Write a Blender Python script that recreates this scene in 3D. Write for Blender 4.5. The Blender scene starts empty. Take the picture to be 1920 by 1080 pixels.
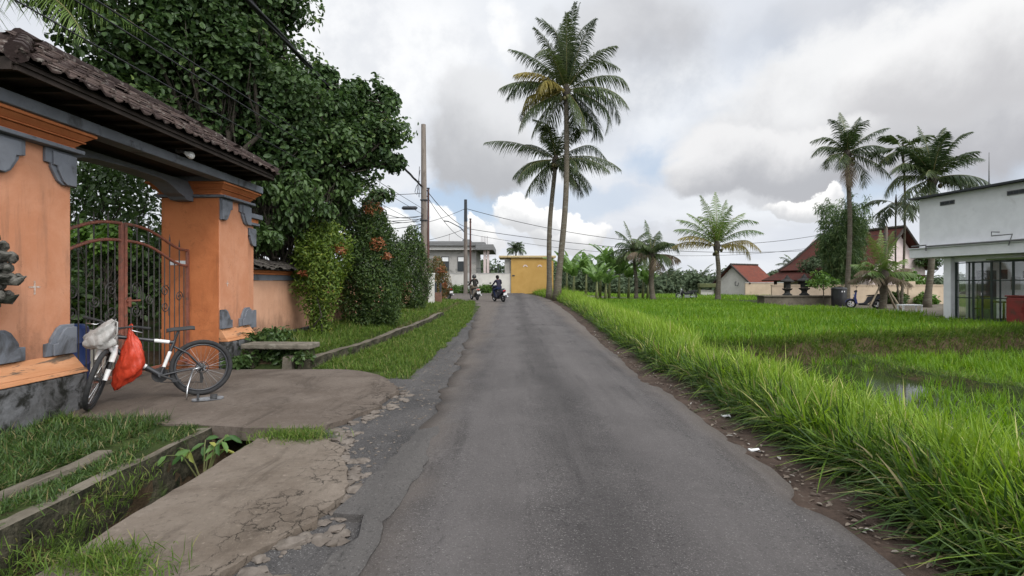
import bpy, bmesh, math, random
import numpy as np
from mathutils import Vector, Matrix

S = bpy.context.scene
COL = S.collection
R = math.radians

# ------------------------------------------------------------------ camera
cam = bpy.data.cameras.new('camera')
cam.lens = 18.0
cam.sensor_width = 36.0
cam.shift_y = -10.0 / 1920.0
cam.clip_start = 0.05
cam.clip_end = 3000
co = bpy.data.objects.new('camera', cam)
COL.objects.link(co)
co.location = (0, 0, 1.5)
co.rotation_euler = (R(90), 0, 0)
S.camera = co
S.view_settings.view_transform = 'Standard'
S.view_settings.look = 'None'
S.view_settings.exposure = 0.12
S.view_settings.gamma = 1.0
S.cycles.max_bounces = 6
S.cycles.diffuse_bounces = 3
S.cycles.glossy_bounces = 3
S.cycles.transmission_bounces = 4
S.cycles.transparent_max_bounces = 8
S.cycles.caustics_reflective = False
S.cycles.caustics_refractive = False

# ------------------------------------------------------------------ sky and sun
SUN_DIR = Vector((0.52, -0.70, 0.78)).normalized()      # towards the sun, behind the clouds
SKY = 0.10
W = bpy.data.worlds.new('World')
S.world = W
W.use_nodes = True
nt = W.node_tree
nt.nodes.clear()


def N(tree, kind, **kw):
    n = tree.nodes.new(kind)
    for k, v in kw.items():
        if k == 'ins':
            for i, val in v.items():
                n.inputs[i].default_value = val
        else:
            setattr(n, k, v)
    return n


def math_node(tree, op, a, b=None, clamp=False):
    n = tree.nodes.new('ShaderNodeMath')
    n.operation = op
    n.use_clamp = clamp
    for i, x in enumerate((a, b)):
        if x is None:
            continue
        if isinstance(x, (int, float)):
            n.inputs[i].default_value = x
        else:
            tree.links.new(x, n.inputs[i])
    return n.outputs[0]


def smooth(tree, x, lo, hi, a=0.0, b=1.0):
    n = tree.nodes.new('ShaderNodeMapRange')
    n.interpolation_type = 'SMOOTHSTEP'
    tree.links.new(x, n.inputs[0])
    for i, v in zip((1, 2, 3, 4), (lo, hi, a, b)):
        n.inputs[i].default_value = v
    return n.outputs[0]


def mixc(tree, fac, a, b):
    n = tree.nodes.new('ShaderNodeMix')
    n.data_type = 'RGBA'
    for i, x in ((0, fac), (6, a), (7, b)):
        if isinstance(x, (int, float)):
            n.inputs[i].default_value = x
        elif isinstance(x, tuple):
            n.inputs[i].default_value = (*x, 1.0) if len(x) == 3 else x
        else:
            tree.links.new(x, n.inputs[i])
    return n.outputs[2]


def build_sky():
    t, L = nt, nt.links
    sky = N(t, 'ShaderNodeTexSky', sky_type='NISHITA', sun_disc=False)
    sky.sun_elevation = math.asin(SUN_DIR.z)
    sky.sun_rotation = math.atan2(SUN_DIR.x, SUN_DIR.y)
    sky.altitude = 150
    sky.dust_density = 1.5
    tc = N(t, 'ShaderNodeTexCoord')
    dirv = tc.outputs['Generated']
    sep = N(t, 'ShaderNodeSeparateXYZ')
    L.new(dirv, sep.inputs[0])
    # cloud deck: direction carried to a flat layer overhead
    zz = math_node(t, 'MAXIMUM', math_node(t, 'ADD', sep.outputs[2], 0.22), 0.08)
    cx = math_node(t, 'DIVIDE', sep.outputs[0], zz)
    cy = math_node(t, 'DIVIDE', sep.outputs[1], zz)
    cmb = N(t, 'ShaderNodeCombineXYZ')
    L.new(cx, cmb.inputs[0]); L.new(cy, cmb.inputs[1])
    n1 = N(t, 'ShaderNodeTexNoise', ins={'Scale': 1.25, 'Detail': 9.0, 'Roughness': 0.52, 'Distortion': 0.35})
    L.new(cmb.outputs[0], n1.inputs['Vector'])
    n2 = N(t, 'ShaderNodeTexNoise', ins={'Scale': 4.5, 'Detail': 8.0, 'Roughness': 0.55, 'Distortion': 0.2})
    L.new(dirv, n2.inputs['Vector'])
    n3 = N(t, 'ShaderNodeTexNoise', ins={'Scale': 9.0, 'Detail': 6.0, 'Roughness': 0.6})
    L.new(dirv, n3.inputs['Vector'])
    # wobble the direction so that cloud edges billow
    sub = N(t, 'ShaderNodeVectorMath', operation='SUBTRACT')
    L.new(n2.outputs['Color'], sub.inputs[0]); sub.inputs[1].default_value = (0.5, 0.5, 0.5)
    mul = N(t, 'ShaderNodeVectorMath', operation='SCALE')
    L.new(sub.outputs[0], mul.inputs[0]); mul.inputs['Scale'].default_value = 0.20
    add = N(t, 'ShaderNodeVectorMath', operation='ADD')
    L.new(dirv, add.inputs[0]); L.new(mul.outputs[0], add.inputs[1])
    sub3 = N(t, 'ShaderNodeVectorMath', operation='SUBTRACT')
    L.new(n3.outputs['Color'], sub3.inputs[0]); sub3.inputs[1].default_value = (0.5, 0.5, 0.5)
    mul3 = N(t, 'ShaderNodeVectorMath', operation='SCALE')
    L.new(sub3.outputs[0], mul3.inputs[0]); mul3.inputs['Scale'].default_value = 0.08
    add3 = N(t, 'ShaderNodeVectorMath', operation='ADD')
    L.new(add.outputs[0], add3.inputs[0]); L.new(mul3.outputs[0], add3.inputs[1])
    wd = add3.outputs[0]
    sepw = N(t, 'ShaderNodeSeparateXYZ')
    L.new(wd, sepw.inputs[0])

    def cloud(az, el, ra, re, soft=0.6):
        """a bank of cloud: azimuth / elevation and half sizes, degrees"""
        a, e = R(az), R(el)
        c = Vector((math.sin(a) * math.cos(e), math.cos(a) * math.cos(e), math.sin(e)))
        s = N(t, 'ShaderNodeVectorMath', operation='SUBTRACT')
        L.new(wd, s.inputs[0]); s.inputs[1].default_value = c
        m = N(t, 'ShaderNodeVectorMath', operation='MULTIPLY')
        kx, kz = 1 / math.sin(R(ra)), 1 / math.sin(R(re))
        L.new(s.outputs[0], m.inputs[0]); m.inputs[1].default_value = (kx, kx, kz)
        ln = N(t, 'ShaderNodeVectorMath', operation='LENGTH')
        L.new(m.outputs[0], ln.inputs[0])
        return smooth(t, ln.outputs['Value'], 1.0 - soft * 0.5, 1.0 + soft * 0.5, 1.0, 0.0)

    def many(lst):
        out = None
        for (az, el, ra, re, soft, k) in lst:
            b = math_node(t, 'MULTIPLY', cloud(az, el, ra, re, soft), k)
            out = b if out is None else math_node(t, 'MAXIMUM', out, b)
        return out

    v = n1.outputs['Fac']
    deck = mixc(t, smooth(t, v, 0.34, 0.66), (6.9, 7.2, 7.8), (8.0, 8.25, 8.65))
    grey = many(GREY_CLOUDS)
    deck = mixc(t, grey, deck, mixc(t, smooth(t, n2.outputs['Fac'], 0.36, 0.66), (4.5, 4.55, 4.8), (6.4, 6.45, 6.65)))
    blue = many(BLUE_GAPS)
    haze = mixc(t, 0.7, sky.outputs[0], (5.5, 6.7, 8.4))
    deck = mixc(t, blue, deck, haze)
    white = many(WHITE_CLOUDS)
    deck = mixc(t, white, deck, mixc(t, smooth(t, n3.outputs['Fac'], 0.35, 0.6), (8.0, 8.1, 8.3), (11.0, 10.9, 10.7)))
    for (az, el, ra, re, soft, k, base, head) in CUMULUS:
        mask = math_node(t, 'MULTIPLY', cloud(az, el, ra, re, soft), k)
        dz = math_node(t, 'ADD', math_node(t, 'SUBTRACT', sepw.outputs[2], math.sin(R(el))), math_node(t, 'MULTIPLY', math_node(t, 'SUBTRACT', n2.outputs['Fac'], 0.5), math.sin(R(re)) * 1.6))
        lit = smooth(t, dz, -0.7 * math.sin(R(re)), 0.75 * math.sin(R(re)))
        deck = mixc(t, mask, deck, mixc(t, lit, base, head))
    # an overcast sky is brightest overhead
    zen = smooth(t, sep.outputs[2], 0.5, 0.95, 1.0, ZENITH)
    # and a glow round the clouded sun, out of view, added to brighten walls
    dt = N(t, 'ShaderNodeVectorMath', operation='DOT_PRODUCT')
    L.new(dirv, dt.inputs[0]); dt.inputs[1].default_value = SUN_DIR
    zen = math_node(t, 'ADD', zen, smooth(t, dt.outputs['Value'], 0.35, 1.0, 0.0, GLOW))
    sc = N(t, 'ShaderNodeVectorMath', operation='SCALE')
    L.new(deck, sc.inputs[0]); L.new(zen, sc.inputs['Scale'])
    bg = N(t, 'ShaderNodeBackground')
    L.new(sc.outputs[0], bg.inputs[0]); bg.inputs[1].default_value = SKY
    out = N(t, 'ShaderNodeOutputWorld')
    L.new(bg.outputs[0], out.inputs[0])


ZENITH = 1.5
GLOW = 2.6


def azel(px, py):
    x, z = (px - 960) / 960, (530 - py) / 960
    return math.degrees(math.atan2(x, 1)), math.degrees(math.atan2(z, math.hypot(x, 1)))


def bank(px, py, rx, ry, soft, k):
    return (*azel(px, py), math.degrees(math.atan(rx / 960)), math.degrees(math.atan(ry / 960)), soft, k)


GREY_CLOUDS = [bank(1195, 95, 120, 120, 0.9, 0.75), bank(1540, 70, 130, 50, 1.0, 0.35), bank(1450, 372, 70, 26, 0.6, 0.6), bank(1020, 120, 50, 90, 0.8, 0.4),
               bank(1200, 440, 200, 14, 1.0, 0.3)]
BLUE_GAPS = [bank(890, 380, 90, 44, 1.0, 1.0), bank(1365, 226, 60, 24, 1.0, 0.9), bank(1240, 290, 80, 34, 1.0, 0.75), bank(1120, 350, 90, 26, 1.0, 0.45),
             bank(740, 420, 60, 40, 1.0, 0.6), bank(1640, 390, 70, 34, 1.0, 0.75), bank(1330, 190, 160, 80, 1.2, 0.35), bank(1860, 320, 140, 36, 1.0, 0.6), bank(680, 400, 50, 30, 1.0, 0.5)]
WHITE_CLOUDS = [bank(955, 40, 36, 60, 0.8, 0.5), bank(640, 90, 280, 120, 1.0, 0.45), bank(1280, 190, 110, 70, 1.0, 0.4)]
# heaped clouds: bright heads, shaded flat feet
CUMULUS = [(*bank(1700, 215, 300, 125, 0.35, 1.0), (4.6, 4.65, 4.95), (8.5, 8.55, 8.65)), (*bank(1830, 130, 150, 80, 0.4, 0.9), (5.6, 5.6, 5.8), (8.9, 8.9, 8.95)),
           (*bank(1440, 300, 160, 58, 0.3, 1.0), (4.7, 4.8, 5.1), (8.2, 8.2, 8.3)), (*bank(905, 250, 110, 115, 0.35, 1.0), (4.7, 4.8, 5.05), (7.6, 7.7, 7.9)),
           (*bank(1065, 410, 85, 40, 0.15, 1.0), (6.4, 6.5, 6.7), (11.0, 10.9, 10.7)), (*bank(985, 392, 60, 42, 0.15, 1.0), (6.4, 6.5, 6.7), (10.6, 10.6, 10.5)), (*bank(905, 430, 42, 46, 0.15, 1.0), (6.8, 6.9, 7.1), (11.0, 10.9, 10.7)),
           (*bank(822, 425, 30, 46, 0.2, 1.0), (7.0, 7.1, 7.2), (10.6, 10.6, 10.5)), (*bank(1510, 392, 60, 24, 0.18, 0.95), (6.2, 6.3, 6.5), (10.5, 10.4, 10.3)), (*bank(700, 440, 60, 40, 0.25, 0.9), (7.0, 7.1, 7.2), (10.4, 10.4, 10.3))]
build_sky()

sl = bpy.data.lights.new('sun', 'SUN')
sl.energy = 1.5
sl.angle = R(14)
sl.color = (1.0, 0.96, 0.89)
so = bpy.data.objects.new('sun', sl)
COL.objects.link(so)
so.rotation_euler = SUN_DIR.to_track_quat('Z', 'Y').to_euler()
so.location = (20, -20, 40)

# ------------------------------------------------------------------ object helpers
rng = np.random.default_rng(11)
random.seed(5)


def P(px, py, d):
    """point of the place seen at a photo pixel, d metres ahead"""
    return Vector(((px - 960) / 960 * d, d, 1.5 - (py - 530) / 960 * d))


def tag(o, label=None, cat=None, group=None, kind=None):
    if label: o['label'] = label
    if cat: o['category'] = cat
    if group: o['group'] = group
    if kind: o['kind'] = kind
    return o


def thing(name, loc, label, cat, group=None, rz=0.0, sc=1.0):
    o = bpy.data.objects.new(name, None)
    o.empty_display_size = 0.3
    COL.objects.link(o)
    o.location = loc
    o.rotation_euler = (0, 0, rz)
    o.scale = (sc, sc, sc)
    return tag(o, label, cat, group)


def copy_tree(o, parent=None):
    c = o.copy()
    COL.objects.link(c)
    if parent is not None:
        c.parent = parent
    for ch in list(o.children):
        copy_tree(ch, c)
    return c


def link_mesh(name, me, mats, parent=None, smoothf=False):
    for m in (mats if isinstance(mats, (list, tuple)) else [mats]):
        me.materials.append(m)
    if smoothf:
        me.polygons.foreach_set('use_smooth', np.ones(len(me.polygons), dtype=bool))
    o = bpy.data.objects.new(name, me)
    COL.objects.link(o)
    if parent is not None:
        o.parent = parent
    return o


def np_mesh(name, V, F, mats, parent=None, var=None, smoothf=False, mi=None):
    """mesh from numpy arrays; F is (n, k) with equal sided faces"""
    V = np.asarray(V, dtype=np.float32).reshape(-1, 3)
    F = np.asarray(F, dtype=np.int32)
    me = bpy.data.meshes.new(name)
    me.vertices.add(len(V))
    me.vertices.foreach_set('co', V.ravel())
    n, k = F.shape
    me.loops.add(n * k)
    me.loops.foreach_set('vertex_index', F.ravel())
    me.polygons.add(n)
    me.polygons.foreach_set('loop_start', np.arange(n, dtype=np.int32) * k)
    me.polygons.foreach_set('loop_total', np.full(n, k, dtype=np.int32))
    if mi is not None:
        me.polygons.foreach_set('material_index', np.asarray(mi, dtype=np.int32))
    if var is not None:
        a = me.attributes.new('var', 'FLOAT', 'FACE')
        a.data.foreach_set('value', np.asarray(var, dtype=np.float32))
    me.update(calc_edges=True)
    return link_mesh(name, me, mats, parent, smoothf)


class MB:
    """collects solids and builds them as ONE mesh object"""

    def __init__(self):
        self.v, self.f, self.m = [], [], []

    def add(self, vs, fs, mi=0):
        b = len(self.v)
        self.v += [tuple(x) for x in vs]
        self.f += [tuple(i + b for i in f) for f in fs]
        self.m += [mi] * len(fs)
        return self

    def box(self, c, s, rot=None, mi=0, taper=1.0):
        hx, hy, hz = s[0] / 2, s[1] / 2, s[2] / 2
        vs = [Vector((x * hx * (taper if z > 0 else 1), y * hy * (taper if z > 0 else 1), z * hz))
              for z in (-1, 1) for x, y in ((-1, -1), (1, -1), (1, 1), (-1, 1))]
        if rot is not None:
            vs = [rot @ v for v in vs]
        c = Vector(c)
        self.add([v + c for v in vs], [(3, 2, 1, 0), (4, 5, 6, 7), (0, 1, 5, 4), (1, 2, 6, 5), (2, 3, 7, 6), (3, 0, 4, 7)], mi)
        return self

    def span(self, a, b, mi=0):
        c = [(a[i] + b[i]) / 2 for i in range(3)]
        return self.box(c, [abs(b[i] - a[i]) for i in range(3)], mi=mi)

    def tube(self, pts, r, n=8, mi=0, cap=True):
        pts = [Vector(p) for p in pts]
        rs = r if isinstance(r, (list, tuple)) else [r] * len(pts)
        vs, fs = [], []
        prev = None
        for i, p in enumerate(pts):
            d = (pts[min(i + 1, len(pts) - 1)] - pts[max(i - 1, 0)])
            d = d.normalized() if d.length > 1e-9 else Vector((0, 0, 1))
            if prev is None:
                a = Vector((0, 0, 1)) if abs(d.z) < 0.9 else Vector((1, 0, 0))
                u = d.cross(a).normalized()
            else:
                u = (prev - d * prev.dot(d)).normalized()
            prev = u
            w = d.cross(u)
            for k in range(n):
                t = 2 * math.pi * k / n
                vs.append(p + (u * math.cos(t) + w * math.sin(t)) * rs[i])
        for i in range(len(pts) - 1):
            for k in range(n):
                k2 = (k + 1) % n
                fs.append((i * n + k, i * n + k2, (i + 1) * n + k2, (i + 1) * n + k))
        if cap:
            fs.append(tuple(range(n - 1, -1, -1)))
            fs.append(tuple(range((len(pts) - 1) * n, len(pts) * n)))
        return self.add(vs, fs, mi)

    def ring(self, c, axis, r, rt, n=32, m=8, mi=0):
        """torus"""
        c, a = Vector(c), Vector(axis).normalized()
        u = a.cross(Vector((0, 0, 1)) if abs(a.z) < 0.9 else Vector((1, 0, 0))).normalized()
        w = a.cross(u)
        vs, fs = [], []
        for i in range(n):
            t = 2 * math.pi * i / n
            d = u * math.cos(t) + w * math.sin(t)
            for k in range(m):
                s = 2 * math.pi * k / m
                vs.append(c + d * (r + rt * math.cos(s)) + a * rt * math.sin(s))
        for i in range(n):
            for k in range(m):
                fs.append((i * m + k, ((i + 1) % n) * m + k, ((i + 1) % n) * m + (k + 1) % m, i * m + (k + 1) % m))
        return self.add(vs, fs, mi)

    def lathe(self, c, prof, n=16, mi=0, axis=None):
        """prof: (radius, height) list along +Z (or along axis)"""
        c = Vector(c)
        q = Matrix.Identity(3) if axis is None else Vector(axis).to_track_quat('Z', 'Y').to_matrix()
        vs, fs = [], []
        for (r, h) in prof:
            for k in range(n):
                t = 2 * math.pi * k / n
                vs.append(c + q @ Vector((r * math.cos(t), r * math.sin(t), h)))
        for i in range(len(prof) - 1):
            for k in range(n):
                k2 = (k + 1) % n
                fs.append((i * n + k, i * n + k2, (i + 1) * n + k2, (i + 1) * n + k))
        fs.append(tuple(range(n - 1, -1, -1)))
        fs.append(tuple(range((len(prof) - 1) * n, len(prof) * n)))
        return self.add(vs, fs, mi)

    def prism(self, poly, a, b, to3, mi=0):
        """2-d outline (counter-clockwise) pushed from depth a to depth b; to3(u, v, w) -> point"""
        n = len(poly)
        vs = [to3(u, v, a) for u, v in poly] + [to3(u, v, b) for u, v in poly]
        fs = [tuple(range(n - 1, -1, -1)), tuple(range(n, 2 * n))]
        fs += [(i, (i + 1) % n, n + (i + 1) % n, n + i) for i in range(n)]
        return self.add(vs, fs, mi)

    def build(self, name, mats, parent=None, smoothf=False, bevel=0.0, off=None, seg=2, auto=None):
        v = self.v
        if off is not None:
            o = Vector(off)
            v = [tuple(Vector(p) - o) for p in v]
        me = bpy.data.meshes.new(name)
        me.from_pydata(v, [], self.f)
        me.polygons.foreach_set('material_index', self.m)
        bm = bmesh.new()
        bm.from_mesh(me)
        bmesh.ops.recalc_face_normals(bm, faces=bm.faces)
        bm.to_mesh(me)
        bm.free()
        me.update()
        o = link_mesh(name, me, mats, parent, smoothf)
        if auto is not None:
            me.set_sharp_from_angle(angle=R(auto))
        if bevel:
            bv = o.modifiers.new('bevel', 'BEVEL')
            bv.width = bevel
            bv.segments = seg
            bv.limit_method = 'ANGLE'
            bv.angle_limit = R(35)
        return o


# ------------------------------------------------------------------ materials
def principled(name, rough=0.7, spec=0.3, metal=0.0):
    m = bpy.data.materials.new(name)
    m.use_nodes = True
    t = m.node_tree
    b = t.nodes['Principled BSDF']
    b.inputs['Roughness'].default_value = rough
    b.inputs['Specular IOR Level'].default_value = spec
    b.inputs['Metallic'].default_value = metal
    return m, t, b


def noise_at(t, vec, scale, detail=6.0, rough=0.6, dist=0.0):
    n = N(t, 'ShaderNodeTexNoise', ins={'Scale': scale, 'Detail': detail, 'Roughness': rough, 'Distortion': dist})
    if vec is not None:
        t.links.new(vec, n.inputs['Vector'])
    return n.outputs['Fac']


def obj_coord(t, sx=1, sy=1, sz=1):
    tc = N(t, 'ShaderNodeTexCoord')
    if (sx, sy, sz) == (1, 1, 1):
        return tc.outputs['Object']
    mp = N(t, 'ShaderNodeMapping')
    mp.inputs['Scale'].default_value = (sx, sy, sz)
    t.links.new(tc.outputs['Object'], mp.inputs['Vector'])
    return mp.outputs[0]


def bump(t, b, h, strength=0.4, dist=0.01, prev=None):
    n = N(t, 'ShaderNodeBump')
    n.inputs['Strength'].default_value = strength
    n.inputs['Distance'].default_value = dist
    t.links.new(h, n.inputs['Height'])
    if prev is not None:
        t.links.new(prev, n.inputs['Normal'])
    t.links.new(n.outputs[0], b.inputs['Normal'])
    return n.outputs[0]


def pm(name, c1, c2=None, scale=3.0, rough=0.75, spec=0.25, metal=0.0, bs=40.0, bk=0.25, bd=0.006, c3=None, s3=1.2, lo=0.35, hi=0.65,
       t3=(0.52, 0.68), squash=(1, 1, 1)):
    """weathered surface: two tones by noise, a third for stains, fine bump"""
    m, t, b = principled(name, rough, spec, metal)
    vec = obj_coord(t, *squash)
    c2 = c2 or tuple(x * 0.8 for x in c1)
    col = mixc(t, smooth(t, noise_at(t, vec, scale, 7.0, 0.62, 0.3), lo, hi), c1, c2)
    if c3:
        col = mixc(t, smooth(t, noise_at(t, vec, s3, 8.0, 0.66, 0.5), *t3), col, c3)
    t.links.new(col, b.inputs['Base Color'])
    if bk:
        bump(t, b, noise_at(t, vec, bs, 5.0, 0.6), bk, bd)
    return m


def leafm(name, c1, c2, c3=None, trans=0.3, rough=0.45, spec=0.35):
    """leaves: colour differs leaf by leaf, light comes through a little"""
    m, t, b = principled(name, rough, spec)
    at = N(t, 'ShaderNodeAttribute', attribute_name='var')
    col = mixc(t, smooth(t, at.outputs['Fac'], 0.0, 0.85), c1, c2)
    if c3:
        col = mixc(t, smooth(t, at.outputs['Fac'], 0.86, 0.94), col, c3)
    t.links.new(col, b.inputs['Base Color'])
    tr = N(t, 'ShaderNodeBsdfTranslucent')
    br = N(t, 'ShaderNodeHueSaturation', ins={'Value': 1.35, 'Saturation': 1.1})
    t.links.new(col, br.inputs['Color'])
    t.links.new(br.outputs[0], tr.inputs['Color'])
    mx = N(t, 'ShaderNodeMixShader')
    mx.inputs[0].default_value = trans
    t.links.new(b.outputs[0], mx.inputs[1]); t.links.new(tr.outputs[0], mx.inputs[2])
    t.links.new(mx.outputs[0], t.nodes['Material Output'].inputs['Surface'])
    return m


def plaster(name, c1, c2, grime, k=0.55, chip=None, foot=None):
    """painted render: patchy fading, rain streaks down the face, mould towards damp spots, small chips"""
    m, t, b = principled(name, 0.88, 0.12)
    vec = obj_coord(t)
    col = mixc(t, smooth(t, noise_at(t, vec, 1.7, 9, 0.68, 0.5), 0.34, 0.66), c1, c2)
    st = smooth(t, noise_at(t, obj_coord(t, 1, 1, 0.10), 6.5, 7, 0.68), 0.52, 0.72)
    big = smooth(t, noise_at(t, vec, 0.8, 5, 0.6), 0.42, 0.62)
    col = mixc(t, math_node(t, 'MULTIPLY', math_node(t, 'MULTIPLY', st, big), k), col, grime)
    col = mixc(t, math_node(t, 'MULTIPLY', smooth(t, noise_at(t, vec, 5, 9, 0.74, 1.0), 0.58, 0.72), k * 0.7), col, grime)
    col = mixc(t, math_node(t, 'MULTIPLY', smooth(t, noise_at(t, vec, 16, 7, 0.7), 0.66, 0.71), 0.6), col, chip or tuple(min(1, x * 1.35) for x in c1))
    # hairline cracks and a dirt splash along the foot
    vo = N(t, 'ShaderNodeTexVoronoi', feature='DISTANCE_TO_EDGE', ins={'Scale': 1.3, 'Randomness': 1.0})
    wb_ = N(t, 'ShaderNodeVectorMath', operation='ADD'); nn = N(t, 'ShaderNodeTexNoise', ins={'Scale': 2.5, 'Detail': 7.0, 'Roughness': 0.7})
    t.links.new(vec, nn.inputs['Vector']); t.links.new(vec, wb_.inputs[0]); t.links.new(nn.outputs['Color'], wb_.inputs[1]); t.links.new(wb_.outputs[0], vo.inputs['Vector'])
    hair = math_node(t, 'MULTIPLY', smooth(t, vo.outputs['Distance'], 0.001, 0.007, 1.0, 0.0), smooth(t, noise_at(t, vec, 1.1, 4), 0.52, 0.6))
    col = mixc(t, math_node(t, 'MULTIPLY', hair, 0.55), col, tuple(x * 0.5 for x in grime))
    if foot:
        sz = N(t, 'ShaderNodeSeparateXYZ'); t.links.new(vec, sz.inputs[0])
        fz = math_node(t, 'ADD', sz.outputs[2], math_node(t, 'MULTIPLY', math_node(t, 'SUBTRACT', noise_at(t, obj_coord(t, 1, 1, 0.4), 4, 8, 0.72), 0.5), 1.6))
        col = mixc(t, smooth(t, fz, foot[0], foot[1], 0.8, 0.0), col, tuple(x * 0.62 for x in grime))
    t.links.new(col, b.inputs['Base Color'])
    bump(t, b, math_node(t, 'ADD', noise_at(t, vec, 26, 6, 0.65), noise_at(t, vec, 4, 4, 0.6)), 0.4, 0.01)
    return m


# ------------------------------------------------------------------ leaf, blade and frond geometry (numpy)
def unit(a):
    return a / np.maximum(np.linalg.norm(a, axis=-1, keepdims=True), 1e-9)


def rand_dir(n, g=rng):
    return unit(g.normal(size=(n, 3)))


def leaf_arrays(Pt, Nrm, ln, wd, g=rng, fold=0.15, hang=0.0):
    """six cornered leaves at Pt facing Nrm; returns V, F"""
    n = len(Pt)
    ref = rand_dir(n, g)
    if hang:
        ref = unit(ref * (1 - hang) + np.array([0, 0, -1.0]) * hang)
    T = unit(np.cross(np.cross(Nrm, ref), Nrm))
    B = np.cross(Nrm, T)
    ln = np.broadcast_to(np.asarray(ln, dtype=float), (n,))[:, None]
    wd = np.broadcast_to(np.asarray(wd, dtype=float), (n,))[:, None]
    up = Nrm * ln * fold
    V = np.stack([Pt, Pt + T * ln * 0.3 + B * wd * 0.45 + up * 0.6, Pt + T * ln * 0.7 + B * wd * 0.42 + up * 0.4, Pt + T * ln - up * 0.6,
                  Pt + T * ln * 0.7 - B * wd * 0.42 + up * 0.4, Pt + T * ln * 0.3 - B * wd * 0.45 + up * 0.6], axis=1)
    F = np.arange(n * 6).reshape(n, 6)
    # two quads meeting on the midrib
    F4 = np.concatenate([F[:, [0, 1, 2, 3]], F[:, [0, 3, 4, 5]]], axis=0)
    return V.reshape(-1, 3), F4


def crown(name, clusters, ln, wd, mat, parent=None, g=rng, up=0.35, shell=0.35, off=(0, 0, 0), hang=0.25, zmin=None, jit=0.3):
    """clusters: (centre, radii, leaves). Leaves fill each cluster, thicker towards its outside"""
    Vs, Fs, vr, b = [], [], [], 0
    for (c, r, n) in clusters:
        d = rand_dir(n, g)
        rad = g.random(n) ** shell
        rad *= 1 + g.normal(size=n) * 0.10
        pt = np.asarray(c) + d * np.asarray(r) * rad[:, None]
        if zmin is not None:
            pt[:, 2] = np.maximum(pt[:, 2], zmin + g.random(n) * 0.1)
        nr = unit(d * 0.6 + rand_dir(n, g) * 0.75 + np.array([0, 0, up]))
        s = 1 + g.normal(size=n) * jit * 0.6
        V, F = leaf_arrays(pt - np.asarray(off), nr, ln * np.clip(s, 0.4, 1.7), wd * np.clip(s, 0.4, 1.7), g, hang=hang)
        Vs.append(V); Fs.append(F + b); b += len(V)
        base = np.clip(g.random(n) * 0.75 + g.random() * 0.25, 0, 1)
        vr.append(np.concatenate([base, base]))
    return np_mesh(name, np.concatenate(Vs), np.concatenate(Fs), mat, parent, np.concatenate(vr))


def strips(root, d0, ln, wd, droop, wdir, nseg=3, taper=1.0, grav=None, mid=1.0):
    """curved ribbons: p(t) = root + d0 L t + grav droop L t^2, width along wdir. Returns V, F, index of strip per face"""
    n = len(root)
    ln = np.broadcast_to(np.asarray(ln, float), (n,)); wd = np.broadcast_to(np.asarray(wd, float), (n,))
    droop = np.broadcast_to(np.asarray(droop, float), (n,))
    gv = np.array([0, 0, -1.0]) if grav is None else grav
    rows = []
    for i in range(nseg + 1):
        t = i / nseg
        p = root + d0 * (ln * t)[:, None] + gv * (droop * ln * t * t)[:, None]
        w = (wd * (mid * min(1.0, 0.55 + 1.6 * t) * (1 - t ** 2.2 * 0.94 * taper)) / 2)[:, None]
        rows += [p - wdir * w, p + wdir * w]
    V = np.stack(rows, axis=1)
    m = 2 * (nseg + 1)
    base = (np.arange(n) * m)[:, None]
    Fs = [np.concatenate([base + 2 * i, base + 2 * i + 1, base + 2 * i + 3, base + 2 * i + 2], axis=1) for i in range(nseg)]
    F = np.stack(Fs, axis=1).reshape(-1, 4)
    return V.reshape(-1, 3), F, np.repeat(np.arange(n), nseg)


def blades(name, root, h, wd, mat, lean=0.35, droop=0.5, az=None, azs=3.2, parent=None, nseg=3, kind=None, label=None, cat=None, g=rng,
           var=None):
    """grass: root points, height, width; az is the direction the blades lean to"""
    n = len(root)
    a = g.random(n) * 2 * math.pi if az is None else az + g.normal(size=n) * azs
    hd = np.stack([np.cos(a), np.sin(a), np.zeros(n)], axis=1)
    le = np.abs(g.normal(size=n)) * lean + 0.05
    d0 = unit(hd * le[:, None] + np.array([0, 0, 1.0]))
    gv = np.stack([hd[:, 0] * 0.7, hd[:, 1] * 0.7, -np.ones(n)], axis=1)
    b = a + 1.57 + g.normal(size=n) * 0.6
    wdir = np.stack([np.cos(b), np.sin(b), np.zeros(n)], axis=1)
    dr = np.clip(g.random(n) * droop, 0, 0.85)
    V, F, k = strips(root, d0, h, wd, dr, wdir, nseg, grav=gv)
    v = g.random(n) if var is None else np.where(g.random(n) < 0.05, 0.97, np.minimum(var, 0.9))
    v = v[k]
    o = np_mesh(name, V, F, mat, parent, v)
    if kind: o['kind'] = kind
    if label: o['label'] = label
    if cat: o['category'] = cat
    return o


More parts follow.
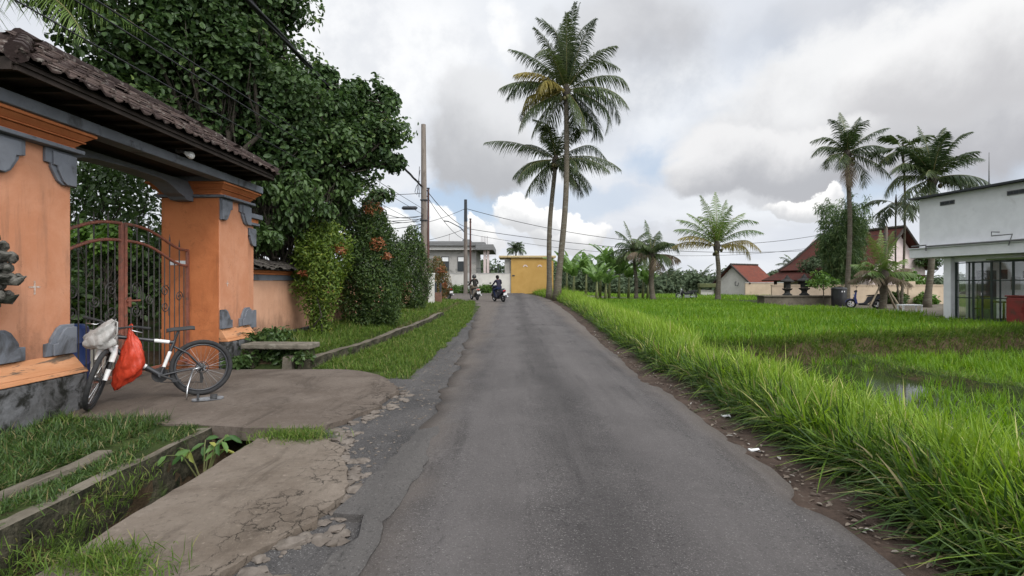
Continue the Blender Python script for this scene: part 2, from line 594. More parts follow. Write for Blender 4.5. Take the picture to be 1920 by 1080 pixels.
def frond_arrays(c, az, el, L, g, nleaf=46, leaf=0.75, bend=0.9, hang=0.55, wd=0.045, sweep=0.0, bare=0.1):
    """one pinnate palm frond; returns lists of (V, F) for leaflets and the points of its rachis"""
    hd = np.array([math.cos(az), math.sin(az), 0.0])
    sd = np.array([-math.sin(az), math.cos(az), 0.0])
    ts = np.linspace(0, 1, 15)
    # heading falls from el by bend (radians) along the frond
    ang = el - bend * ts ** 1.6
    if g.random() < 0.4:
        k0 = g.uniform(0.5, 0.8)
        ang = ang - g.uniform(0.3, 0.8) * np.clip((ts - k0) / 0.12, 0, 1)
    pts = [np.asarray(c, float)]
    for i in range(1, len(ts)):
        a = (ang[i] + ang[i - 1]) / 2
        d = hd * math.cos(a) + np.array([0, 0, math.sin(a)]) + sd * sweep * ts[i]
        pts.append(pts[-1] + unit(d) * L / (len(ts) - 1))
    pts = np.array(pts)
    tl = np.linspace(bare, 0.995, nleaf)
    root = np.stack([np.interp(tl, ts, pts[:, k]) for k in range(3)], axis=1)
    tan = unit(np.stack([np.gradient(np.interp(tl, ts, pts[:, k])) for k in range(3)], axis=1))
    out = []
    for s in (-1, 1):
        prof = np.sin(np.clip((tl - bare) / (1 - bare) * 2.75 + 0.38, 0, math.pi)) ** 0.7
        ll = leaf * np.clip(prof, 0.25, 1) * (1 + g.normal(size=nleaf) * 0.08)
        side = s * sd[None, :] * np.ones((nleaf, 1))
        flat = np.sqrt(np.clip(1 - tan[:, 2:3] ** 2, 0, 1)) * np.clip(1.15 - el, 0.15, 1)
        d0 = unit(side * 0.80 + tan * (0.45 + 0.5 * tl[:, None] ** 3) + np.array([0, 0, 0.10]) + flat * np.array([0, 0, -0.42]) + g.normal(size=(nleaf, 3)) * 0.10)
        V, F, k = strips(root, d0, ll, wd, np.clip(hang * (0.8 + g.random(nleaf) * 0.5), 0, 0.9), tan, 3)
        out.append((V, F, len(k)))
    return out, pts


def palm_fronds(name, fronds, c, mat, rmat, parent, g, **kw):
    """fronds: list of (azimuth deg, elevation deg, length, bend) -> one mesh (leaflets and rachis)"""
    Vs, Fs, vr, mi, b = [], [], [], [], 0
    for (az, el, L, bend) in fronds:
        out, pts = frond_arrays(c, R(az), R(el), L, g, bend=bend, sweep=g.normal() * 0.15, **kw)
        base = g.random() * 0.6
        for V, F, n in out:
            Vs.append(V); Fs.append(F + b); b += len(V)
            vr.append(np.clip(base + g.random() * 0.1 + g.random(n) * 0.25, 0, 1)); mi.append(np.zeros(n))
        mb = MB().tube(pts, list(np.linspace(0.035, 0.006, len(pts)) * (L / 4) ** 0.5), n=5, cap=False)
        Vs.append(np.array(mb.v)); F = np.array(mb.f) + b
        Fs.append(F); b += len(mb.v); vr.append(np.full(len(F), 0.4)); mi.append(np.ones(len(F)))
    return np_mesh(name, np.concatenate(Vs), np.concatenate(Fs), [mat, rmat], parent, np.concatenate(vr), mi=np.concatenate(mi))
# ------------------------------------------------------------------ materials of the place
def stain_mix(t, col, vec, scale, lo, hi, c):
    return mixc(t, smooth(t, noise_at(t, vec, scale, 8, 0.65, 0.6), lo, hi), col, c)


def asphalt(name, c1, c2, grit=(0.16, 0.155, 0.15), worn=None):
    m, t, b = principled(name, 0.85, 0.25)
    vec = obj_coord(t)
    long = obj_coord(t, 1.6, 0.12, 1)
    col = mixc(t, smooth(t, noise_at(t, vec, 0.7, 8, 0.65, 0.4), 0.33, 0.67), c1, c2)
    col = mixc(t, math_node(t, 'MULTIPLY', smooth(t, noise_at(t, long, 1.3, 5, 0.55), 0.42, 0.68), 0.55), col, tuple(x * 1.35 for x in c2))
    col = mixc(t, math_node(t, 'MULTIPLY', smooth(t, noise_at(t, long, 2.9, 6, 0.6), 0.52, 0.70), 0.6), col, tuple(x * 0.62 for x in c1))
    col = mixc(t, math_node(t, 'MULTIPLY', smooth(t, noise_at(t, vec, 2.2, 9, 0.75, 0.8), 0.56, 0.66), 0.5), col, tuple(x * 1.5 for x in c2))
    col = mixc(t, math_node(t, 'MULTIPLY', smooth(t, noise_at(t, vec, 3.3, 9, 0.75, 0.8), 0.60, 0.70), 0.7), col, tuple(x * 0.55 for x in c1))
    agg = noise_at(t, vec, 95, 4, 0.75)
    agg2 = noise_at(t, vec, 38, 4, 0.75)
    col = mixc(t, math_node(t, 'MULTIPLY', smooth(t, agg, 0.56, 0.68), 0.95), col, grit)
    col = mixc(t, math_node(t, 'MULTIPLY', smooth(t, agg2, 0.54, 0.66), 0.7), col, tuple(x * 0.5 for x in c1))
    if worn:
        sx = N(t, 'ShaderNodeSeparateXYZ'); t.links.new(vec, sx.inputs[0])
        xw = math_node(t, 'ADD', sx.outputs[0], math_node(t, 'MULTIPLY', math_node(t, 'SUBTRACT', noise_at(t, vec, 0.6, 6, 0.65), 0.5), 0.9))
        # tyre polished tracks, dust drifting in from both edges, dark oil line in the middle
        for c0 in (-0.15, 1.25):
            tr = smooth(t, math_node(t, 'ABSOLUTE', math_node(t, 'SUBTRACT', xw, c0)), 0.1, 0.42, 1.0, 0.0)
            col = mixc(t, math_node(t, 'MULTIPLY', tr, 0.38), col, tuple(x * 1.45 for x in c2))
        col = mixc(t, math_node(t, 'MULTIPLY', smooth(t, math_node(t, 'ABSOLUTE', math_node(t, 'SUBTRACT', xw, 0.55)), 0.05, 0.3, 1.0, 0.0), 0.35), col, tuple(x * 0.6 for x in c1))
        dust = math_node(t, 'MAXIMUM', smooth(t, xw, -0.45, -1.05), smooth(t, xw, 1.75, 2.3))
        col = mixc(t, math_node(t, 'MULTIPLY', dust, 0.55), col, (0.115, 0.093, 0.075))
    # fine cracks
    vo = N(t, 'ShaderNodeTexVoronoi', feature='DISTANCE_TO_EDGE', ins={'Scale': 1.1, 'Randomness': 1.0})
    wob = N(t, 'ShaderNodeVectorMath', operation='ADD')
    nn = N(t, 'ShaderNodeTexNoise', ins={'Scale': 3.0, 'Detail': 6.0, 'Roughness': 0.7})
    t.links.new(vec, nn.inputs['Vector']); t.links.new(vec, wob.inputs[0]); t.links.new(nn.outputs['Color'], wob.inputs[1])
    t.links.new(wob.outputs[0], vo.inputs['Vector'])
    gate = smooth(t, noise_at(t, vec, 0.45, 3), 0.60, 0.66)
    crk = math_node(t, 'MULTIPLY', smooth(t, vo.outputs['Distance'], 0.003, 0.014, 1.0, 0.0), gate)
    col = mixc(t, math_node(t, 'MULTIPLY', crk, 0.7), col, tuple(x * 0.4 for x in c1))
    t.links.new(col, b.inputs['Base Color'])
    h = math_node(t, 'ADD', math_node(t, 'ADD', math_node(t, 'MULTIPLY', agg, 0.7), agg2), math_node(t, 'MULTIPLY', crk, -1.2))
    bump(t, b, h, 0.75, 0.012)
    return m


def concrete(name, c1, c2, crack_x=None, crack_scale=5.0):
    """old pale concrete, moss stained; crazed into plates on the road side of crack_x"""
    m, t, b = principled(name, 0.9, 0.15)
    vec = obj_coord(t)
    col = mixc(t, smooth(t, noise_at(t, vec, 1.1, 9, 0.68, 0.5), 0.33, 0.68), c1, c2)
    col = mixc(t, math_node(t, 'MULTIPLY', smooth(t, noise_at(t, obj_coord(t, 1, 0.35, 1), 3.1, 8, 0.7, 1.0), 0.5, 0.68), 0.6), col,
               tuple(x * 0.58 for x in c2))
    f2 = noise_at(t, vec, 22, 6, 0.75, 0.4)
    col = mixc(t, math_node(t, 'MULTIPLY', smooth(t, f2, 0.56, 0.7), 0.55), col, tuple(min(1, x * 1.5) for x in c1))
    col = mixc(t, math_node(t, 'MULTIPLY', smooth(t, f2, 0.46, 0.32), 0.5), col, tuple(x * 0.5 for x in c2))
    f3 = noise_at(t, vec, 90, 3, 0.7)
    h = math_node(t, 'ADD', f2, math_node(t, 'MULTIPLY', f3, 0.5))
    if crack_x is not None:
        wob = N(t, 'ShaderNodeVectorMath', operation='ADD')
        nn = N(t, 'ShaderNodeTexNoise', ins={'Scale': 5.0, 'Detail': 5.0, 'Roughness': 0.65})
        sc = N(t, 'ShaderNodeVectorMath', operation='SCALE', ins={'Scale': 0.24})
        t.links.new(vec, nn.inputs['Vector']); t.links.new(nn.outputs['Color'], sc.inputs[0])
        t.links.new(vec, wob.inputs[0]); t.links.new(sc.outputs[0], wob.inputs[1])
        vo = N(t, 'ShaderNodeTexVoronoi', feature='DISTANCE_TO_EDGE', ins={'Scale': crack_scale, 'Randomness': 1.0})
        t.links.new(wob.outputs[0], vo.inputs['Vector'])
        sx = N(t, 'ShaderNodeSeparateXYZ')
        t.links.new(vec, sx.inputs[0])
        edge = smooth(t, math_node(t, 'ADD', sx.outputs[0], math_node(t, 'MULTIPLY', noise_at(t, vec, 1.2, 4), 1.0)), crack_x + 0.36, crack_x + 0.75)
        crk = math_node(t, 'MULTIPLY', math_node(t, 'MULTIPLY', smooth(t, vo.outputs['Distance'], 0.001, 0.034, 1.0, 0.0), smooth(t, noise_at(t, vec, 2.6, 5, 0.6), 0.40, 0.56)), edge)
        col = mixc(t, math_node(t, 'MULTIPLY', crk, 0.85), col, (0.03, 0.026, 0.02))
        h = math_node(t, 'ADD', h, math_node(t, 'MULTIPLY', crk, -2.5))
    t.links.new(col, b.inputs['Base Color'])
    bump(t, b, h, 0.8, 0.012)
    return m


M_ROAD = asphalt('road_asphalt', (0.044, 0.0395, 0.038), (0.072, 0.065, 0.062), (0.25, 0.235, 0.22), worn=True)
M_PATCH = asphalt('old_asphalt', (0.052, 0.048, 0.045), (0.072, 0.066, 0.061), (0.17, 0.16, 0.15))
M_GRAVEL = asphalt('gravel', (0.036, 0.034, 0.033), (0.064, 0.059, 0.056), (0.24, 0.23, 0.22))
M_CONC = concrete('pavement_concrete', (0.165, 0.136, 0.109), (0.108, 0.085, 0.065), -1.72, 7.0)
M_RAMP = concrete('ramp_concrete', (0.130, 0.106, 0.087), (0.085, 0.067, 0.053), -1.95, 6.5)
M_OLDCONC = concrete('old_concrete', (0.155, 0.135, 0.105), (0.085, 0.073, 0.053))
M_STONEWALL = pm('wet_rubble_wall', (0.060, 0.053, 0.035), (0.026, 0.025, 0.016), 7.0, 0.9, 0.15, bs=14, bk=1.0, bd=0.05, c3=(0.05, 0.075, 0.02), s3=3.0)
M_DIRT = pm('roadside_dirt', (0.070, 0.050, 0.039), (0.038, 0.027, 0.021), 3.0, 0.95, 0.1, bs=35, bk=0.9, bd=0.02, c3=(0.11, 0.092, 0.075), s3=14, t3=(0.58, 0.66))
def soil_mat():
    m, t, b = principled('grassy_soil', 0.95, 0.1)
    vec = obj_coord(t)
    n = noise_at(t, vec, 2.2, 7, 0.65)
    col = mixc(t, smooth(t, n, 0.35, 0.65), (0.026, 0.038, 0.012), (0.048, 0.066, 0.018))
    earth = mixc(t, smooth(t, noise_at(t, vec, 5, 8, 0.7), 0.4, 0.6), (0.050, 0.034, 0.020), (0.088, 0.062, 0.038))
    col = mixc(t, smooth(t, noise_at(t, vec, 0.9, 6, 0.6), 0.54, 0.64), col, earth)
    ge = N(t, 'ShaderNodeNewGeometry'); sp = N(t, 'ShaderNodeSeparateXYZ')
    t.links.new(ge.outputs['True Normal'], sp.inputs[0])
    steep = smooth(t, math_node(t, 'ADD', sp.outputs[2], math_node(t, 'MULTIPLY', math_node(t, 'SUBTRACT', n, 0.5), 0.5)), 0.70, 0.88, 1.0, 0.0)
    t.links.new(mixc(t, steep, col, earth), b.inputs['Base Color'])
    bump(t, b, noise_at(t, vec, 14, 7, 0.7), 1.0, 0.05)
    return m


M_SOIL = soil_mat()
M_STONE = pm('rubble_stone', (0.15, 0.128, 0.108), (0.10, 0.083, 0.069), 9, 0.9, 0.15, bs=40, bk=0.7, bd=0.01, c3=(0.09, 0.075, 0.06), s3=5)

# ------------------------------------------------------------------ lie of the land
def sstep(x, a, b):
    t = np.clip((x - a) / (b - a), 0, 1)
    return t * t * (3 - 2 * t)


def zroad(y):
    y = np.asarray(y, float)
    t = np.clip(y - 12, 0, 60)
    return np.where(t < 6, 0.0125 * t * t / 12, 0.0125 * (t - 3))


BANK_X = [3.0, 4.2, 6.0, 7.2, 9.0, 13.0, 17.5, 22.0, 40.0, 60]
BANK_Y = [11.6, 12.3, 12.9, 13.3, 14.2, 15.3, 17.0, 18.5, 24.0, 30]


def vnoise(x, y, s, seed=0):
    """cheap smooth noise, -1 to 1"""
    x, y = np.asarray(x, float) / s, np.asarray(y, float) / s
    return (np.sin(x * 1.7 + seed) * np.cos(y * 1.3 - seed * 2.1) + np.sin(x * 0.9 - y * 2.3 + seed * 1.7) * 0.8
            + np.sin(x * 3.1 + y * 2.7 + seed * 0.6) * 0.5) / 2.3


def zfield(x, y):
    yb = np.interp(x, BANK_X, BANK_Y) + vnoise(x, y, 0.9, 3) * 0.22
    low = 1 - sstep(y, yb - 0.45 - 0.12 * vnoise(x, y, 0.4, 1), yb)
    z = -0.08 - 0.54 * low
    z = z + 0.06 * np.exp(-((y - yb - 0.2) / 0.25) ** 2)
    bx = 8.9 + 0.35 * vnoise(x * 0 + 1, y, 2.2, 2) + 0.035 * (13 - y) ** 2 * 0.3
    z = z + low * 0.24 * np.exp(-((x - bx) / 0.30) ** 2)
    # low bunds across the upper field
    z = z + (1 - low) * 0.12 * np.exp(-((y - (21.5 + 0.16 * (x - 6) + 0.5 * vnoise(x, y, 3, 5))) / 0.22) ** 2)
    return z


def road_right(y):
    return np.interp(y, [-6, 3, 7, 9, 13, 22, 30, 34, 38, 42, 46, 52], [2.05, 2.05, 2.15, 2.08, 2.25, 2.6, 2.72, 2.72, 2.6, 2.3, 1.9, 1.6])


def road_left(y):
    return np.interp(y, [-6, 3, 9, 16, 20, 27, 31, 34, 36], [-0.85, -0.88, -0.98, -1.3, -1.5, -1.85, -2.4, -3.6, -6.5])


def ground_z(x, y):
    x, y = np.asarray(x, float), np.asarray(y, float)
    zr = zroad(y)
    rr = road_right(y)
    z = zr - 0.10
    # right: verge, then down to the fields
    verge = zr + 0.02 + 0.05 * vnoise(x, y, 0.8, 4)
    zf = zfield(x, y)
    k = sstep(x, rr + 0.40, rr + 0.75)
    f = sstep(x, rr + 1.5, rr + 2.4)
    right = (zr - 0.10) * (1 - k) + verge * k
    right = right * (1 - f) + zf * f
    far = sstep(y, 44, 54) * sstep(x, 0.0, 4.0)
    right = right * (1 - far) + (zf * sstep(x, 2, 14) + zr * (1 - sstep(x, 2, 14))) * far
    z = np.where(x > 0.6, right, z)
    # left
    strip = sstep(-x, 1.45, 1.8) * sstep(y, 8.3, 9.0) * (1 - sstep(y, 33, 36))
    z = np.where(x < 0, z + strip * (0.10 + 0.03 * vnoise(x, y, 0.7, 7)), z)
    kx = np.interp(y, [8.7, 10.5, 13.5, 17, 21.5, 30], [3.5, 3.34, 3.16, 3.02, 2.9, 2.9])
    bank = sstep(-x, kx + 0.15, kx + 0.35) * sstep(y, 8.9, 9.2) * (1 - sstep(y, 30, 36))
    z = z + bank * (0.20 + 0.07 * sstep(-x, 3.6, 5.0) + 0.03 * vnoise(x, y, 0.6, 9))
    near = sstep(-x, 3.05, 3.12) * (1 - sstep(y, 8.4, 8.9))
    z = z + near * (0.12 + 0.02 * vnoise(x, y, 0.5, 6))
    ditch = (1 - sstep(-x, 3.02, 3.06)) * sstep(-x, 2.44, 2.48) * (1 - sstep(y, 6.9, 7.1))
    z = z - ditch * (0.46 + 0.03 * vnoise(x, y, 0.3, 2))
    return z


def gz(x, y):
    return float(ground_z(np.array([x]), np.array([y]))[0])


def grid_sheet(name, xs, ys, zf, mat, kind='structure', parent=None, sm=True):
    X, Y = np.meshgrid(xs, ys)
    Z = zf(X, Y)
    nx, ny = len(xs), len(ys)
    i = np.arange(nx * ny).reshape(ny, nx)
    F = np.stack([i[:-1, :-1], i[:-1, 1:], i[1:, 1:], i[1:, :-1]], axis=-1).reshape(-1, 4)
    o = np_mesh(name, np.stack([X, Y, Z], -1).reshape(-1, 3), F, mat, parent, smoothf=sm)
    if kind: o['kind'] = kind
    return o


gxs = np.unique(np.round(np.concatenate([[-400, -200, -110, -70, -50, -35, -26, -20, -16, -13], np.arange(-11, -3.4, 0.4), np.arange(-3.4, -1.0, 0.04),
                                         np.arange(-1, 2, 0.5), np.arange(2, 5, 0.12), np.arange(5, 20, 0.22), np.arange(20, 60, 2.0),
                                         [70, 90, 120, 200, 400]]), 3))
gys = np.unique(np.round(np.concatenate([[-60, -30, -15, -8], np.arange(-5, 20, 0.2), np.arange(20, 60, 0.8), np.arange(60, 140, 8), [170, 250, 400, 900]]), 3))
grid_sheet('ground', gxs, gys, ground_z, M_SOIL)


def sweep_road():
    pts = [(y, road_left(y), road_right(y)) for y in np.concatenate([np.arange(-6, 12, 0.12), np.arange(12, 34.01, 0.4)])]
    V, F = [], []
    nx = 15
    g = np.random.default_rng(3)
    for (y, l, r) in pts:
        jl = 0.07 * vnoise(0, y, 0.55, 1) + 0.05 * vnoise(0, y, 0.17, 5) + g.normal() * 0.008
        jr = 0.035 * vnoise(0, y, 1.3, 8) + 0.03 * vnoise(0, y, 0.2, 3) + g.normal() * 0.006
        jr -= 0.16 * math.exp(-((y - 3.55) / 0.16) ** 2) + 0.10 * math.exp(-((y - 8.0) / 0.3) ** 2)
        l, r = l + jl, r + jr
        z0 = float(zroad(y))
        row = [(l + 0.0, y, z0 - 0.09)]
        for i in range(nx):
            t = i / (nx - 1)
            x = l + (r - l) * t
            z = z0 + 0.035 * (1 - (2 * t - 1) ** 2) + 0.006 * float(vnoise(x, y, 0.9, 2))
            if i in (0, nx - 1):
                z -= 0.014
            row.append((x, y, z))
        row.append((r, y, z0 - 0.09))
        V += row
    m = nx + 2
    for j in range(len(pts) - 1):
        for i in range(m - 1):
            F.append((j * m + i, j * m + i + 1, (j + 1) * m + i + 1, (j + 1) * m + i))
    # the bend to the left
    b = len(V) - m
    last = V[b:]
    cl = [(0.0, 37.0, -6.6, 2.62), (0, 41, -9, 2.35)]
    me = np_mesh('road', np.array(V), np.array(F), M_ROAD, smoothf=True)
    me['kind'] = 'structure'
    # far stretch past the bend: one sheet
    mb = MB()
    z = lambda x, y: float(zroad(y)) + 0.02
    left = [(-3.5, 34.0), (-4.6, 35.2), (-6.5, 36.3), (-9, 37.2), (-14, 38.4), (-30, 40), (-60, 41.5)]
    right = [(2.7, 34.0), (2.66, 37), (2.2, 43.0), (1.0, 51.0), (-6.0, 50.3), (-25, 49.0), (-60, 48.0)]
    n = 8
    vs, fs = [], []
    for (a, c) in zip(left, right):
        for i in range(n + 1):
            t = i / n
            x, y = a[0] + (c[0] - a[0]) * t, a[1] + (c[1] - a[1]) * t
            vs.append((x, y, z(x, y)))
    for j in range(len(left) - 1):
        for i in range(n):
            fs.append((j * (n + 1) + i, j * (n + 1) + i + 1, (j + 1) * (n + 1) + i + 1, (j + 1) * (n + 1) + i))
    mb.add(vs, fs)
    tag(mb.build('road', M_ROAD, smoothf=True), kind='structure')


sweep_road()


def polyslab(name, outline, zf, thick, mat, jag=0.03, step=0.08, kind='structure', g=np.random.default_rng(8), inner=0.35):
    """slab with a ragged outline: top follows zf(x, y), sides drop by thick"""
    pts = []
    n = len(outline)
    for i in range(n):
        a, b = np.array(outline[i][:2]), np.array(outline[(i + 1) % n][:2])
        j = outline[i][2] if len(outline[i]) > 2 else jag
        k = max(1, int(np.linalg.norm(b - a) / step))
        nrm = np.array([(b - a)[1], -(b - a)[0]]) / max(1e-6, np.linalg.norm(b - a))
        for s in range(k):
            p = a + (b - a) * s / k
            e = j * (vnoise(p[0], p[1], 0.22, 2) + 0.6 * vnoise(p[0], p[1], 0.07, 4)) if j else 0
            pts.append(p + nrm * e)
    bm = bmesh.new()
    top = [bm.verts.new((p[0], p[1], 0)) for p in pts]
    f = bm.faces.new(top)
    bmesh.ops.triangulate(bm, faces=[f])
    for _ in range(3):
        bmesh.ops.subdivide_edges(bm, edges=[e for e in bm.edges if e.calc_length() > inner], cuts=1)
        bmesh.ops.triangulate(bm, faces=bm.faces)
    bm.normal_update()
    if bm.faces[0:1] and sum(x.normal.z for x in bm.faces) < 0:
        bmesh.ops.reverse_faces(bm, faces=bm.faces)
    for v in bm.verts:
        v.co.z = float(zf(v.co.x, v.co.y))
    ed = [e for e in bm.edges if e.is_boundary]
    ret = bmesh.ops.extrude_edge_only(bm, edges=ed)
    for v in [x for x in ret['geom'] if isinstance(x, bmesh.types.BMVert)]:
        v.co.z -= thick
    bmesh.ops.recalc_face_normals(bm, faces=bm.faces)
    me = bpy.data.meshes.new(name)
    bm.to_mesh(me); bm.free()
    o = link_mesh(name, me, mat, None, True)
    me.set_sharp_from_angle(angle=R(40))
    if kind: o['kind'] = kind
    return o


# gravel along the left edge of the asphalt, with the pothole
def z_gravel(x, y):
    z = zroad(y) - 0.030 + 0.012 * vnoise(x, y, 0.12, 3) + 0.01 * vnoise(x, y, 0.5, 1)
    return z - 0.055 * np.exp(-(((x + 1.03) / 0.13) ** 2 + ((y - 3.12) / 0.14) ** 2))


grid_sheet('gravel_shoulder', np.arange(-2.12, -0.6, 0.05), np.concatenate([np.arange(1.0, 8, 0.06), np.arange(8, 34, 0.25)]), z_gravel, M_GRAVEL)


def z_dirt(x, y):
    return zroad(y) - 0.030 + 0.016 * vnoise(x, y, 0.16, 6) + 0.02 * vnoise(x, y, 0.6, 2)


dxs = np.linspace(0, 1, 14)
dys = np.concatenate([np.arange(1.0, 10, 0.08), np.arange(10, 40, 0.4)])
DX = road_right(dys)[:, None] - 0.25 + dxs[None, :] * 1.25
DY = np.repeat(dys[:, None], 14, 1)
DZ = z_dirt(DX, DY)
_i = np.arange(DX.size).reshape(DX.shape)
tag(np_mesh('dirt_shoulder', np.stack([DX, DY, DZ], -1).reshape(-1, 3),
            np.stack([_i[:-1, :-1], _i[:-1, 1:], _i[1:, 1:], _i[1:, :-1]], -1).reshape(-1, 4), M_DIRT, smoothf=True), kind='structure')

# concrete pavement beside the ditch (near) and the concrete ramp to the gate
polyslab('pavement', [(-2.43, -1.0, 0.012), (-2.43, 4.9, 0.02), (-1.72, 4.95, 0.06), (-1.52, 4.55, 0.05), (-1.32, 4.1, 0.05), (-1.17, 3.5, 0.05), (-1.22, 3.2, 0.05),
                      (-1.42, 2.95, 0.06), (-1.50, 2.3, 0.05), (-1.42, -1.0, 0.05)],
         lambda x, y: 0.012 + 0.012 * float(vnoise(x, y, 0.8, 1)) + 0.005 * float(vnoise(x, y, 0.2, 4)), 0.09, M_CONC, 0.05)
polyslab('old_road_patch', [(-1.10, 1.0, 0.02), (-0.78, 1.0, 0.02), (-0.78, 3.2, 0.03), (-0.70, 4.4, 0.03), (-0.72, 5.4, 0.03), (-0.95, 5.15, 0.03), (-1.02, 4.5, 0.03), (-1.10, 3.8, 0.01),
                            (-1.16, 3.35, 0.03), (-0.96, 3.3, 0.02), (-0.90, 3.0, 0.02), (-0.98, 2.8, 0.02)],
         lambda x, y: 0.006 + 0.008 * float(vnoise(x, y, 0.4, 1)), 0.07, M_PATCH, 0.03)


def z_ramp(x, y):
    cx = 1 - ((y - 7.0) / 1.75) ** 2
    return float(0.075 * max(0.0, cx) ** 0.6 * (1 - sstep(x, -2.9, -1.6)) + 0.022 + 0.008 * vnoise(x, y, 0.6, 3))


polyslab('concrete_ramp', [(-6.6, 5.55, 0.02), (-4.6, 5.5, 0.02), (-3.6, 5.32, 0.02), (-2.6, 5.22, 0.03), (-2.0, 5.18, 0.05), (-1.78, 5.6, 0.06), (-1.62, 6.2, 0.07), (-1.58, 7.0, 0.07),
                           (-1.72, 7.5, 0.04), (-2.1, 8.1, 0.02), (-2.7, 8.5, 0.02), (-3.4, 8.72, 0.02), (-4.2, 8.62, 0.02), (-4.9, 8.5, 0.0), (-6.6, 8.7, 0.0)],
         z_ramp, 0.13, M_RAMP, 0.03)

# broken stones along the slab edges
def rubble():
    g = np.random.default_rng(21)
    mb = MB()
    spots = []
    for _ in range(190):
        y = g.uniform(2.2, 7.4)
        x = np.interp(y, [2.2, 2.9, 3.2, 3.6, 4.2, 4.7, 5.1, 5.6, 6.3, 7.0, 7.5], [-1.40, -1.33, -1.15, -1.12, -1.28, -1.50, -1.68, -1.70, -1.52, -1.5, -1.62]) + g.normal() * 0.07
        spots.append((x, y, 0.016 + 0.05 * g.random() ** 2))
    for _ in range(26):
        spots.append((g.normal(-1.33, 0.07), g.uniform(2.2, 3.0), g.uniform(0.02, 0.075)))
    for _ in range(14):
        spots.append((g.normal(-1.10, 0.07), g.normal(3.15, 0.07), g.uniform(0.03, 0.06)))
    for _ in range(420):
        spots.append((g.uniform(-1.6, -0.95), g.uniform(3.5, 12), g.uniform(0.006, 0.018)))
    for (x, y, r) in spots:
        bm = bmesh.new()
        bmesh.ops.create_icosphere(bm, subdivisions=2 if r > 0.03 else 1, radius=1)
        sx, sy, sz = g.uniform(0.7, 1.4), g.uniform(0.7, 1.4), g.uniform(0.28, 0.5)
        off = g.uniform(0, 20)
        a = g.uniform(0, 6.28)
        vs = []
        for v in bm.verts:
            k = 1 + 0.26 * math.sin(v.co.x * 4 + off) * math.cos(v.co.y * 4 - off) + 0.1 * math.sin(v.co.z * 6 + off)
            p = Vector((v.co.x * sx, v.co.y * sy, v.co.z * sz)) * k * r
            p = Matrix.Rotation(a, 3, 'Z') @ p
            vs.append((p.x + x, p.y + y, p.z + float(z_gravel(x, y)) + r * 0.05 + 0.002))
        mb.add(vs, [tuple(v.index for v in f.verts) for f in bm.faces])
        bm.free()
    tag(mb.build('rubble', M_STONE, smoothf=True, auto=50), 'broken pale stones along the cracked pavement edge', kind='stuff')


rubble()


# ditch walls of rough stone
def rough_wall(name, pts, z0f, z1f, thick, mat, topmat, amp, label, cat, sx=1, group=None):
    """a low wall along pts; the face on the road side is rough"""
    rows, n = [], 0
    P2 = []
    for (a, b) in zip(pts[:-1], pts[1:]):
        k = max(2, int(math.dist(a, b) / 0.07))
        P2 += [(a[0] + (b[0] - a[0]) * i / k, a[1] + (b[1] - a[1]) * i / k) for i in range(k)]
    P2.append(pts[-1])
    nh = 7
    V, F, mi = [], [], []
    for (x, y) in P2:
        z0, z1 = z0f(x, y), z1f(x, y) + 0.012 * float(vnoise(x, y, 0.3, 5))
        for i in range(nh):
            t = i / (nh - 1)
            e = amp * (vnoise(y, t * 0.5, 0.13, 3) + 0.7 * vnoise(y, t * 0.5, 0.05, 1)) if 0 < i < nh - 1 else 0
            V.append((x + sx * (0.02 * (1 - t) + float(e)), y, z0 + (z1 - z0) * t))
        V.append((x - sx * (thick - 0.02), y, z1 - 0.004))
        V.append((x - sx * thick, y, z0))
    m = nh + 2
    for j in range(len(P2) - 1):
        for i in range(m - 1):
            F.append((j * m + i, j * m + i + 1, (j + 1) * m + i + 1, (j + 1) * m + i))
            mi.append(1 if i >= nh - 1 else 0)
    o = np_mesh(name, np.array(V), np.array(F), [mat, topmat], mi=mi, smoothf=True)
    o.data.set_sharp_from_angle(angle=R(50))
    bm = bmesh.new(); bm.from_mesh(o.data)
    for a in (0, (len(P2) - 1) * m):
        bm.verts.ensure_lookup_table()
        bm.faces.new([bm.verts[a + i] for i in range(m)])
    bmesh.ops.recalc_face_normals(bm, faces=bm.faces)
    bm.to_mesh(o.data); bm.free()
    return tag(o, label, cat, group)


rough_wall('drain_wall', [(-3.03, -1.0), (-3.05, 5.2)], lambda x, y: -0.56, lambda x, y: 0.03, 0.15, M_STONEWALL, M_OLDCONC, 0.055,
           'mossy rubble side wall of the open ditch, below the near grass', 'drain wall')
rough_wall('drain_wall', [(-2.47, -1.0), (-2.46, 5.15)], lambda x, y: -0.56, lambda x, y: -0.06, 0.06, M_STONEWALL, M_STONEWALL, 0.02,
           'dark ditch side wall right under the concrete pavement edge', 'drain wall', sx=-1)
rough_wall('concrete_strip', [(-3.42, -0.6), (-3.44, 4.4)], lambda x, y: -0.05, lambda x, y: 0.055, 0.14, M_OLDCONC, M_OLDCONC, 0.008,
           'narrow pale concrete strip in the near grass left of the ditch', 'kerb')
rough_wall('kerb_wall', [(-3.46, 8.72), (-3.3, 10.5), (-3.12, 13.5), (-2.98, 17), (-2.86, 21.5)], lambda x, y: float(zroad(y)) - 0.12, lambda x, y: float(zroad(y)) + 0.18 + 0.03 * float(vnoise(x, y, 1.2, 3)), 0.20, M_STONEWALL, M_OLDCONC, 0.045,
           'long low mossy stone kerb wall beside the roadside grass', 'kerb')
rough_wall('drain_edge', [(-3.78, 8.75), (-3.84, 10.7)], lambda x, y: -0.1, lambda x, y: float(zroad(y)) + 0.24, 0.16, M_OLDCONC, M_OLDCONC, 0.015,
           'short concrete drain edge starting beside the stone bench', 'kerb')

# paddy water
def z_water(x, y):
    return np.full_like(x, -0.545)


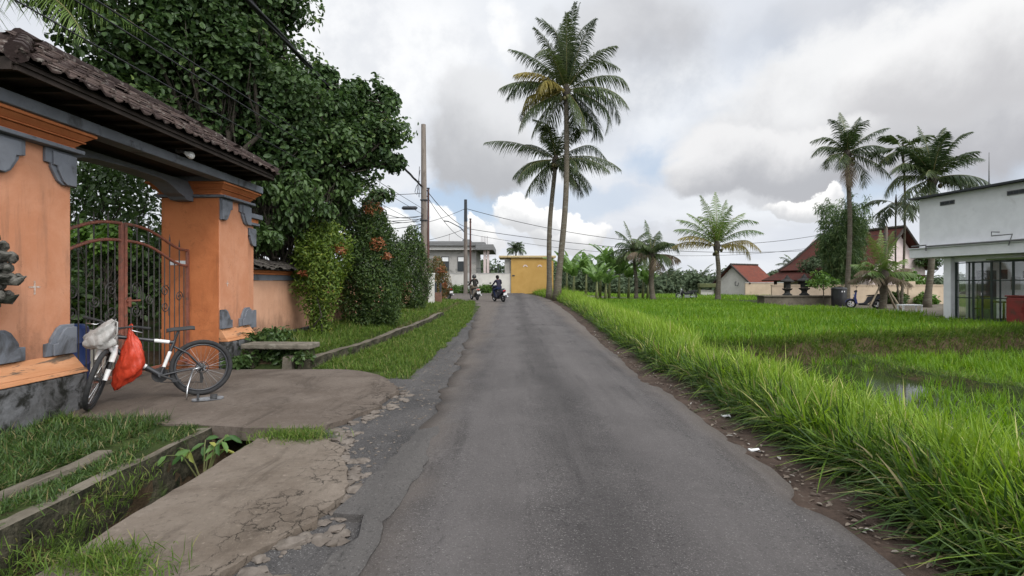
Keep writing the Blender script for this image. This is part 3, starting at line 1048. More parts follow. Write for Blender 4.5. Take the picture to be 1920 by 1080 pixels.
m, t, b = principled('paddy_water', 0.06, 0.5)
b.inputs['Base Color'].default_value = (0.022, 0.028, 0.012, 1)
bump(t, b, noise_at(t, obj_coord(t), 6, 4), 0.08, 0.01)
M_WATER = m
grid_sheet('paddy_water', np.array([4.4, 6, 8, 10, 14, 20, 30]), np.array([-3.0, 2, 6, 10, 14, 18]), z_water, M_WATER)
# ------------------------------------------------------------------ gatehouse
M_ORANGE = plaster('orange_plaster', (0.51, 0.245, 0.145), (0.45, 0.195, 0.105), (0.26, 0.135, 0.085), 0.65, (0.60, 0.36, 0.25), (0.3, 1.1))
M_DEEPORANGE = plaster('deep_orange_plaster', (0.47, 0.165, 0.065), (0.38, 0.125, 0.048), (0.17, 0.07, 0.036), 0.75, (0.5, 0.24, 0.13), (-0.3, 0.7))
M_PEACH = plaster('peach_plaster', (0.55, 0.31, 0.20), (0.49, 0.265, 0.165), (0.28, 0.16, 0.105), 0.55, None, (0.0, 0.75))
M_GREY = pm('grey_paint', (0.155, 0.165, 0.185), (0.125, 0.132, 0.148), 3, 0.75, 0.25, bs=30, bk=0.3, bd=0.005, c3=(0.06, 0.06, 0.062), s3=2.6)
M_BASE = pm('mouldy_plinth', (0.135, 0.135, 0.138), (0.08, 0.078, 0.076), 3.0, 0.9, 0.1, bs=18, bk=0.7, bd=0.02, c3=(0.018, 0.018, 0.015), s3=4.5, t3=(0.42, 0.60))
M_WORN = pm('worn_orange_ledge', (0.48, 0.24, 0.125), (0.42, 0.19, 0.09), 4, 0.9, 0.1, bs=20, bk=0.6, bd=0.015, c3=(0.12, 0.085, 0.06), s3=5, t3=(0.54, 0.62), squash=(1, 0.35, 2.5))
M_DARKWOOD = pm('dark_soffit_wood', (0.030, 0.022, 0.018), (0.020, 0.015, 0.012), 6, 0.8, 0.2)
M_WHITE = pm('white_paint', (0.72, 0.72, 0.71), (0.62, 0.62, 0.61), 8, 0.7, 0.3, bk=0.1)
M_CHALK = pm('worn_chalk', (0.52, 0.45, 0.40), (0.40, 0.27, 0.2), 40, lo=0.4, hi=0.55)
M_RUST = pm('brown_gate_paint', (0.235, 0.085, 0.055), (0.17, 0.058, 0.038), 12, 0.5, 0.4, bs=80, bk=0.15, bd=0.003, c3=(0.10, 0.06, 0.045), s3=9)
M_IRON = pm('dark_iron', (0.05, 0.045, 0.042), (0.032, 0.028, 0.026), 14, 0.55, 0.4, bk=0.1)
M_BULB = principled('frosted_bulb', 0.25, 0.5)[0]
M_BULB.node_tree.nodes['Principled BSDF'].inputs['Base Color'].default_value = (0.80, 0.80, 0.78, 1)


def tile_mat(name, c1, c2, c3):
    m, t, b = principled(name, 0.9, 0.15)
    at = N(t, 'ShaderNodeAttribute', attribute_name='var')
    vec = obj_coord(t)
    col = mixc(t, smooth(t, at.outputs['Fac'], 0.0, 1.0), c1, c2)
    col = mixc(t, smooth(t, noise_at(t, vec, 9, 7, 0.7), 0.54, 0.68), col, c3)
    t.links.new(col, b.inputs['Base Color'])
    bump(t, b, noise_at(t, vec, 40, 5, 0.65), 0.6, 0.01)
    return m


M_TILE = tile_mat('weathered_tiles', (0.032, 0.022, 0.020), (0.075, 0.053, 0.045), (0.17, 0.15, 0.13))
M_DARKTILE = tile_mat('mossy_tiles', (0.045, 0.038, 0.034), (0.075, 0.066, 0.056), (0.11, 0.11, 0.085))
M_REDTILE = tile_mat('red_brown_tiles', (0.125, 0.034, 0.022), (0.175, 0.055, 0.035), (0.085, 0.045, 0.035))


def tiles(name, O, U, Vv, inside, nu, nv, wu, wv, mat, parent, off, g=np.random.default_rng(4)):
    """pantiles: O eave corner, U unit along eave, Vv unit up the slope"""
    O, U, Vv = np.array(O), np.array(U), np.array(Vv)
    nrm = np.cross(U, Vv)
    if nrm[2] < 0: nrm = -nrm
    Vs, Fs, var = [], [], []
    b = 0
    prof = [(0.0, 0.030), (0.18, 0.046), (0.36, 0.030), (0.6, 0.006), (0.84, 0.010), (1.06, 0.032)]
    for j in range(nv):
        for i in range(nu):
            cu, cv = (i + 0.5) * wu, (j + 0.5) * wv
            if not inside(cu, cv):
                continue
            jj = g.normal(size=3) * 0.006
            tw = g.normal() * 0.02
            lift = 0.035 + abs(g.normal()) * 0.008
            row0 = [O + U * (i * wu + p * wu * 1.02 + jj[0]) + Vv * (j * wv - 0.02 + jj[1] + tw * p) + nrm * (h * wu / 0.2 + lift + jj[2]) for p, h in prof]
            row1 = [O + U * (i * wu + p * wu * 1.02 + jj[0]) + Vv * ((j + 1) * wv + 0.03 + jj[1]) + nrm * (h * wu / 0.2 + 0.008 + jj[2]) for p, h in prof]
            lip = [r - nrm * 0.022 for r in row0]
            Vs += lip + row0 + row1
            k = len(prof)
            for a in range(k - 1):
                Fs.append((b + a, b + a + 1, b + k + a + 1, b + k + a))
                Fs.append((b + k + a, b + k + a + 1, b + 2 * k + a + 1, b + 2 * k + a))
            var += [g.random()] * (2 * (k - 1))
            b += 3 * k
    return np_mesh(name, np.array(Vs) - np.array(off), np.array(Fs), mat, parent, np.array(var))


GX0 = -5.0          # front of the pillars
G0 = Vector((-5.5, 7.25, 0.05))
gate_house = thing('gatehouse', G0, 'orange plastered gatehouse with grey trim and a dark tiled hip roof', 'gatehouse')


def curved_block(cy, cz, w, h, hand, up, steps=True):
    """corner ornament outline in (y, z): stepped and curved on its inner side. hand +1: straight side at +y"""
    pts = [(0, 0), (0.0, h), (-0.42 * w, h), (-0.58 * w, 0.9 * h), (-0.70 * w, 0.72 * h), (-0.80 * w, 0.56 * h), (-0.82 * w, 0.44 * h), (-1.0 * w, 0.42 * h), (-1.0 * w, 0.0)]
    out = []
    for (a, b) in pts:
        if not up: b = h - b
        out.append((cy + a * hand, cz + b))
    return out


def yzx(x0):
    return lambda u, v, w: Vector((x0 + w, u, v))


def pillar(y0, y1, label=None):
    yc, w = (y0 + y1) / 2, y1 - y0
    m = MB().span((-6.0, y0, 0.55), (GX0, y1, 3.0))
    body = m.build('pillar', M_ORANGE if y0 < 7 else M_ORANGE, gate_house, bevel=0.012, off=G0)
    # plinth with its sloped, worn ledge
    near = 0.10 if y0 < 7 else 0.0
    p = MB().span((-6.0, y0 - near, -0.25), (-4.86, y1 + 0.06, 0.48))
    p.build('plinth', M_BASE, body, bevel=0.02, off=G0)
    l = MB()
    a, b_ = 0.485, 0.70
    for (za, zb, ea, eb) in ((a, 0.53, 0.15, 0.13), (0.53, b_, 0.12, 0.02)):
        vs = [(-6.0, y0 - ea * 7 * near, za), (GX0 + ea, y0 - ea * 7 * near, za), (GX0 + ea, y1 + ea * 0.5, za), (-6.0 - ea, y1 + ea * 0.5, za),
              (-6.0 - eb, y0 - eb * 7 * near, zb), (GX0 + eb, y0 - eb * 7 * near, zb), (GX0 + eb, y1 + eb * 0.5, zb), (-6.0 - eb, y1 + eb * 0.5, zb)]
        l.add(vs, [(3, 2, 1, 0), (4, 5, 6, 7), (0, 1, 5, 4), (1, 2, 6, 5), (2, 3, 7, 6), (3, 0, 4, 7)])
    l.build('ledge', M_WORN, body, bevel=0.01, off=G0)
    # corner ornaments, two at the foot and two under the capital, each of two layers
    for up, z, h in ((True, 0.705, 0.33), (False, 2.58, 0.37)):
        for hand, cy in ((1, y1 + 0.012), (-1, y0 - 0.012)):
            o = MB()
            o.prism(curved_block(cy, z, 0.36, h, hand, up), 0.0, 0.035, yzx(GX0 + 0.001))
            o.prism(curved_block(cy + 0.002 * hand, z + 0.004, 0.29, h - 0.035, hand, up), 0.035, 0.062, yzx(GX0 + 0.001))
            o.build('corner_ornament', M_GREY, body, bevel=0.006, off=G0)
    # capital
    c = MB()
    c.span((-6.06, y0 - 0.06, 2.955), (GX0 + 0.12, y1 + 0.06, 3.0), mi=1)
    for (z0, z1, e0, e1) in ((3.003, 3.03, 0.04, 0.04), (3.03, 3.085, 0.025, 0.075), (3.088, 3.105, 0.10, 0.10), (3.107, 3.165, 0.085, 0.15), (3.168, 3.205, 0.17, 0.17)):
        c.add([(-6.0 - e, y0 - e, z) if i == 0 else (GX0 + e, y0 - e, z) if i == 1 else (GX0 + e, y1 + e, z) if i == 2 else (-6.0 - e, y1 + e, z) for (e, z) in ((e0, z0), (e1, z1)) for i in range(4)],
              [(3, 2, 1, 0), (4, 5, 6, 7), (0, 1, 5, 4), (1, 2, 6, 5), (2, 3, 7, 6), (3, 0, 4, 7)])
    c.build('capital', [M_DEEPORANGE, M_GREY], body, bevel=0.01, off=G0)
    return body


pl = pillar(4.88, 5.80)
pr = pillar(8.76, 9.70)
# inner face of the far pillar, roof shade painted in as deeper orange
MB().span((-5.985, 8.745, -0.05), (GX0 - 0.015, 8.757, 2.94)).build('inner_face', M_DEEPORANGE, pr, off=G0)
MB().span((-5.84, 8.738, 1.80), (-5.57, 8.743, 1.875)).build('number_plate', M_WHITE, pr, off=G0)
# chalked crosses
for (par, y, z, s) in ((pl, 5.36, 1.455, 0.065), (pr, 8.99, 1.49, 0.045)):
    k = MB()
    k.span((GX0 + 0.001, y - s, z - 0.008), (GX0 + 0.004, y + s, z + 0.008))
    k.span((GX0 + 0.001, y - 0.008, z - s * 1.2), (GX0 + 0.0055, y + 0.008, z + s))
    k.build('cross_mark', M_CHALK, par, off=G0)
# stepped wing on the far side
wg = MB().span((-5.75, 9.703, 0.5), (-5.12, 10.15, 2.62))
wing = wg.build('wing', M_ORANGE, gate_house, bevel=0.012, off=G0)
k = MB()
k.span((-5.8, 9.71, 2.62), (-5.04, 10.24, 2.67), mi=1); k.span((-5.78, 9.71, 2.67), (-5.06, 10.22, 2.75)); k.span((-5.82, 9.71, 2.75), (-5.0, 10.28, 2.84), mi=1)
k.build('capital', [M_DEEPORANGE, M_GREY], wing, bevel=0.008, off=G0)
k = MB()
k.prism(curved_block(10.16, 2.22, 0.28, 0.34, 1, False), 0.0, 0.05, yzx(-5.119)); k.build('corner_ornament', M_GREY, wing, bevel=0.006, off=G0)
k = MB()
k.prism(curved_block(10.16, 0.62, 0.28, 0.34, 1, True), 0.0, 0.05, yzx(-5.119)); k.build('corner_ornament', M_GREY, wing, bevel=0.006, off=G0)
k = MB().span((-5.118, 9.74, 0.96), (-5.108, 9.85, 1.9)); k.build('grey_stripe', M_GREY, wing, off=G0)
k = MB().span((-5.85, 9.703, -0.2), (-5.0, 10.3, 0.46)); k.build('plinth', M_BASE, wing, bevel=0.02, off=G0)

# lintel: grey edge beam carried right along the front, soffit, arched beam across the opening
mb = MB()
mb.span((-6.12, 4.76, 3.207), (-4.79, 5.96, 3.335)); mb.span((-6.12, 8.58, 3.207), (-4.79, 9.86, 3.335)); mb.span((-5.0, 5.96, 3.207), (-4.79, 8.58, 3.335))
MB().span((-6.1, 5.962, 3.28), (-5.002, 8.578, 3.334)).build('soffit', M_DARKWOOD, gate_house, off=G0)  # dark board: the recess's deep shade is put into its colour
mb.build('edge_beam', M_GREY, gate_house, bevel=0.01, off=G0)
arch = [(5.81, 3.205), (5.81, 2.88), (6.0, 2.88), (6.06, 2.93), (6.2, 2.97), (6.34, 3.04), (6.5, 3.09), (6.7, 3.115), (7.28, 3.13),
        (7.9, 3.115), (8.08, 3.09), (8.22, 3.04), (8.36, 2.97), (8.5, 2.93), (8.56, 2.88), (8.735, 2.88), (8.735, 3.205)]
arch = [(a, b if b < 3.2 else (3.278 if 5.97 < a < 8.57 else 3.205)) for a, b in arch]
MB().prism([(a, b) for a, b in arch], -5.72, -5.43, lambda u, v, w: Vector((w, u, v))).build('arched_beam', M_GREY, gate_house, bevel=0.008, off=G0)
# roof: hip, tiled, overhanging
roofZ, eX, rX, rZ = 3.5, -4.40, -5.46, 4.19
y0, y1, ry0, ry1, bX = 4.55, 9.55, 5.75, 8.35, -6.52
E = MB()
c = [(eX, y0, roofZ), (eX, y1, roofZ), (bX, y1, roofZ), (bX, y0, roofZ)]
r = [(rX, ry0, rZ), (rX, ry1, rZ)]
E.add(c + r, [(0, 1, 5, 4), (1, 2, 5), (2, 3, 4, 5), (3, 0, 4)])
E.add([(x, y, z - 0.05) for (x, y, z) in c], [(0, 1, 2, 3)])
E.span((-6.3, 4.9, 3.338), (-4.95, 9.7, 3.46))
roof = E.build('roof', M_DARKWOOD, gate_house, off=G0)
fb = MB()
fb.span((eX - 0.05, y0 + 0.02, 3.40), (eX - 0.02, y1 - 0.02, 3.515)); fb.span((bX, y0, 3.40), (eX - 0.05, y0 + 0.03, 3.515)); fb.span((bX, y1 - 0.03, 3.40), (eX - 0.05, y1, 3.515))
for i in range(14):
    y = y0 + 0.2 + i * 0.355
    fb.span((-4.98, y, 3.40), (eX - 0.06, y + 0.05, 3.445))
fb.build('eave_boards', M_DARKWOOD, roof, off=G0)
sl_ = math.hypot(eX - rX, rZ - roofZ)
vv = Vector((rX - eX, 0, rZ - roofZ)).normalized()
tan_ = (ry0 - y0) / sl_
tiles('roof_tiles', (eX, y0, roofZ), (0, 1, 0), vv, lambda u, v: u > v * tan_ - 0.05 and u < 5.0 - v * tan_ + 0.05, 25, 7, 0.2, 0.18, M_TILE, roof, G0)
vv = Vector((rX - bX, 0, rZ - roofZ)).normalized()
tiles('roof_tiles', (bX, y0, roofZ), (0, 1, 0), vv, lambda u, v: u > v * tan_ - 0.05 and u < 5.0 - v * tan_ + 0.05, 25, 7, 0.2, 0.18, M_TILE, roof, G0)
for (yy, ry, s) in ((y0, ry0, 1), (y1, ry1, -1)):
    vv = Vector((0, ry - yy, rZ - roofZ)); L_ = vv.length
    tiles('roof_tiles', (bX, yy, roofZ), (1, 0, 0), vv.normalized(), lambda u, v: u > v / L_ * 1.06 - 0.05 and u < 2.12 - v / L_ * 1.06 + 0.05, 11, 8, 0.193, 0.178, M_TILE, roof, G0)


def ridge(mb, a, b, r=0.11, k=0.3):
    a, b = Vector(a), Vector(b)
    n = max(1, int((b - a).length / k))
    for i in range(n):
        p, q = a.lerp(b, i / n), a.lerp(b, (i + 1.12) / n)
        mb.tube([p, q], [r * 1.08, r * 0.9], n=10)


rb = MB()
ridge(rb, (rX, ry0 - 0.1, rZ + 0.03), (rX, ry1 + 0.1, rZ + 0.03), 0.09)
for (x, y, ry) in ((eX, y0, ry0), (eX, y1, ry1), (bX, y0, ry0), (bX, y1, ry1)):
    ridge(rb, (x, y, roofZ + 0.05), (rX, ry, rZ + 0.04), 0.085)
rb.build('ridge_tiles', M_TILE, roof, smoothf=True, auto=40, off=G0)
# bulb on the beam
lp = thing('lamp', (-4.77, 7.32, 3.40), 'small white bulb lamp fixed on the gatehouse eave beam', 'lamp')
k = MB().box((-0.005, 0, 0), (0.03, 0.09, 0.09)).tube([(0.01, 0, 0), (0.07, 0.03, -0.03)], 0.03, 10)
k.build('lamp_base', M_IRON, lp, bevel=0.004)
k = MB().lathe((0.065, 0.028, -0.028), [(0.022, 0), (0.026, 0.02), (0.048, 0.06), (0.055, 0.09), (0.045, 0.12), (0.02, 0.138)], 14, axis=(0.8, 0.45, -0.4))
k.build('bulb', M_BULB, lp, smoothf=True)

# ------------------------------------------------------------------ iron gate
IG = Vector((-5.53, 7.28, 0.07))
iron = thing('iron_gate', IG, 'double leaf iron gate with brown arched top rails and scrollwork bars', 'gate')


def arc_z(t, top, end):
    """top line of a leaf: t from 0 at the middle to 1 at the hinge"""
    return top - (top - end) * (0.5 - 0.5 * math.cos(math.pi * min(1, (t / 0.93)) ** 1.35))


for s in (1, -1):
    W_ = 1.44
    fr = MB()
    yy = lambda t: s * (0.03 + W_ * t)
    for top, end in ((2.27, 1.98), (2.03, 1.72)):
        fr.tube([(0, yy(i / 16), arc_z(i / 16, top, end) - 0.07 + 0.07) for i in range(17)], 0.023, 8)
    fr.box((0, yy(0.005), 1.15), (0.045, 0.045, 2.24)); fr.box((0, yy(0.985), 1.0), (0.045, 0.045, 1.96))
    fr.box((0, yy(0.5), 0.12), (0.04, W_, 0.04))
    leaf_ = fr.build('gate_leaf', M_RUST, iron, bevel=0.004)
    bars = MB()
    n = 12
    for i in range(1, n):
        t = i / n
        zt = arc_z(t, 2.03, 1.72)
        z2 = arc_z(t, 2.27, 1.98) + 0.10
        bars.tube([(0, yy(t), 0.10), (0, yy(t), zt)], 0.008, 6)
        if i % 2 == 0:
            bars.tube([(0, yy(t), zt), (0, yy(t), z2 - 0.05), (0, yy(t), z2 + 0.05)], [0.008, 0.012, 0.002], 6)
    bars.build('bars', M_IRON, leaf_)
    for (ct, cz, rr, sg) in ((0.14, 1.34, 0.10, 1), (0.14, 1.02, 0.10, -1), (0.33, 1.18, 0.085, -1), (0.58, 1.30, 0.10, 1), (0.58, 1.05, 0.09, -1), (0.82, 1.2, 0.09, 1)):
        sc = MB()
        pts = []
        for i in range(26):
            a = i / 25 * 4.2 * math.pi * 0.75
            rad = rr * (1 - i / 25 * 0.8)
            pts.append((0.012, s * (0.03 + W_ * ct) + s * rad * math.cos(a), cz + sg * rad * math.sin(a)))
        sc.tube([(0.012, pts[0][1], 0.9 if sg < 0 else 1.18)] + pts, 0.0075, 6)
        sc.build('scrollwork', M_IRON, leaf_)
    if s == 1:
        k = MB().box((0.03, yy(0.09), 1.17), (0.03, 0.26, 0.025)).box((0.03, yy(0.03), 1.15), (0.035, 0.05, 0.14))
        k.build('latch', M_RUST, leaf_, bevel=0.004)

# ------------------------------------------------------------------ street wall beyond the gate
SW = Vector((-5.3, 18, 0.2))
wall = thing('street_wall', SW, 'long peach plaster wall with grey band and mossy tiled coping', 'wall')
zb = lambda y: float(zroad(y)) + 0.22
m = MB(); m.span((-5.5, 10.153, 0.12), (-5.3, 27.0, 1.55)); m.build('wall_panel', M_PEACH, wall, off=SW)
m = MB(); m.span((-5.53, 10.16, -0.1), (-5.265, 27, 0.37)); m.build('wall_base', M_BASE, wall, bevel=0.01, off=SW)
m = MB(); m.span((-5.52, 10.16, 1.553), (-5.27, 27, 1.67), mi=1); m.span((-5.54, 10.16, 1.673), (-5.24, 27, 1.715)); m.span((-5.56, 10.16, 1.72), (-5.21, 27, 1.765)); m.build('band', [M_DEEPORANGE, M_GREY], wall, off=SW)
m = MB(); m.prism([(-5.70, 1.77), (-5.06, 1.77), (-5.4, 1.95)], 10.16, 27, lambda u, v, w: Vector((u, w, v)))
cop = m.build('coping', M_DARKTILE, wall, off=SW)
tiles('coping_tiles', (-5.05, 10.16, 1.775), (0, 1, 0), Vector((-0.35, 0, 0.18)).normalized(), lambda u, v: True, 92, 3, 0.183, 0.13, M_DARKTILE, cop, SW)
for y in (16.0, 21.5):
    m = MB(); m.span((-5.58, y, 0.0), (-5.2, y + 0.4, 1.5)); m.build('wall_pier', M_PEACH, wall, bevel=0.01, off=SW)
# white post where the wall ends
tag(MB().box((0, 0, 0.85), (0.32, 0.3, 1.9)).box((0, 0, 1.83), (0.38, 0.36, 0.08)).build('wall_post', pm('white_render', (0.55, 0.54, 0.50), (0.42, 0.41, 0.37), 3, c3=(0.25, 0.24, 0.2)), bevel=0.01),
    'whitish square wall post right behind the tall wooden pole', 'post').location = (-4.35, 27.6, 0.15)

# ------------------------------------------------------------------ carved stone bracket at the frame edge
M_CARVED = pm('carved_stone', (0.14, 0.132, 0.115), (0.07, 0.065, 0.055), 9, 0.9, 0.1, bs=22, bk=1.0, bd=0.03, c3=(0.025, 0.026, 0.02), s3=8, t3=(0.46, 0.6))
st = MB()
gs = np.random.default_rng(9)
tiers = [(1.32, 0.10, 0.05), (1.40, 0.20, 0.05), (1.50, 0.14, 0.05), (1.56, 0.27, 0.06), (1.66, 0.20, 0.07), (1.76, 0.24, 0.07), (1.86, 0.17, 0.06), (1.94, 0.10, 0.06)]
for (z, r, h) in tiers:
    st.lathe((0, 0, z - 1.3), [(r * 0.6, -h), (r, -h * 0.2), (r * 1.05, h * 0.3), (r * 0.55, h)], 12)
    n = 9
    for i in range(n):
        a = 2 * math.pi * i / n + z
        st.lathe((math.cos(a) * r * 0.92, math.sin(a) * r * 0.92, z - 1.3 - 0.01), [(0.015, -0.05), (0.045, -0.01), (0.04, 0.03), (0.012, 0.06)], 7)
for (z, r) in ((1.38, 0.30), (1.55, 0.36)):
    for i in range(4):
        a = math.pi / 2 * i + 0.2
        st.tube([(math.cos(a) * 0.1, math.sin(a) * 0.1, z - 1.3), (math.cos(a) * r * 0.8, math.sin(a) * r * 0.8, z - 1.32), (math.cos(a) * r, math.sin(a) * r, z - 1.27)], [0.05, 0.04, 0.006], 7)
st.box((-0.12, 0, 0.3), (0.2, 0.16, 0.5))
cs = st.build('stone_carving', M_CARVED, smoothf=True, auto=50)
cs.location = (-4.84, 4.66, 1.28)
tag(cs, 'dark tiered carved stone ornament on the left orange pillar', 'carving')

# ------------------------------------------------------------------ things behind the gate
M_BLUE = pm('blue_plastic', (0.015, 0.035, 0.12), (0.012, 0.028, 0.10), 4, 0.4, 0.5, bk=0.05)
bl = MB().lathe((0, 0, 0), [(0.20, 0), (0.23, 0.03), (0.235, 0.25), (0.245, 0.27), (0.235, 0.29), (0.235, 0.55), (0.245, 0.57), (0.235, 0.59), (0.22, 0.78), (0.17, 0.82)], 20)
b_ = bl.build('drum', M_BLUE, smoothf=True, auto=40); b_.location = (-6.15, 7.1, 0.1); tag(b_, 'dark blue plastic drum behind the iron gate', 'drum')
pt = MB().box((0, 0, 0.32), (0.5, 0.5, 0.64), taper=1.1)
pt.box((0, 0, 0.65), (0.6, 0.6, 0.06))
for a in range(4):
    q = Matrix.Rotation(a * math.pi / 2, 3, 'Z')
    for (p, s) in (((0.27, 0, 0.56), (0.03, 0.5, 0.05)), ((0.26, 0.22, 0.3), (0.03, 0.05, 0.5)), ((0.26, -0.22, 0.3), (0.03, 0.05, 0.5)), ((0.255, 0, 0.06), (0.03, 0.48, 0.06))):
        pt.box(q @ Vector(p), s, rot=q)
planter = thing('planter', (-6.75, 8.3, 0.08), 'pale concrete planter box standing just behind the iron gate', 'planter', rz=0.5)
pt.build('tub', pm('pale_cast_stone', (0.34, 0.31, 0.26), (0.26, 0.24, 0.2), 5, c3=(0.13, 0.12, 0.09), s3=3), planter, bevel=0.01)
MB().box((0, 0, 0.675), (0.5, 0.5, 0.02)).build('soil', M_SOIL, planter)
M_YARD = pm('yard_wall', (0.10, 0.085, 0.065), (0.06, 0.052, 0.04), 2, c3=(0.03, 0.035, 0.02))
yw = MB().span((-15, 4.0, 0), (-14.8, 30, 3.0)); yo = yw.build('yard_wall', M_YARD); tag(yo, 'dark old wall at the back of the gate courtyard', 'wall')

# ------------------------------------------------------------------ stone bench
bn = thing('stone_bench', (-4.05, 8.98, 0.1), 'low worn stone slab bench beside the far orange pillar', 'bench', rz=-0.05)
M_BENCH = pm('bench_stone', (0.17, 0.15, 0.12), (0.10, 0.09, 0.07), 5, 0.9, 0.1, bs=25, bk=0.7, bd=0.02, c3=(0.26, 0.24, 0.2), s3=6, t3=(0.58, 0.7))
k = MB().box((0, 0, 0.30), (1.22, 0.42, 0.09)); k.build('seat', M_BENCH, bn, bevel=0.02)
for x in (-0.5, 0.46):
    MB().box((x, 0, 0.08), (0.18, 0.34, 0.345), taper=0.9).build('leg', M_STONEWALL, bn, bevel=0.02)
# ------------------------------------------------------------------ bicycle
M_TYRE = pm('tyre_rubber', (0.022, 0.022, 0.023), (0.032, 0.031, 0.030), 20, 0.85, 0.2, bs=120, bk=0.4, bd=0.004)
M_BLACK = pm('black_gloss', (0.018, 0.018, 0.02), (0.025, 0.025, 0.027), 8, 0.35, 0.5, bk=0.03)
M_MATT = pm('black_matt', (0.025, 0.025, 0.026), (0.035, 0.034, 0.033), 8, 0.7, 0.3, bk=0.1)
M_BWHITE = pm('white_lacquer', (0.66, 0.65, 0.63), (0.55, 0.54, 0.52), 6, 0.35, 0.5, bk=0.04, c3=(0.40, 0.37, 0.33), s3=5, t3=(0.6, 0.75))
M_STEEL = principled('bright_steel', 0.3, 0.5, 1.0)[0]
M_STEEL.node_tree.nodes['Principled BSDF'].inputs['Base Color'].default_value = (0.55, 0.55, 0.55, 1)

WR = 0.345
rear = Vector((-3.88, 6.42, 0))
front = Vector((-4.76, 5.74, 0))
hd = (front - rear); hd.z = 0
WB = 1.08
rz_b = math.atan2(hd.y, hd.x)
rear.z = z_ramp(rear.x, rear.y) + 0.004
bike = thing('bicycle', rear, 'black and white mountain bike on its stand in front of the iron gate', 'bicycle', rz=rz_b)
LEAN = R(7)
bike.rotation_euler = (-LEAN * 0 - R(-6), math.asin((rear.z - z_ramp(front.x, front.y)) / WB), rz_b)
bike.rotation_mode = 'XYZ'


def wheel(name, parent, c, q=None, disc=True):
    q = q or Matrix.Identity(3)
    c = Vector(c)
    T = lambda p: c + q @ Vector(p)
    ax = q @ Vector((0, 1, 0))
    w = MB().ring(c, ax, WR - 0.026, 0.026, 48, 10).build('tyre', M_TYRE, None, smoothf=True)
    w.name = name
    w.parent = parent
    MB().ring(c, ax, WR - 0.062, 0.013, 48, 6).build('rim', M_BLACK, w, smoothf=True)
    sp = MB()
    for i in range(28):
        a = 2 * math.pi * i / 28
        s = 0.03 if i % 2 else -0.03
        a2 = a + (0.5 if i % 4 < 2 else -0.5)
        sp.tube([T((0.022 * math.cos(a2), s, 0.022 * math.sin(a2))), T(((WR - 0.06) * math.cos(a), 0, (WR - 0.06) * math.sin(a)))], 0.0016, 4, cap=False)
    sp.build('spokes', M_STEEL, w)
    h = MB().tube([T((0, -0.05, 0)), T((0, -0.03, 0)), T((0, -0.028, 0)), T((0, 0.028, 0)), T((0, 0.03, 0)), T((0, 0.05, 0))], [0.01, 0.012, 0.024, 0.024, 0.012, 0.01], 12)
    h.ring(c + q @ Vector((0, 0.036, 0)), ax, 0.068, 0.005, 24, 4)
    h.build('hub', M_MATT, w, smoothf=True, auto=40)
    return w


wheel('rear_wheel', bike, (0, 0, WR))
BB = Vector((0.43, 0, 0.30)); ST = Vector((0.285, 0, 0.68)); HT = Vector((0.865, 0, 0.80)); HB = Vector((0.90, 0, 0.68)); RA = Vector((0, 0, WR))
f = MB()
f.tube([ST, ST.lerp(HT, 0.5), HT], [0.021, 0.021, 0.024], 10)
f.tube([BB, HB], [0.027, 0.03], 10)
f.tube([BB, ST + (ST - BB).normalized() * 0.03], 0.019, 10)
f.tube([HB - (HT - HB) * 0.15, HT + (HT - HB) * 0.15], 0.027, 10)
for s in (-1, 1):
    f.tube([BB + Vector((-0.03, 0.03 * s, 0)), Vector((0.2, 0.05 * s, 0.33)), RA + Vector((0, 0.062 * s, 0))], [0.014, 0.012, 0.01], 8)
    f.tube([ST - Vector((0, -0.02 * s, 0.05)), Vector((0.14, 0.045 * s, 0.53)), RA + Vector((0, 0.062 * s, 0))], [0.012, 0.011, 0.01], 8)
f.tube([BB - Vector((0, 0.04, 0)), BB + Vector((0, 0.04, 0))], 0.026, 12)
frame = f.build('frame', M_BLACK, bike, smoothf=True, auto=45)
for (a, b, r) in ((ST.lerp(HT, 0.08), ST.lerp(HT, 0.34), 0.0225), (BB.lerp(ST, 0.25), BB.lerp(ST, 0.72), 0.0205), (BB.lerp(HB, 0.3), BB.lerp(HB, 0.62), 0.0298)):
    MB().tube([a, b], r, 10, cap=False).build('frame_decal', M_BWHITE, frame, smoothf=True)
s = MB()
s.tube([ST, Vector((0.235, 0, 0.825))], 0.0145, 10)
s.build('seat_post', M_MATT, bike, smoothf=True, auto=40)
sd = []
prof = [(-0.16, 0.068, 0.0), (-0.13, 0.078, 0.008), (-0.06, 0.066, 0.004), (0.0, 0.036, 0.0), (0.06, 0.024, 0.0), (0.12, 0.018, -0.008), (0.135, 0.006, -0.015)]
sdl = MB(); vs = []
for (x, hw, dz) in prof:
    for (u, v) in ((-1, -0.022), (-0.85, 0.012), (-0.4, 0.02), (0, 0.012), (0.4, 0.02), (0.85, 0.012), (1, -0.022), (0, -0.03)):
        vs.append((0.225 + x, u * hw, 0.845 + dz + v))
fs = [(i * 8 + k, i * 8 + (k + 1) % 8, (i + 1) * 8 + (k + 1) % 8, (i + 1) * 8 + k) for i in range(len(prof) - 1) for k in range(8)] + [tuple(range(8)), tuple(range(48, 56))]
sdl.add(vs, fs); sdl.build('saddle', M_MATT, bike, smoothf=True, auto=60)
cr = MB()
cr.tube([BB + Vector((0, -0.052, 0)), BB + Vector((0, -0.048, 0))], 0.088, 28)
for (sy, a) in ((-1, 0.5), (1, 0.5 + math.pi)):
    e = BB + Vector((0.17 * math.cos(a), 0.075 * sy, 0.17 * math.sin(a)))
    cr.tube([BB + Vector((0, 0.06 * sy, 0)), e], [0.014, 0.011], 8)
    cr.box(e + Vector((0, 0.055 * sy, 0)), (0.09, 0.09, 0.02))
cr.build('crankset', M_MATT, bike, bevel=0.002)
ch = MB()
ch.tube([BB + Vector((0, -0.05, 0.088)), RA + Vector((0, -0.05, 0.045))], 0.005, 5)
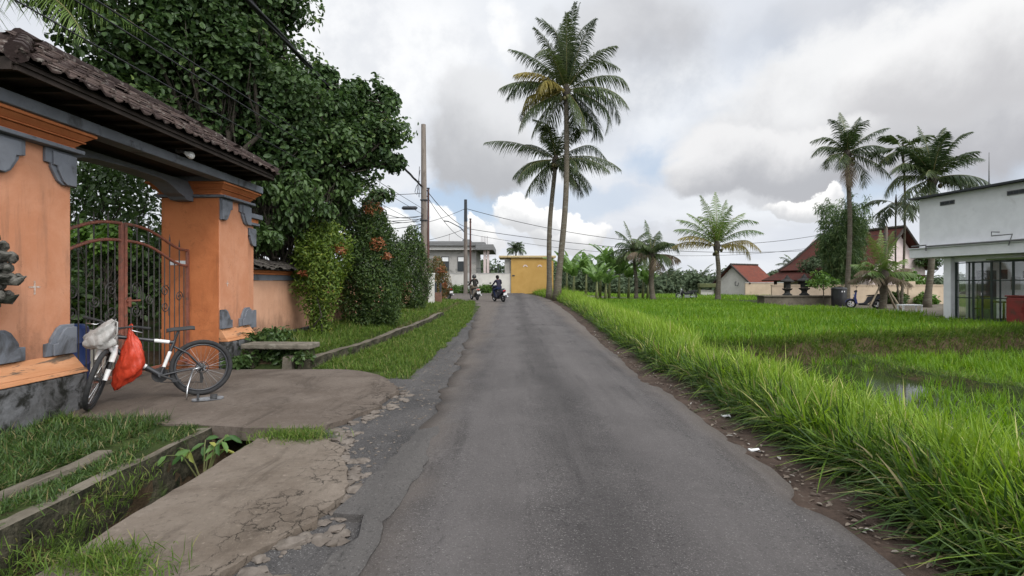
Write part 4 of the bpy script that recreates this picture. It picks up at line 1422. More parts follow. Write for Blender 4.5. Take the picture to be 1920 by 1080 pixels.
ch.tube([BB + Vector((0, -0.05, -0.088)), Vector((0.01, -0.05, 0.16)), Vector((-0.02, -0.05, 0.20)), RA + Vector((0.02, -0.05, -0.045))], 0.005, 5)
ch.tube([RA + Vector((0, -0.042, 0)), RA + Vector((0, -0.054, 0))], [0.055, 0.035], 20)
ch.box(Vector((0.0, -0.06, 0.215)), (0.03, 0.012, 0.13))
ch.build('chain', M_MATT, bike)
k = MB().tube([Vector((0.10, 0.065, 0.33)), Vector((0.17, 0.16, 0.13)), Vector((0.19, 0.215, 0.0))], [0.011, 0.009, 0.009], 8)
k.tube([Vector((0.10, 0.065, 0.33)), Vector((0.02, 0.062, 0.345))], 0.01, 6)
k.build('kickstand', M_STEEL, bike, smoothf=True)
# steered front end
ax = (HT - HB).normalized()
STEER = Matrix.Rotation(R(80), 3, ax)
def tf(p):
    return HB + STEER @ (Vector(p) - HB)
FW = Vector((WB, 0, WR))
drop = tf(FW)
dz = WR * 0.985 - drop.z
fk = MB()
crown_ = Vector((0.955, 0, 0.705 - 0.02))
for s in (-1, 1):
    fk.tube([tf(crown_ + Vector((0, 0.055 * s, 0.02))), tf(crown_ + Vector((0.012, 0.064 * s, -0.05))), tf(Vector((1.0, 0.066 * s, 0.54)))], [0.028, 0.033, 0.030], 10)
    fk.tube([tf(Vector((1.0, 0.066 * s, 0.545))), tf(Vector((1.035, 0.066 * s, 0.44)))], 0.016, 10, mi=1)
    fk.tube([tf(Vector((1.03, 0.066 * s, 0.46))), tf(FW + Vector((0, 0.066 * s, 0)))], [0.029, 0.023], 10)
fk.tube([tf(crown_ + Vector((0, -0.07, 0.012))), tf(crown_ + Vector((-0.01, 0, 0.05))), tf(crown_ + Vector((0, 0.07, 0.012)))], [0.03, 0.042, 0.03], 10)
fk.tube([tf(Vector((0.972, -0.062, 0.63))), tf(Vector((1.0, 0, 0.72))), tf(Vector((0.972, 0.062, 0.63)))], [0.022, 0.026, 0.022], 8)
fk.build('fork', [M_BWHITE, M_MATT], bike, smoothf=True, auto=50)
wheel('front_wheel', bike, tf(FW), STEER)
hb = MB()
top = HT + ax * 0.10
hb.tube([HT, top], 0.018, 10)
sc_ = top + Vector((0.07, 0, 0.02))
hb.tube([tf(top), tf(sc_)], [0.02, 0.018], 8)
hb.tube([tf(sc_ + Vector((-0.05, -0.31, 0.045))), tf(sc_ + Vector((-0.02, -0.14, 0.04))), tf(sc_ + Vector((0, -0.05, 0))), tf(sc_ + Vector((0, 0.05, 0))), tf(sc_ + Vector((-0.02, 0.14, 0.04))), tf(sc_ + Vector((-0.05, 0.31, 0.045)))], 0.0125, 10)
bar = hb.build('handlebar', M_MATT, bike, smoothf=True, auto=45)
for s in (-1, 1):
    MB().tube([tf(sc_ + Vector((-0.028, 0.19 * s, 0.042))), tf(sc_ + Vector((-0.052, 0.325 * s, 0.045)))], 0.017, 10).build('grip', M_TYRE, bar, smoothf=True, auto=45)
    MB().tube([tf(sc_ + Vector((-0.02, 0.14 * s, 0.035))), tf(sc_ + Vector((0.045, 0.17 * s, 0.01))), tf(sc_ + Vector((0.03, 0.27 * s, 0.0)))], 0.006, 6).build('brake_lever', M_STEEL, bar, smoothf=True)
cb = MB()
for s in (-1, 1):
    cb.tube([tf(sc_ + Vector((0.0, 0.15 * s, 0.03))), tf(sc_ + Vector((0.13, 0.08 * s, 0.05))), tf(sc_ + Vector((0.12, 0.0, -0.12))), tf(sc_ + Vector((0.0, -0.03 * s, -0.25)))], 0.004, 5)
cb.build('cables', M_MATT, bar)

B2W = Matrix.Translation(bike.location) @ bike.rotation_euler.to_matrix().to_4x4()
gripL = B2W @ tf(sc_ + Vector((-0.02, 0.13, 0.042)))
gripR = B2W @ tf(sc_ + Vector((-0.02, -0.12, 0.042)))


def bag_mat(name, c, trans):
    m, t, b = principled(name, 0.32, 0.5)
    vec = obj_coord(t)
    col = mixc(t, smooth(t, noise_at(t, vec, 7, 6, 0.6, 0.6), 0.35, 0.65), c, tuple(x * 0.78 for x in c))
    t.links.new(col, b.inputs['Base Color'])
    bump(t, b, noise_at(t, obj_coord(t, 1, 1, 0.5), 14, 6, 0.6, 1.2), 0.8, 0.02)
    tr = N(t, 'ShaderNodeBsdfTranslucent')
    t.links.new(col, tr.inputs['Color'])
    mx = N(t, 'ShaderNodeMixShader'); mx.inputs[0].default_value = trans
    t.links.new(b.outputs[0], mx.inputs[1]); t.links.new(tr.outputs[0], mx.inputs[2])
    t.links.new(mx.outputs[0], t.nodes['Material Output'].inputs['Surface'])
    return m


def bag(name, secs, mat, label, seed, handles):
    """secs: (cx, cz, half width, half depth) from the top down, x runs along view right"""
    g = np.random.default_rng(seed)
    n, vs = 40, []
    lv = []
    for i in range(len(secs) - 1):
        for k in range(4):
            t = k / 4
            lv.append([secs[i][j] + (secs[i + 1][j] - secs[i][j]) * t for j in range(4)])
    lv.append(list(secs[-1]))
    for i, (cx, cz, hw, hd_) in enumerate(lv):
        for k in range(n):
            a = 2 * math.pi * k / n
            wr = 1 + 0.10 * math.sin(5 * a + i * 0.45 + seed) + 0.06 * math.sin(11 * a - i * 0.8) + 0.05 * math.sin(i * 0.9 + a * 3)
            vs.append((cx + hw * math.cos(a) * wr, hd_ * math.sin(a) * wr, cz + 0.010 * math.sin(3 * a + i)))
    m = len(lv)
    fs = [(i * n + k, i * n + (k + 1) % n, (i + 1) * n + (k + 1) % n, (i + 1) * n + k) for i in range(m - 1) for k in range(n)]
    fs += [tuple(range(n)), tuple(range((m - 1) * n, m * n))]
    mb = MB(); mb.add(vs, fs)
    t = mb.build(name, mat, smoothf=True)
    for h in handles:
        MB().tube(h, 0.008, 6).build('handle', mat, t, smoothf=True)
    return t


M_RED = bag_mat('red_plastic_film', (0.66, 0.07, 0.03), 0.35)
M_PALE = bag_mat('pale_plastic_film', (0.50, 0.48, 0.45), 0.3)
rb_ = bag('shopping_bag', [(0.0, -0.035, 0.020, 0.018), (0.01, -0.10, 0.035, 0.03), (0.025, -0.19, 0.075, 0.055), (0.03, -0.32, 0.12, 0.08), (0.0, -0.46, 0.15, 0.09), (-0.05, -0.57, 0.15, 0.075), (-0.115, -0.66, 0.09, 0.045), (-0.175, -0.745, 0.02, 0.012)], M_RED, 'x', 3,
          [[(-0.012, 0, -0.05), (-0.02, 0.012, 0.0), (0, 0.02, 0.022), (0.02, 0.012, 0.0), (0.014, 0, -0.05)]])
rb_.location = gripL
tag(rb_, 'red plastic bag hanging from the bicycle handlebar', 'bag')
wb_ = bag('shopping_bag', [(0.10, 0.06, 0.03, 0.02), (0.05, 0.0, 0.06, 0.05), (0.0, -0.06, 0.12, 0.08), (-0.05, -0.14, 0.16, 0.10), (-0.06, -0.22, 0.16, 0.10), (-0.04, -0.27, 0.10, 0.06)], M_PALE, 'x', 6,
          [[(0.10, 0, 0.05), (0.14, 0.01, 0.03), (0.13, 0.02, -0.1), (0.09, 0.01, -0.2)]])
wb_.location = gripR + Vector((0.07, -0.09, -0.03))
tag(wb_, 'bunched whitish plastic bag slung on the bicycle front', 'bag')

# sandal under the rear wheel
sn = thing('sandal', (-3.66, 6.16, z_ramp(-3.66, 6.16) + 0.004), 'grey strapped sandal lying on the ramp by the rear wheel', 'sandal', rz=0.5, sc=1.25)
sole = [(0.135 * math.cos(a) * (1.0), (0.044 + 0.008 * math.cos(a)) * math.sin(a)) for a in [i * math.pi / 10 for i in range(20)]]
MB().prism(sole, 0.0, 0.024, lambda u, v, w: Vector((u, v, w))).build('sole', pm('grey_foam', (0.17, 0.175, 0.18), (0.13, 0.13, 0.135), 9), sn, bevel=0.005)
for x0, x1, h in ((0.02, 0.08, 0.035), (-0.09, -0.07, 0.05)):
    k = MB()
    for i in range(9):
        pass
    pts = [(-0.047 + 0.094 * i / 8, 0.012 + h * math.sin(math.pi * i / 8)) for i in range(9)]
    vs = [(x, y, z) for x in (x0, x1) for (y, z) in pts] + [(x, y, z + 0.006) for x in (x0, x1) for (y, z) in pts]
    fs = [(i, i + 1, 10 + i, 9 + i) for i in range(8)] + [(18 + i, 19 + i, 28 + i, 27 + i) for i in range(8)] + [(i, i + 1, 19 + i, 18 + i) for i in range(8)] + [(9 + i, 10 + i, 28 + i, 27 + i) for i in range(8)]
    k.add(vs, fs).build('strap', M_MATT, sn, smoothf=True)
# ------------------------------------------------------------------ plants: materials
M_BARK = pm('grey_bark', (0.07, 0.06, 0.047), (0.04, 0.034, 0.027), 8, 0.9, 0.1, bs=30, bk=0.9, bd=0.03, squash=(1, 1, 0.35))
M_PALMBARK = pm('palm_bark', (0.13, 0.112, 0.085), (0.08, 0.068, 0.05), 6, 0.9, 0.1, bs=14, bk=0.9, bd=0.03, c3=(0.17, 0.165, 0.135), s3=1.8, squash=(0.6, 0.6, 4))
M_JACK = leafm('jackfruit_leaf', (0.024, 0.050, 0.016), (0.066, 0.112, 0.034), (0.15, 0.21, 0.06), 0.28, 0.5, 0.3)
M_SHRUBD = leafm('dark_hedge_leaf', (0.020, 0.042, 0.010), (0.052, 0.088, 0.018), (0.10, 0.14, 0.028), 0.25, 0.5, 0.3)
M_SHRUBL = leafm('light_hedge_leaf', (0.055, 0.10, 0.014), (0.125, 0.18, 0.024), (0.20, 0.22, 0.03), 0.3, 0.5, 0.3)
M_SHRUBR = leafm('reddish_hedge_leaf', (0.06, 0.075, 0.018), (0.13, 0.085, 0.025), (0.28, 0.09, 0.03), 0.25, 0.5, 0.3)
M_REDTIP = leafm('red_young_leaf', (0.20, 0.065, 0.03), (0.28, 0.115, 0.045), (0.12, 0.12, 0.03), 0.25, 0.5, 0.3)
M_BROAD = leafm('broad_leaf', (0.03, 0.058, 0.017), (0.065, 0.11, 0.03), (0.09, 0.14, 0.045), 0.25, 0.45, 0.35)
M_BRIGHT = leafm('bright_leaf', (0.055, 0.12, 0.018), (0.10, 0.18, 0.03), (0.16, 0.22, 0.05), 0.3, 0.45, 0.35)
M_GRASS = leafm('verge_grass', (0.062, 0.130, 0.016), (0.225, 0.325, 0.042), (0.40, 0.37, 0.15), 0.38, 0.55, 0.2)
M_GRASSD = leafm('dark_weeds', (0.024, 0.052, 0.012), (0.060, 0.108, 0.020), (0.20, 0.17, 0.08), 0.3, 0.5, 0.3)
M_RICE = leafm('rice_leaf', (0.080, 0.165, 0.014), (0.150, 0.260, 0.024), (0.23, 0.30, 0.045), 0.4, 0.5, 0.25)
M_TURF = leafm('short_turf', (0.048, 0.092, 0.014), (0.108, 0.165, 0.026), (0.20, 0.19, 0.07), 0.35, 0.6, 0.2)
M_FROND = leafm('coconut_frond', (0.020, 0.038, 0.013), (0.058, 0.080, 0.024), (0.14, 0.125, 0.04), 0.25, 0.42, 0.4)
M_FRONDL = leafm('light_coconut_frond', (0.065, 0.12, 0.025), (0.13, 0.19, 0.04), (0.25, 0.21, 0.05), 0.3, 0.42, 0.4)
M_FRONDM = leafm('mid_green_frond', (0.035, 0.062, 0.022), (0.085, 0.115, 0.040), (0.17, 0.15, 0.06), 0.25, 0.45, 0.35)
M_FRONDY = leafm('yellowing_frond', (0.17, 0.15, 0.035), (0.26, 0.20, 0.05), (0.30, 0.20, 0.06), 0.3, 0.5, 0.3)
M_FRONDB = leafm('brown_frond', (0.10, 0.075, 0.05), (0.16, 0.125, 0.085), (0.20, 0.16, 0.11), 0.2, 0.7, 0.2)
M_RACHIS = pm('frond_stalk', (0.12, 0.13, 0.045), (0.16, 0.13, 0.05), 3, 0.6, 0.3, bk=0)
M_NUT = pm('coconut_husk', (0.07, 0.075, 0.025), (0.11, 0.085, 0.04), 6, 0.6, 0.3, bk=0.1)
M_FAR = leafm('far_foliage', (0.045, 0.066, 0.036), (0.078, 0.105, 0.056), (0.10, 0.13, 0.066), 0.2, 0.7, 0.15)
M_BAMBOO = leafm('bamboo_leaf', (0.045, 0.085, 0.028), (0.115, 0.175, 0.062), (0.17, 0.22, 0.085), 0.3, 0.5, 0.3)
M_BANANA = leafm('banana_leaf', (0.085, 0.16, 0.04), (0.16, 0.25, 0.07), (0.20, 0.24, 0.08), 0.35, 0.45, 0.35)
M_CULM = pm('bamboo_culm', (0.10, 0.12, 0.04), (0.14, 0.14, 0.06), 4, 0.5, 0.3, bk=0)


def limb(mb, a, b, r0, r1, g, n=6, sag=0.12, sides=7):
    a, b = Vector(a), Vector(b)
    L = (b - a).length
    w = [Vector(g.normal(size=3)) * L * 0.05 for _ in range(n + 1)]
    pts = []
    for i in range(n + 1):
        t = i / n
        p = a.lerp(b, t) + w[i] * (math.sin(math.pi * t)) + Vector((0, 0, -sag * L * math.sin(math.pi * t) * 0.6))
        pts.append(p)
    mb.tube(pts, [r0 + (r1 - r0) * (i / n) for i in range(n + 1)], sides)
    return pts


def tree(name, base, label, cat, clusters, leaf, wid, mat, trunk_r=0.2, fork=0.4, seed=1, group=None, bark=M_BARK, **kw):
    """clusters in world coordinates (centre, radii, leaves); limbs run from the trunk into each"""
    g = np.random.default_rng(seed)
    base = Vector(base)
    t = thing(name, base, label, cat, group)
    top = sum((Vector(c[0]) for c in clusters), Vector()) / len(clusters)
    fk = base.lerp(Vector((top.x, top.y, top.z)), fork)
    fk.x = base.x + (top.x - base.x) * fork * 0.6
    tb = MB()
    pts = limb(tb, base - Vector((0, 0, 0.1)), fk, trunk_r, trunk_r * 0.72, g, 6, 0, 10)
    for (c, r, n) in clusters:
        if n <= 60 and r[0] < 0.36:      # outer sprig: a twig back into the crown
            c = Vector(c)
            tb.tube([c + (top - c).normalized() * 0.6, c], [0.012, 0.004], 5)
            continue
        st = pts[-1 - int(g.integers(0, 2))]
        c = Vector(c)
        e = limb(tb, st, c + Vector((0, 0, -r[2] * 0.1)), trunk_r * 0.42, trunk_r * 0.10, g, 6, 0.06)
        for k in range(5):
            d = rand_dir(1, g)[0]
            if n > 300 and k > 2: break
            limb(tb, e[int(g.integers(2, 6))], c + Vector((d[0] * r[0], d[1] * r[1], d[2] * r[2])) * 0.8, trunk_r * 0.10, 0.006, g, 4, 0.05, 5)
    tb.build('trunk', bark, t, smoothf=True, off=base)
    crown('crown', clusters, leaf, wid, mat, t, g, off=base, **kw)
    return t


def sub_clusters(c, r, k, per, g, size=0.42):
    """break a big rounded mass into k leafy clumps"""
    out = []
    for i in range(k):
        d = rand_dir(1, g)[0] * (g.random() ** 0.4)
        p = [c[j] + d[j] * r[j] * 0.88 for j in range(3)]
        s = size * g.uniform(0.75, 1.25)
        m = (r[0] + r[1] + r[2]) / 3
        out.append((p, (m * s * 1.1, m * s * 1.1, m * s * 0.85), int(per * g.uniform(0.8, 1.2))))
    return out


# ---- the big jackfruit tree over the gatehouse
g = np.random.default_rng(31)
big = []
def pc(px, py, d): return tuple(P(px, py, d))
for (px, py, d, rr, k) in ((330, 120, 11.5, 2.0, 17), (440, 60, 12.0, 1.55, 13), (250, 200, 11.0, 1.4, 9), (440, 230, 12.5, 1.7, 13), (560, 255, 13.2, 1.75, 15),
                           (660, 250, 14.0, 1.35, 11), (712, 285, 14.5, 0.85, 6), (610, 180, 13.6, 0.75, 5), (700, 185, 14.3, 0.65, 4), (480, 10, 12.2, 0.95, 6), (400, 30, 10.9, 0.9, 6), (330, 40, 10.6, 0.8, 5), (470, 110, 11.2, 0.8, 5), (640, 330, 14.0, 0.75, 5), (380, -90, 11.5, 2.2, 14)):
    big += sub_clusters(pc(px, py, d), (rr, rr * 1.1, rr * 0.85), int(k * 1.3), 560, g, 0.44)
    for _ in range(int(9 * rr)):
        a_ = rand_dir(1, g)[0]; q_ = P(px, py, d) + Vector((a_[0] * rr, a_[1] * rr, a_[2] * rr * 0.85)) * g.uniform(0.95, 1.22); s_ = g.uniform(0.16, 0.34)
        big.append((tuple(q_), (s_, s_, s_ * 1.2), 60))
tree('jackfruit_tree', (-7.0, 13.0, 0.25), 'big dark jackfruit tree spreading above the gatehouse roof', 'tree', big, 0.135, 0.078, M_JACK, 0.24, 0.5, 5, up=0.5, shell=0.45)

# ---- broad leaved small tree just past the gate, leaning over the wall
g = np.random.default_rng(32)
cl = []
for (px, py, d, rr, k) in ((520, 370, 11.2, 0.75, 7), (575, 400, 11.8, 0.6, 5), (500, 430, 11.0, 0.55, 5), (635, 375, 14.5, 0.6, 5), (620, 430, 14.0, 0.5, 4), (690, 390, 16.8, 0.5, 5), (560, 340, 12.0, 0.5, 4), (600, 350, 13.5, 0.7, 6), (540, 430, 13.0, 0.7, 6), (600, 470, 13.2, 0.6, 5), (670, 430, 16.6, 0.7, 6), (500, 480, 12.2, 0.5, 4), (705, 370, 17, 0.5, 4), (640, 400, 15.8, 0.7, 6)):
    cl += sub_clusters(pc(px, py, d), (rr, rr, rr * 0.8), k, 150, g, 0.5)
tree('broadleaf_tree', (-5.95, 11.6, 0.2), 'small tree with drooping broad leaves leaning over the peach wall', 'tree', cl, 0.16, 0.075, M_BROAD, 0.09, 0.45, 6, hang=0.6)
# ---- courtyard greenery seen through the gate
for i, (x, y, z, rr, mt, lab) in enumerate(((-9.2, 11.6, 2.3, 0.55, M_BRIGHT, 'bright leafy shrub seen above the iron gate tops'), (-9.6, 13.2, 1.6, 1.5, M_BROAD, 'dark leafy shrub deep in the courtyard behind the gate'),
                                            (-8.3, 9.6, 0.9, 0.9, M_SHRUBD, 'low dark shrub behind the left gate leaf'), (-11.6, 14.5, 3.6, 2.2, M_BROAD, 'tall dark shrub tree filling the gate opening'), (-11.8, 17.8, 2.4, 2.3, M_SHRUBD, 'dark shrub tree at the back right of the gate opening'), (-12.6, 14.2, 1.5, 1.7, M_SHRUBD, 'low dark shrub at the foot of the old courtyard wall'))):
    g = np.random.default_rng(60 + i)
    tree('courtyard_shrub', (x, y, 0.05), lab, 'shrub', sub_clusters((x, y, z), (rr, rr, rr), int(8 + 5 * rr), 230, g, 0.45), 0.17, 0.085, mt, 0.06, 0.3, 70 + i, 'shrubs in the courtyard', hang=0.4)


# ---- clipped hedge shrubs along the wall
def shrub(x, y, prof, n, mat, label, seed, red=(), stems=5, bare=0.0, leaf=0.075, dense=True):
    """prof: (height, radius) silhouette"""
    g = np.random.default_rng(seed)
    z0 = gz(x, y)
    t = thing('hedge_shrub', (x, y, z0), label, 'shrub', 'shrubs planted along the wall')
    hs = np.array([p[0] for p in prof]); rs = np.array([p[1] for p in prof])
    h = g.uniform(hs[0], hs[-1], n * 3)
    r = np.interp(h, hs, rs)
    keep = g.random(n * 3) < (r / rs.max()) ** 1.2
    h, r = h[keep][:n], r[keep][:n]
    a = g.random(len(h)) * 6.283
    lump = 1 + 0.16 * np.sin(a * 3 + h * 2.6 + seed) + 0.10 * np.sin(a * 7 - h * 5.1) + 0.07 * np.sin(a * 13 + h * 9)
    rad = r * lump * g.random(len(h)) ** (0.28 if dense else 0.5)
    p = np.stack([np.cos(a) * rad, np.sin(a) * rad, h + g.normal(size=len(h)) * 0.05], 1)
    out = np.stack([np.cos(a), np.sin(a), np.full(len(a), 0.35)], 1)
    nr = unit(out * 0.7 + rand_dir(len(h), g) * 0.75)
    V, F = leaf_arrays(p, nr, leaf * np.clip(1 + g.normal(size=len(h)) * 0.25, 0.5, 1.6), leaf * 0.42, g, hang=-0.0)
    v = np.clip(g.random(len(h)) * 0.8 + 0.15 * (rad > r * 0.8), 0, 1)
    np_mesh('crown', V, F, mat, t, np.concatenate([v, v]))
    sb = MB()
    for i in range(stems):
        a = g.random() * 6.28
        limb(sb, (math.cos(a) * 0.08, math.sin(a) * 0.08, -0.1), (math.cos(a) * rs.max() * 0.5, math.sin(a) * rs.max() * 0.5, hs[-1] * 0.8), 0.022, 0.006, g, 6, 0.0, 5)
    sb.build('stem', M_BARK, t, smoothf=True)
    for (dx, dy, z, rr, k) in red:
        crown('young_leaves', [((dx, dy, z), (rr, rr, rr * 0.8), k)], leaf * 1.05, leaf * 0.42, M_REDTIP, t, g)
    return t


shrub(-4.62, 12.3, [(0.05, 0.18), (0.6, 0.34), (1.2, 0.56), (1.9, 0.72), (2.3, 0.66), (2.6, 0.45), (2.85, 0.2)], 9500, M_SHRUBL, 'light yellow-green shrub with thin bare stems in front of the peach wall', 1,
      [(0.52, -0.1, 2.05, 0.17, 120), (-0.2, -0.5, 1.5, 0.10, 40)], 8, dense=False, leaf=0.08)
shrub(-4.15, 15.2, [(0.0, 0.7), (0.6, 0.86), (1.4, 0.92), (2.2, 0.85), (2.8, 0.62), (3.2, 0.42), (3.55, 0.2)], 21000, M_SHRUBD, 'large dense dark green shrub with red young leaf tips', 2,
      [(0.35, -0.7, 2.35, 0.24, 110), (0.1, -0.3, 3.4, 0.3, 130), (0.6, -0.6, 2.0, 0.14, 70)], 7, leaf=0.085)
False and shrub(-3.98, 18.3, [(0.0, 0.45), (0.6, 0.65), (1.4, 0.72), (2.2, 0.62), (2.8, 0.4), (3.2, 0.15)], 6500, M_SHRUBD, 'slender green shrub between the large dark shrub and the pole', 3, leaf=0.09)
shrub(-4.40, 22.6, [(0.0, 0.55), (0.6, 0.75), (1.6, 0.80), (2.5, 0.66), (3.2, 0.42), (3.65, 0.15)], 9000, M_SHRUBD, 'rounded green shrub right before the tall wooden pole', 4, leaf=0.10)
shrub(-4.75, 32.5, [(0.0, 0.55), (0.8, 0.8), (1.6, 0.75), (2.3, 0.5), (2.75, 0.2)], 5500, M_SHRUBR, 'reddish shrub past the wooden pole at the road bend', 5, [(0.3, -0.5, 1.9, 0.3, 160), (0.5, -0.4, 1.0, 0.25, 120)], leaf=0.11)
# weeds by the far corner
g = np.random.default_rng(77)
for i, (x, y, w, h, lab) in enumerate(((-4.9, 50.6, 1.3, 0.9, 'low weedy bush at the foot of the street lamp pole'), (-3.0, 51.2, 1.3, 0.85, 'low weedy bush against the white boundary wall'), (-7.2, 50.6, 0.9, 0.6, 'small weedy bush beside the grey house steps'))):
    t = thing('roadside_bush', (x, y, gz(x, y)), lab, 'bush', 'weedy bushes at the bend')
    crown('crown', sub_clusters((0, 0, h * 0.45), (w, 0.7, h * 0.6), 12, 160, g, 0.4), 0.22, 0.06, M_BRIGHT, t, g, zmin=0.0)


# ---- coconut palms
def palm(px, base_y, d, crown_py, crown_px, fr, label, seed, r=(0.24, 0.15), mat=None, dry=(), nuts=6, group='coconut palms', base=None, cat='palm tree', leaf=0.8, nleaf=50, wd=0.05, hang=0.6, bare=0.1,
         dmat=None, name='coconut_palm', flare=1.5):
    g = np.random.default_rng(seed)
    x = (px - 960) / 960 * d
    z0 = gz(x, d) if base is None else base
    c = P(crown_px, crown_py, d)
    b = Vector((x, d, z0))
    t = thing(name, b, label, cat, group)
    n = 14
    pts = []
    for i in range(n + 1):
        s = i / n
        p = b.lerp(c, s)
        p.x += math.sin(s * math.pi) * 0.02 * (c.z - b.z) * (1 if seed % 2 else -1) + 0.02 * math.sin(s * 9 + seed)
        pts.append(p - b)
    pts[0].z -= 0.2
    rad = [r[0] * flare if i == 0 else r[0] + (r[1] - r[0]) * (i / n) ** 0.6 for i in range(n + 1)]
    rad[1] = r[0] * 1.1
    MB().tube(pts, rad, 10).build('trunk', M_PALMBARK, t, smoothf=True)
    top = np.array(c - b) + np.array([0, 0, 0.1])
    palm_fronds('crown', fr, top, [mat or M_FROND, M_RACHIS][0], M_RACHIS, t, g, leaf=leaf, nleaf=nleaf, wd=wd, hang=hang, bare=bare)
    if dry:
        palm_fronds('dry_fronds', dry, top - np.array([0, 0, 0.15]), dmat or M_FRONDY, M_RACHIS, t, g, leaf=leaf * 0.9, nleaf=nleaf, wd=wd, hang=hang, bare=bare)
    # fibrous heart below the fronds
    h = MB().lathe(tuple(top - np.array([0, 0, 0.75])), [(r[1] * 0.9, 0), (r[1] * 1.5, 0.35), (r[1] * 1.9, 0.7), (r[1] * 1.2, 1.0), (0.02, 1.4)], 10)
    h.build('heart', M_FRONDB.copy() if False else M_BARK, t, smoothf=True)
    for i in range(nuts):
        a = g.random() * 6.28
        q = MB().lathe(tuple(top + np.array([math.cos(a) * r[1] * 2.6, math.sin(a) * r[1] * 2.6, -0.42 - 0.35 * g.random()])),
                       [(0.02, -0.15), (0.10, -0.1), (0.135, 0.0), (0.11, 0.1), (0.03, 0.16)], 8)
        q.build('coconut', M_NUT, t, smoothf=True)
    return t


def ring_fronds(g, n, el0, el1, L, bend, az0=0.0, jl=0.08):
    out = []
    for i in range(n):
        u = (i + 0.5) / n
        out.append((az0 + i * 137.5 + g.normal() * 8, el0 + (el1 - el0) * u + g.normal() * 5, L * (1 + g.normal() * jl), bend * (1 + g.normal() * 0.12)))
    return out


# azimuth: 0 = to the right, 90 = away, 180 = left, 270 = towards the camera
g = np.random.default_rng(41)
fa = [(10, 88, 6.0, 0.25), (150, 85, 6.1, 0.28), (190, 84, 5.8, 0.3), (350, 83, 5.7, 0.32), (100, 80, 5.9, 0.35), (280, 84, 5.7, 0.3), (60, 76, 5.0, 0.5), (200, 74, 4.9, 0.55), (320, 72, 4.9, 0.6), (265, 78, 4.9, 0.55), (95, 68, 4.8, 0.7),
      (178, 52, 5.0, 0.75), (2, 56, 4.8, 1.0), (120, 55, 4.8, 0.9), (235, 50, 4.6, 1.0), (320, 50, 4.6, 1.05),
      (165, 28, 5.0, 1.05), (190, 16, 5.1, 0.95), (355, 30, 5.0, 1.25), (15, 8, 5.2, 1.25), (140, 10, 4.7, 1.2), (335, 4, 5.0, 1.2),
      (200, -25, 5.0, 0.5), (340, -18, 4.9, 1.0), (20, -24, 4.6, 0.9), (185, -40, 4.2, 0.6), (5, -45, 4.4, 0.5), (320, -50, 3.8, 0.5), (60, -40, 4.0, 0.6), (130, -40, 4.0, 0.6)]
palm(1043, 0, 36, 172, 1062, fa, 'tallest coconut palm with a full crown and a few yellowing fronds', 41, (0.25, 0.17), dry=[(195, 36, 4.2, 1.15), (225, 18, 3.6, 1.2), (180, 4, 4.0, 0.9)], nuts=9, leaf=1.05, nleaf=84, wd=0.07, hang=0.6)
fb_ = [(170, 84, 3.8, 0.4), (30, 78, 3.7, 0.5), (100, 74, 3.6, 0.6), (250, 70, 3.4, 0.8), (178, 30, 5.6, 0.8), (150, 46, 3.6, 1.0), (340, 60, 3.6, 0.6), (14, 34, 4.9, 0.75), (5, 14, 5.2, 1.0), (345, 4, 4.3, 0.9), (160, 6, 3.9, 1.0),
       (205, -8, 4.0, 1.0), (185, 0, 3.6, 1.0), (30, -10, 4.0, 1.0), (300, 0, 3.4, 1.1), (200, -35, 3.8, 0.7), (350, -28, 3.6, 0.8), (15, -40, 3.4, 0.5), (330, -40, 2.8, 0.5), (130, -25, 3.2, 0.8)]
palm(1030, 0, 38.5, 302, 1042, fb_, 'shorter dark coconut palm whose trunk stands left of the tallest palm', 44, (0.22, 0.16), nuts=8, leaf=1.0, nleaf=76, wd=0.065, hang=0.6)
# young leaning coconut in the field
g = np.random.default_rng(45)
fc = [(100, 88, 4.5, 0.25), (200, 80, 4.3, 0.35), (20, 78, 4.2, 0.4), (300, 76, 3.4, 0.5), (150, 66, 3.6, 0.7), (60, 70, 3.4, 0.6), (345, 56, 3.9, 0.75), (175, 55, 3.9, 0.9), (185, 40, 3.9, 0.95), (4, 40, 4.2, 1.15), (30, 62, 3.9, 0.7), (210, 66, 3.7, 0.7)]
palm(1346, 0, 42, 462, 1344, fc, 'bright green coconut palm with yellow lower fronds alone in the rice field', 47, (0.22, 0.16), mat=M_FRONDL, dry=[(2, 22, 4.2, 0.9), (178, 20, 3.9, 0.95), (195, 34, 3.6, 1.1), (355, 12, 3.4, 0.9)], nuts=3, leaf=0.85, nleaf=64, wd=0.055, hang=0.6, flare=1.9, base=-0.08)
# windswept pair
fd = [(a, e, l * 0.72, b) for a, e, l, b in [(150, 82, 3.6, 0.4), (165, 66, 3.2, 0.8), (20, 70, 3.0, 0.9), (350, 50, 3.0, 1.2), (340, 30, 3.2, 1.2), (200, 40, 2.7, 1.2), (270, 40, 2.6, 1.2), (90, 50, 2.8, 1.0), (0, 10, 3.0, 0.9), (180, 10, 2.8, 0.9), (300, 10, 2.6, 1.0), (230, -10, 2.6, 0.8), (320, -30, 2.5, 0.6), (165, -20, 3.0, 0.6)]]
palm(1193, 0, 44, 470, 1187, fd, 'windswept coconut palm with drooping fronds beside the banana plants', 49, (0.18, 0.13), nuts=3, leaf=0.7, nleaf=50, wd=0.05, hang=0.8, mat=M_FRONDM, base=-0.02)
fe = [(a, e, l * 0.74, b) for a, e, l, b in [(140, 84, 4.0, 0.3), (30, 74, 3.0, 0.5), (170, 60, 2.8, 0.9), (20, 55, 2.8, 1.1), (300, 55, 2.6, 1.0), (240, 40, 2.6, 1.1), (90, 50, 2.6, 1.0), (350, 46, 3.8, 1.5), (185, 20, 2.6, 0.9), (330, 0, 2.4, 0.9), (210, -10, 2.4, 0.7)]]
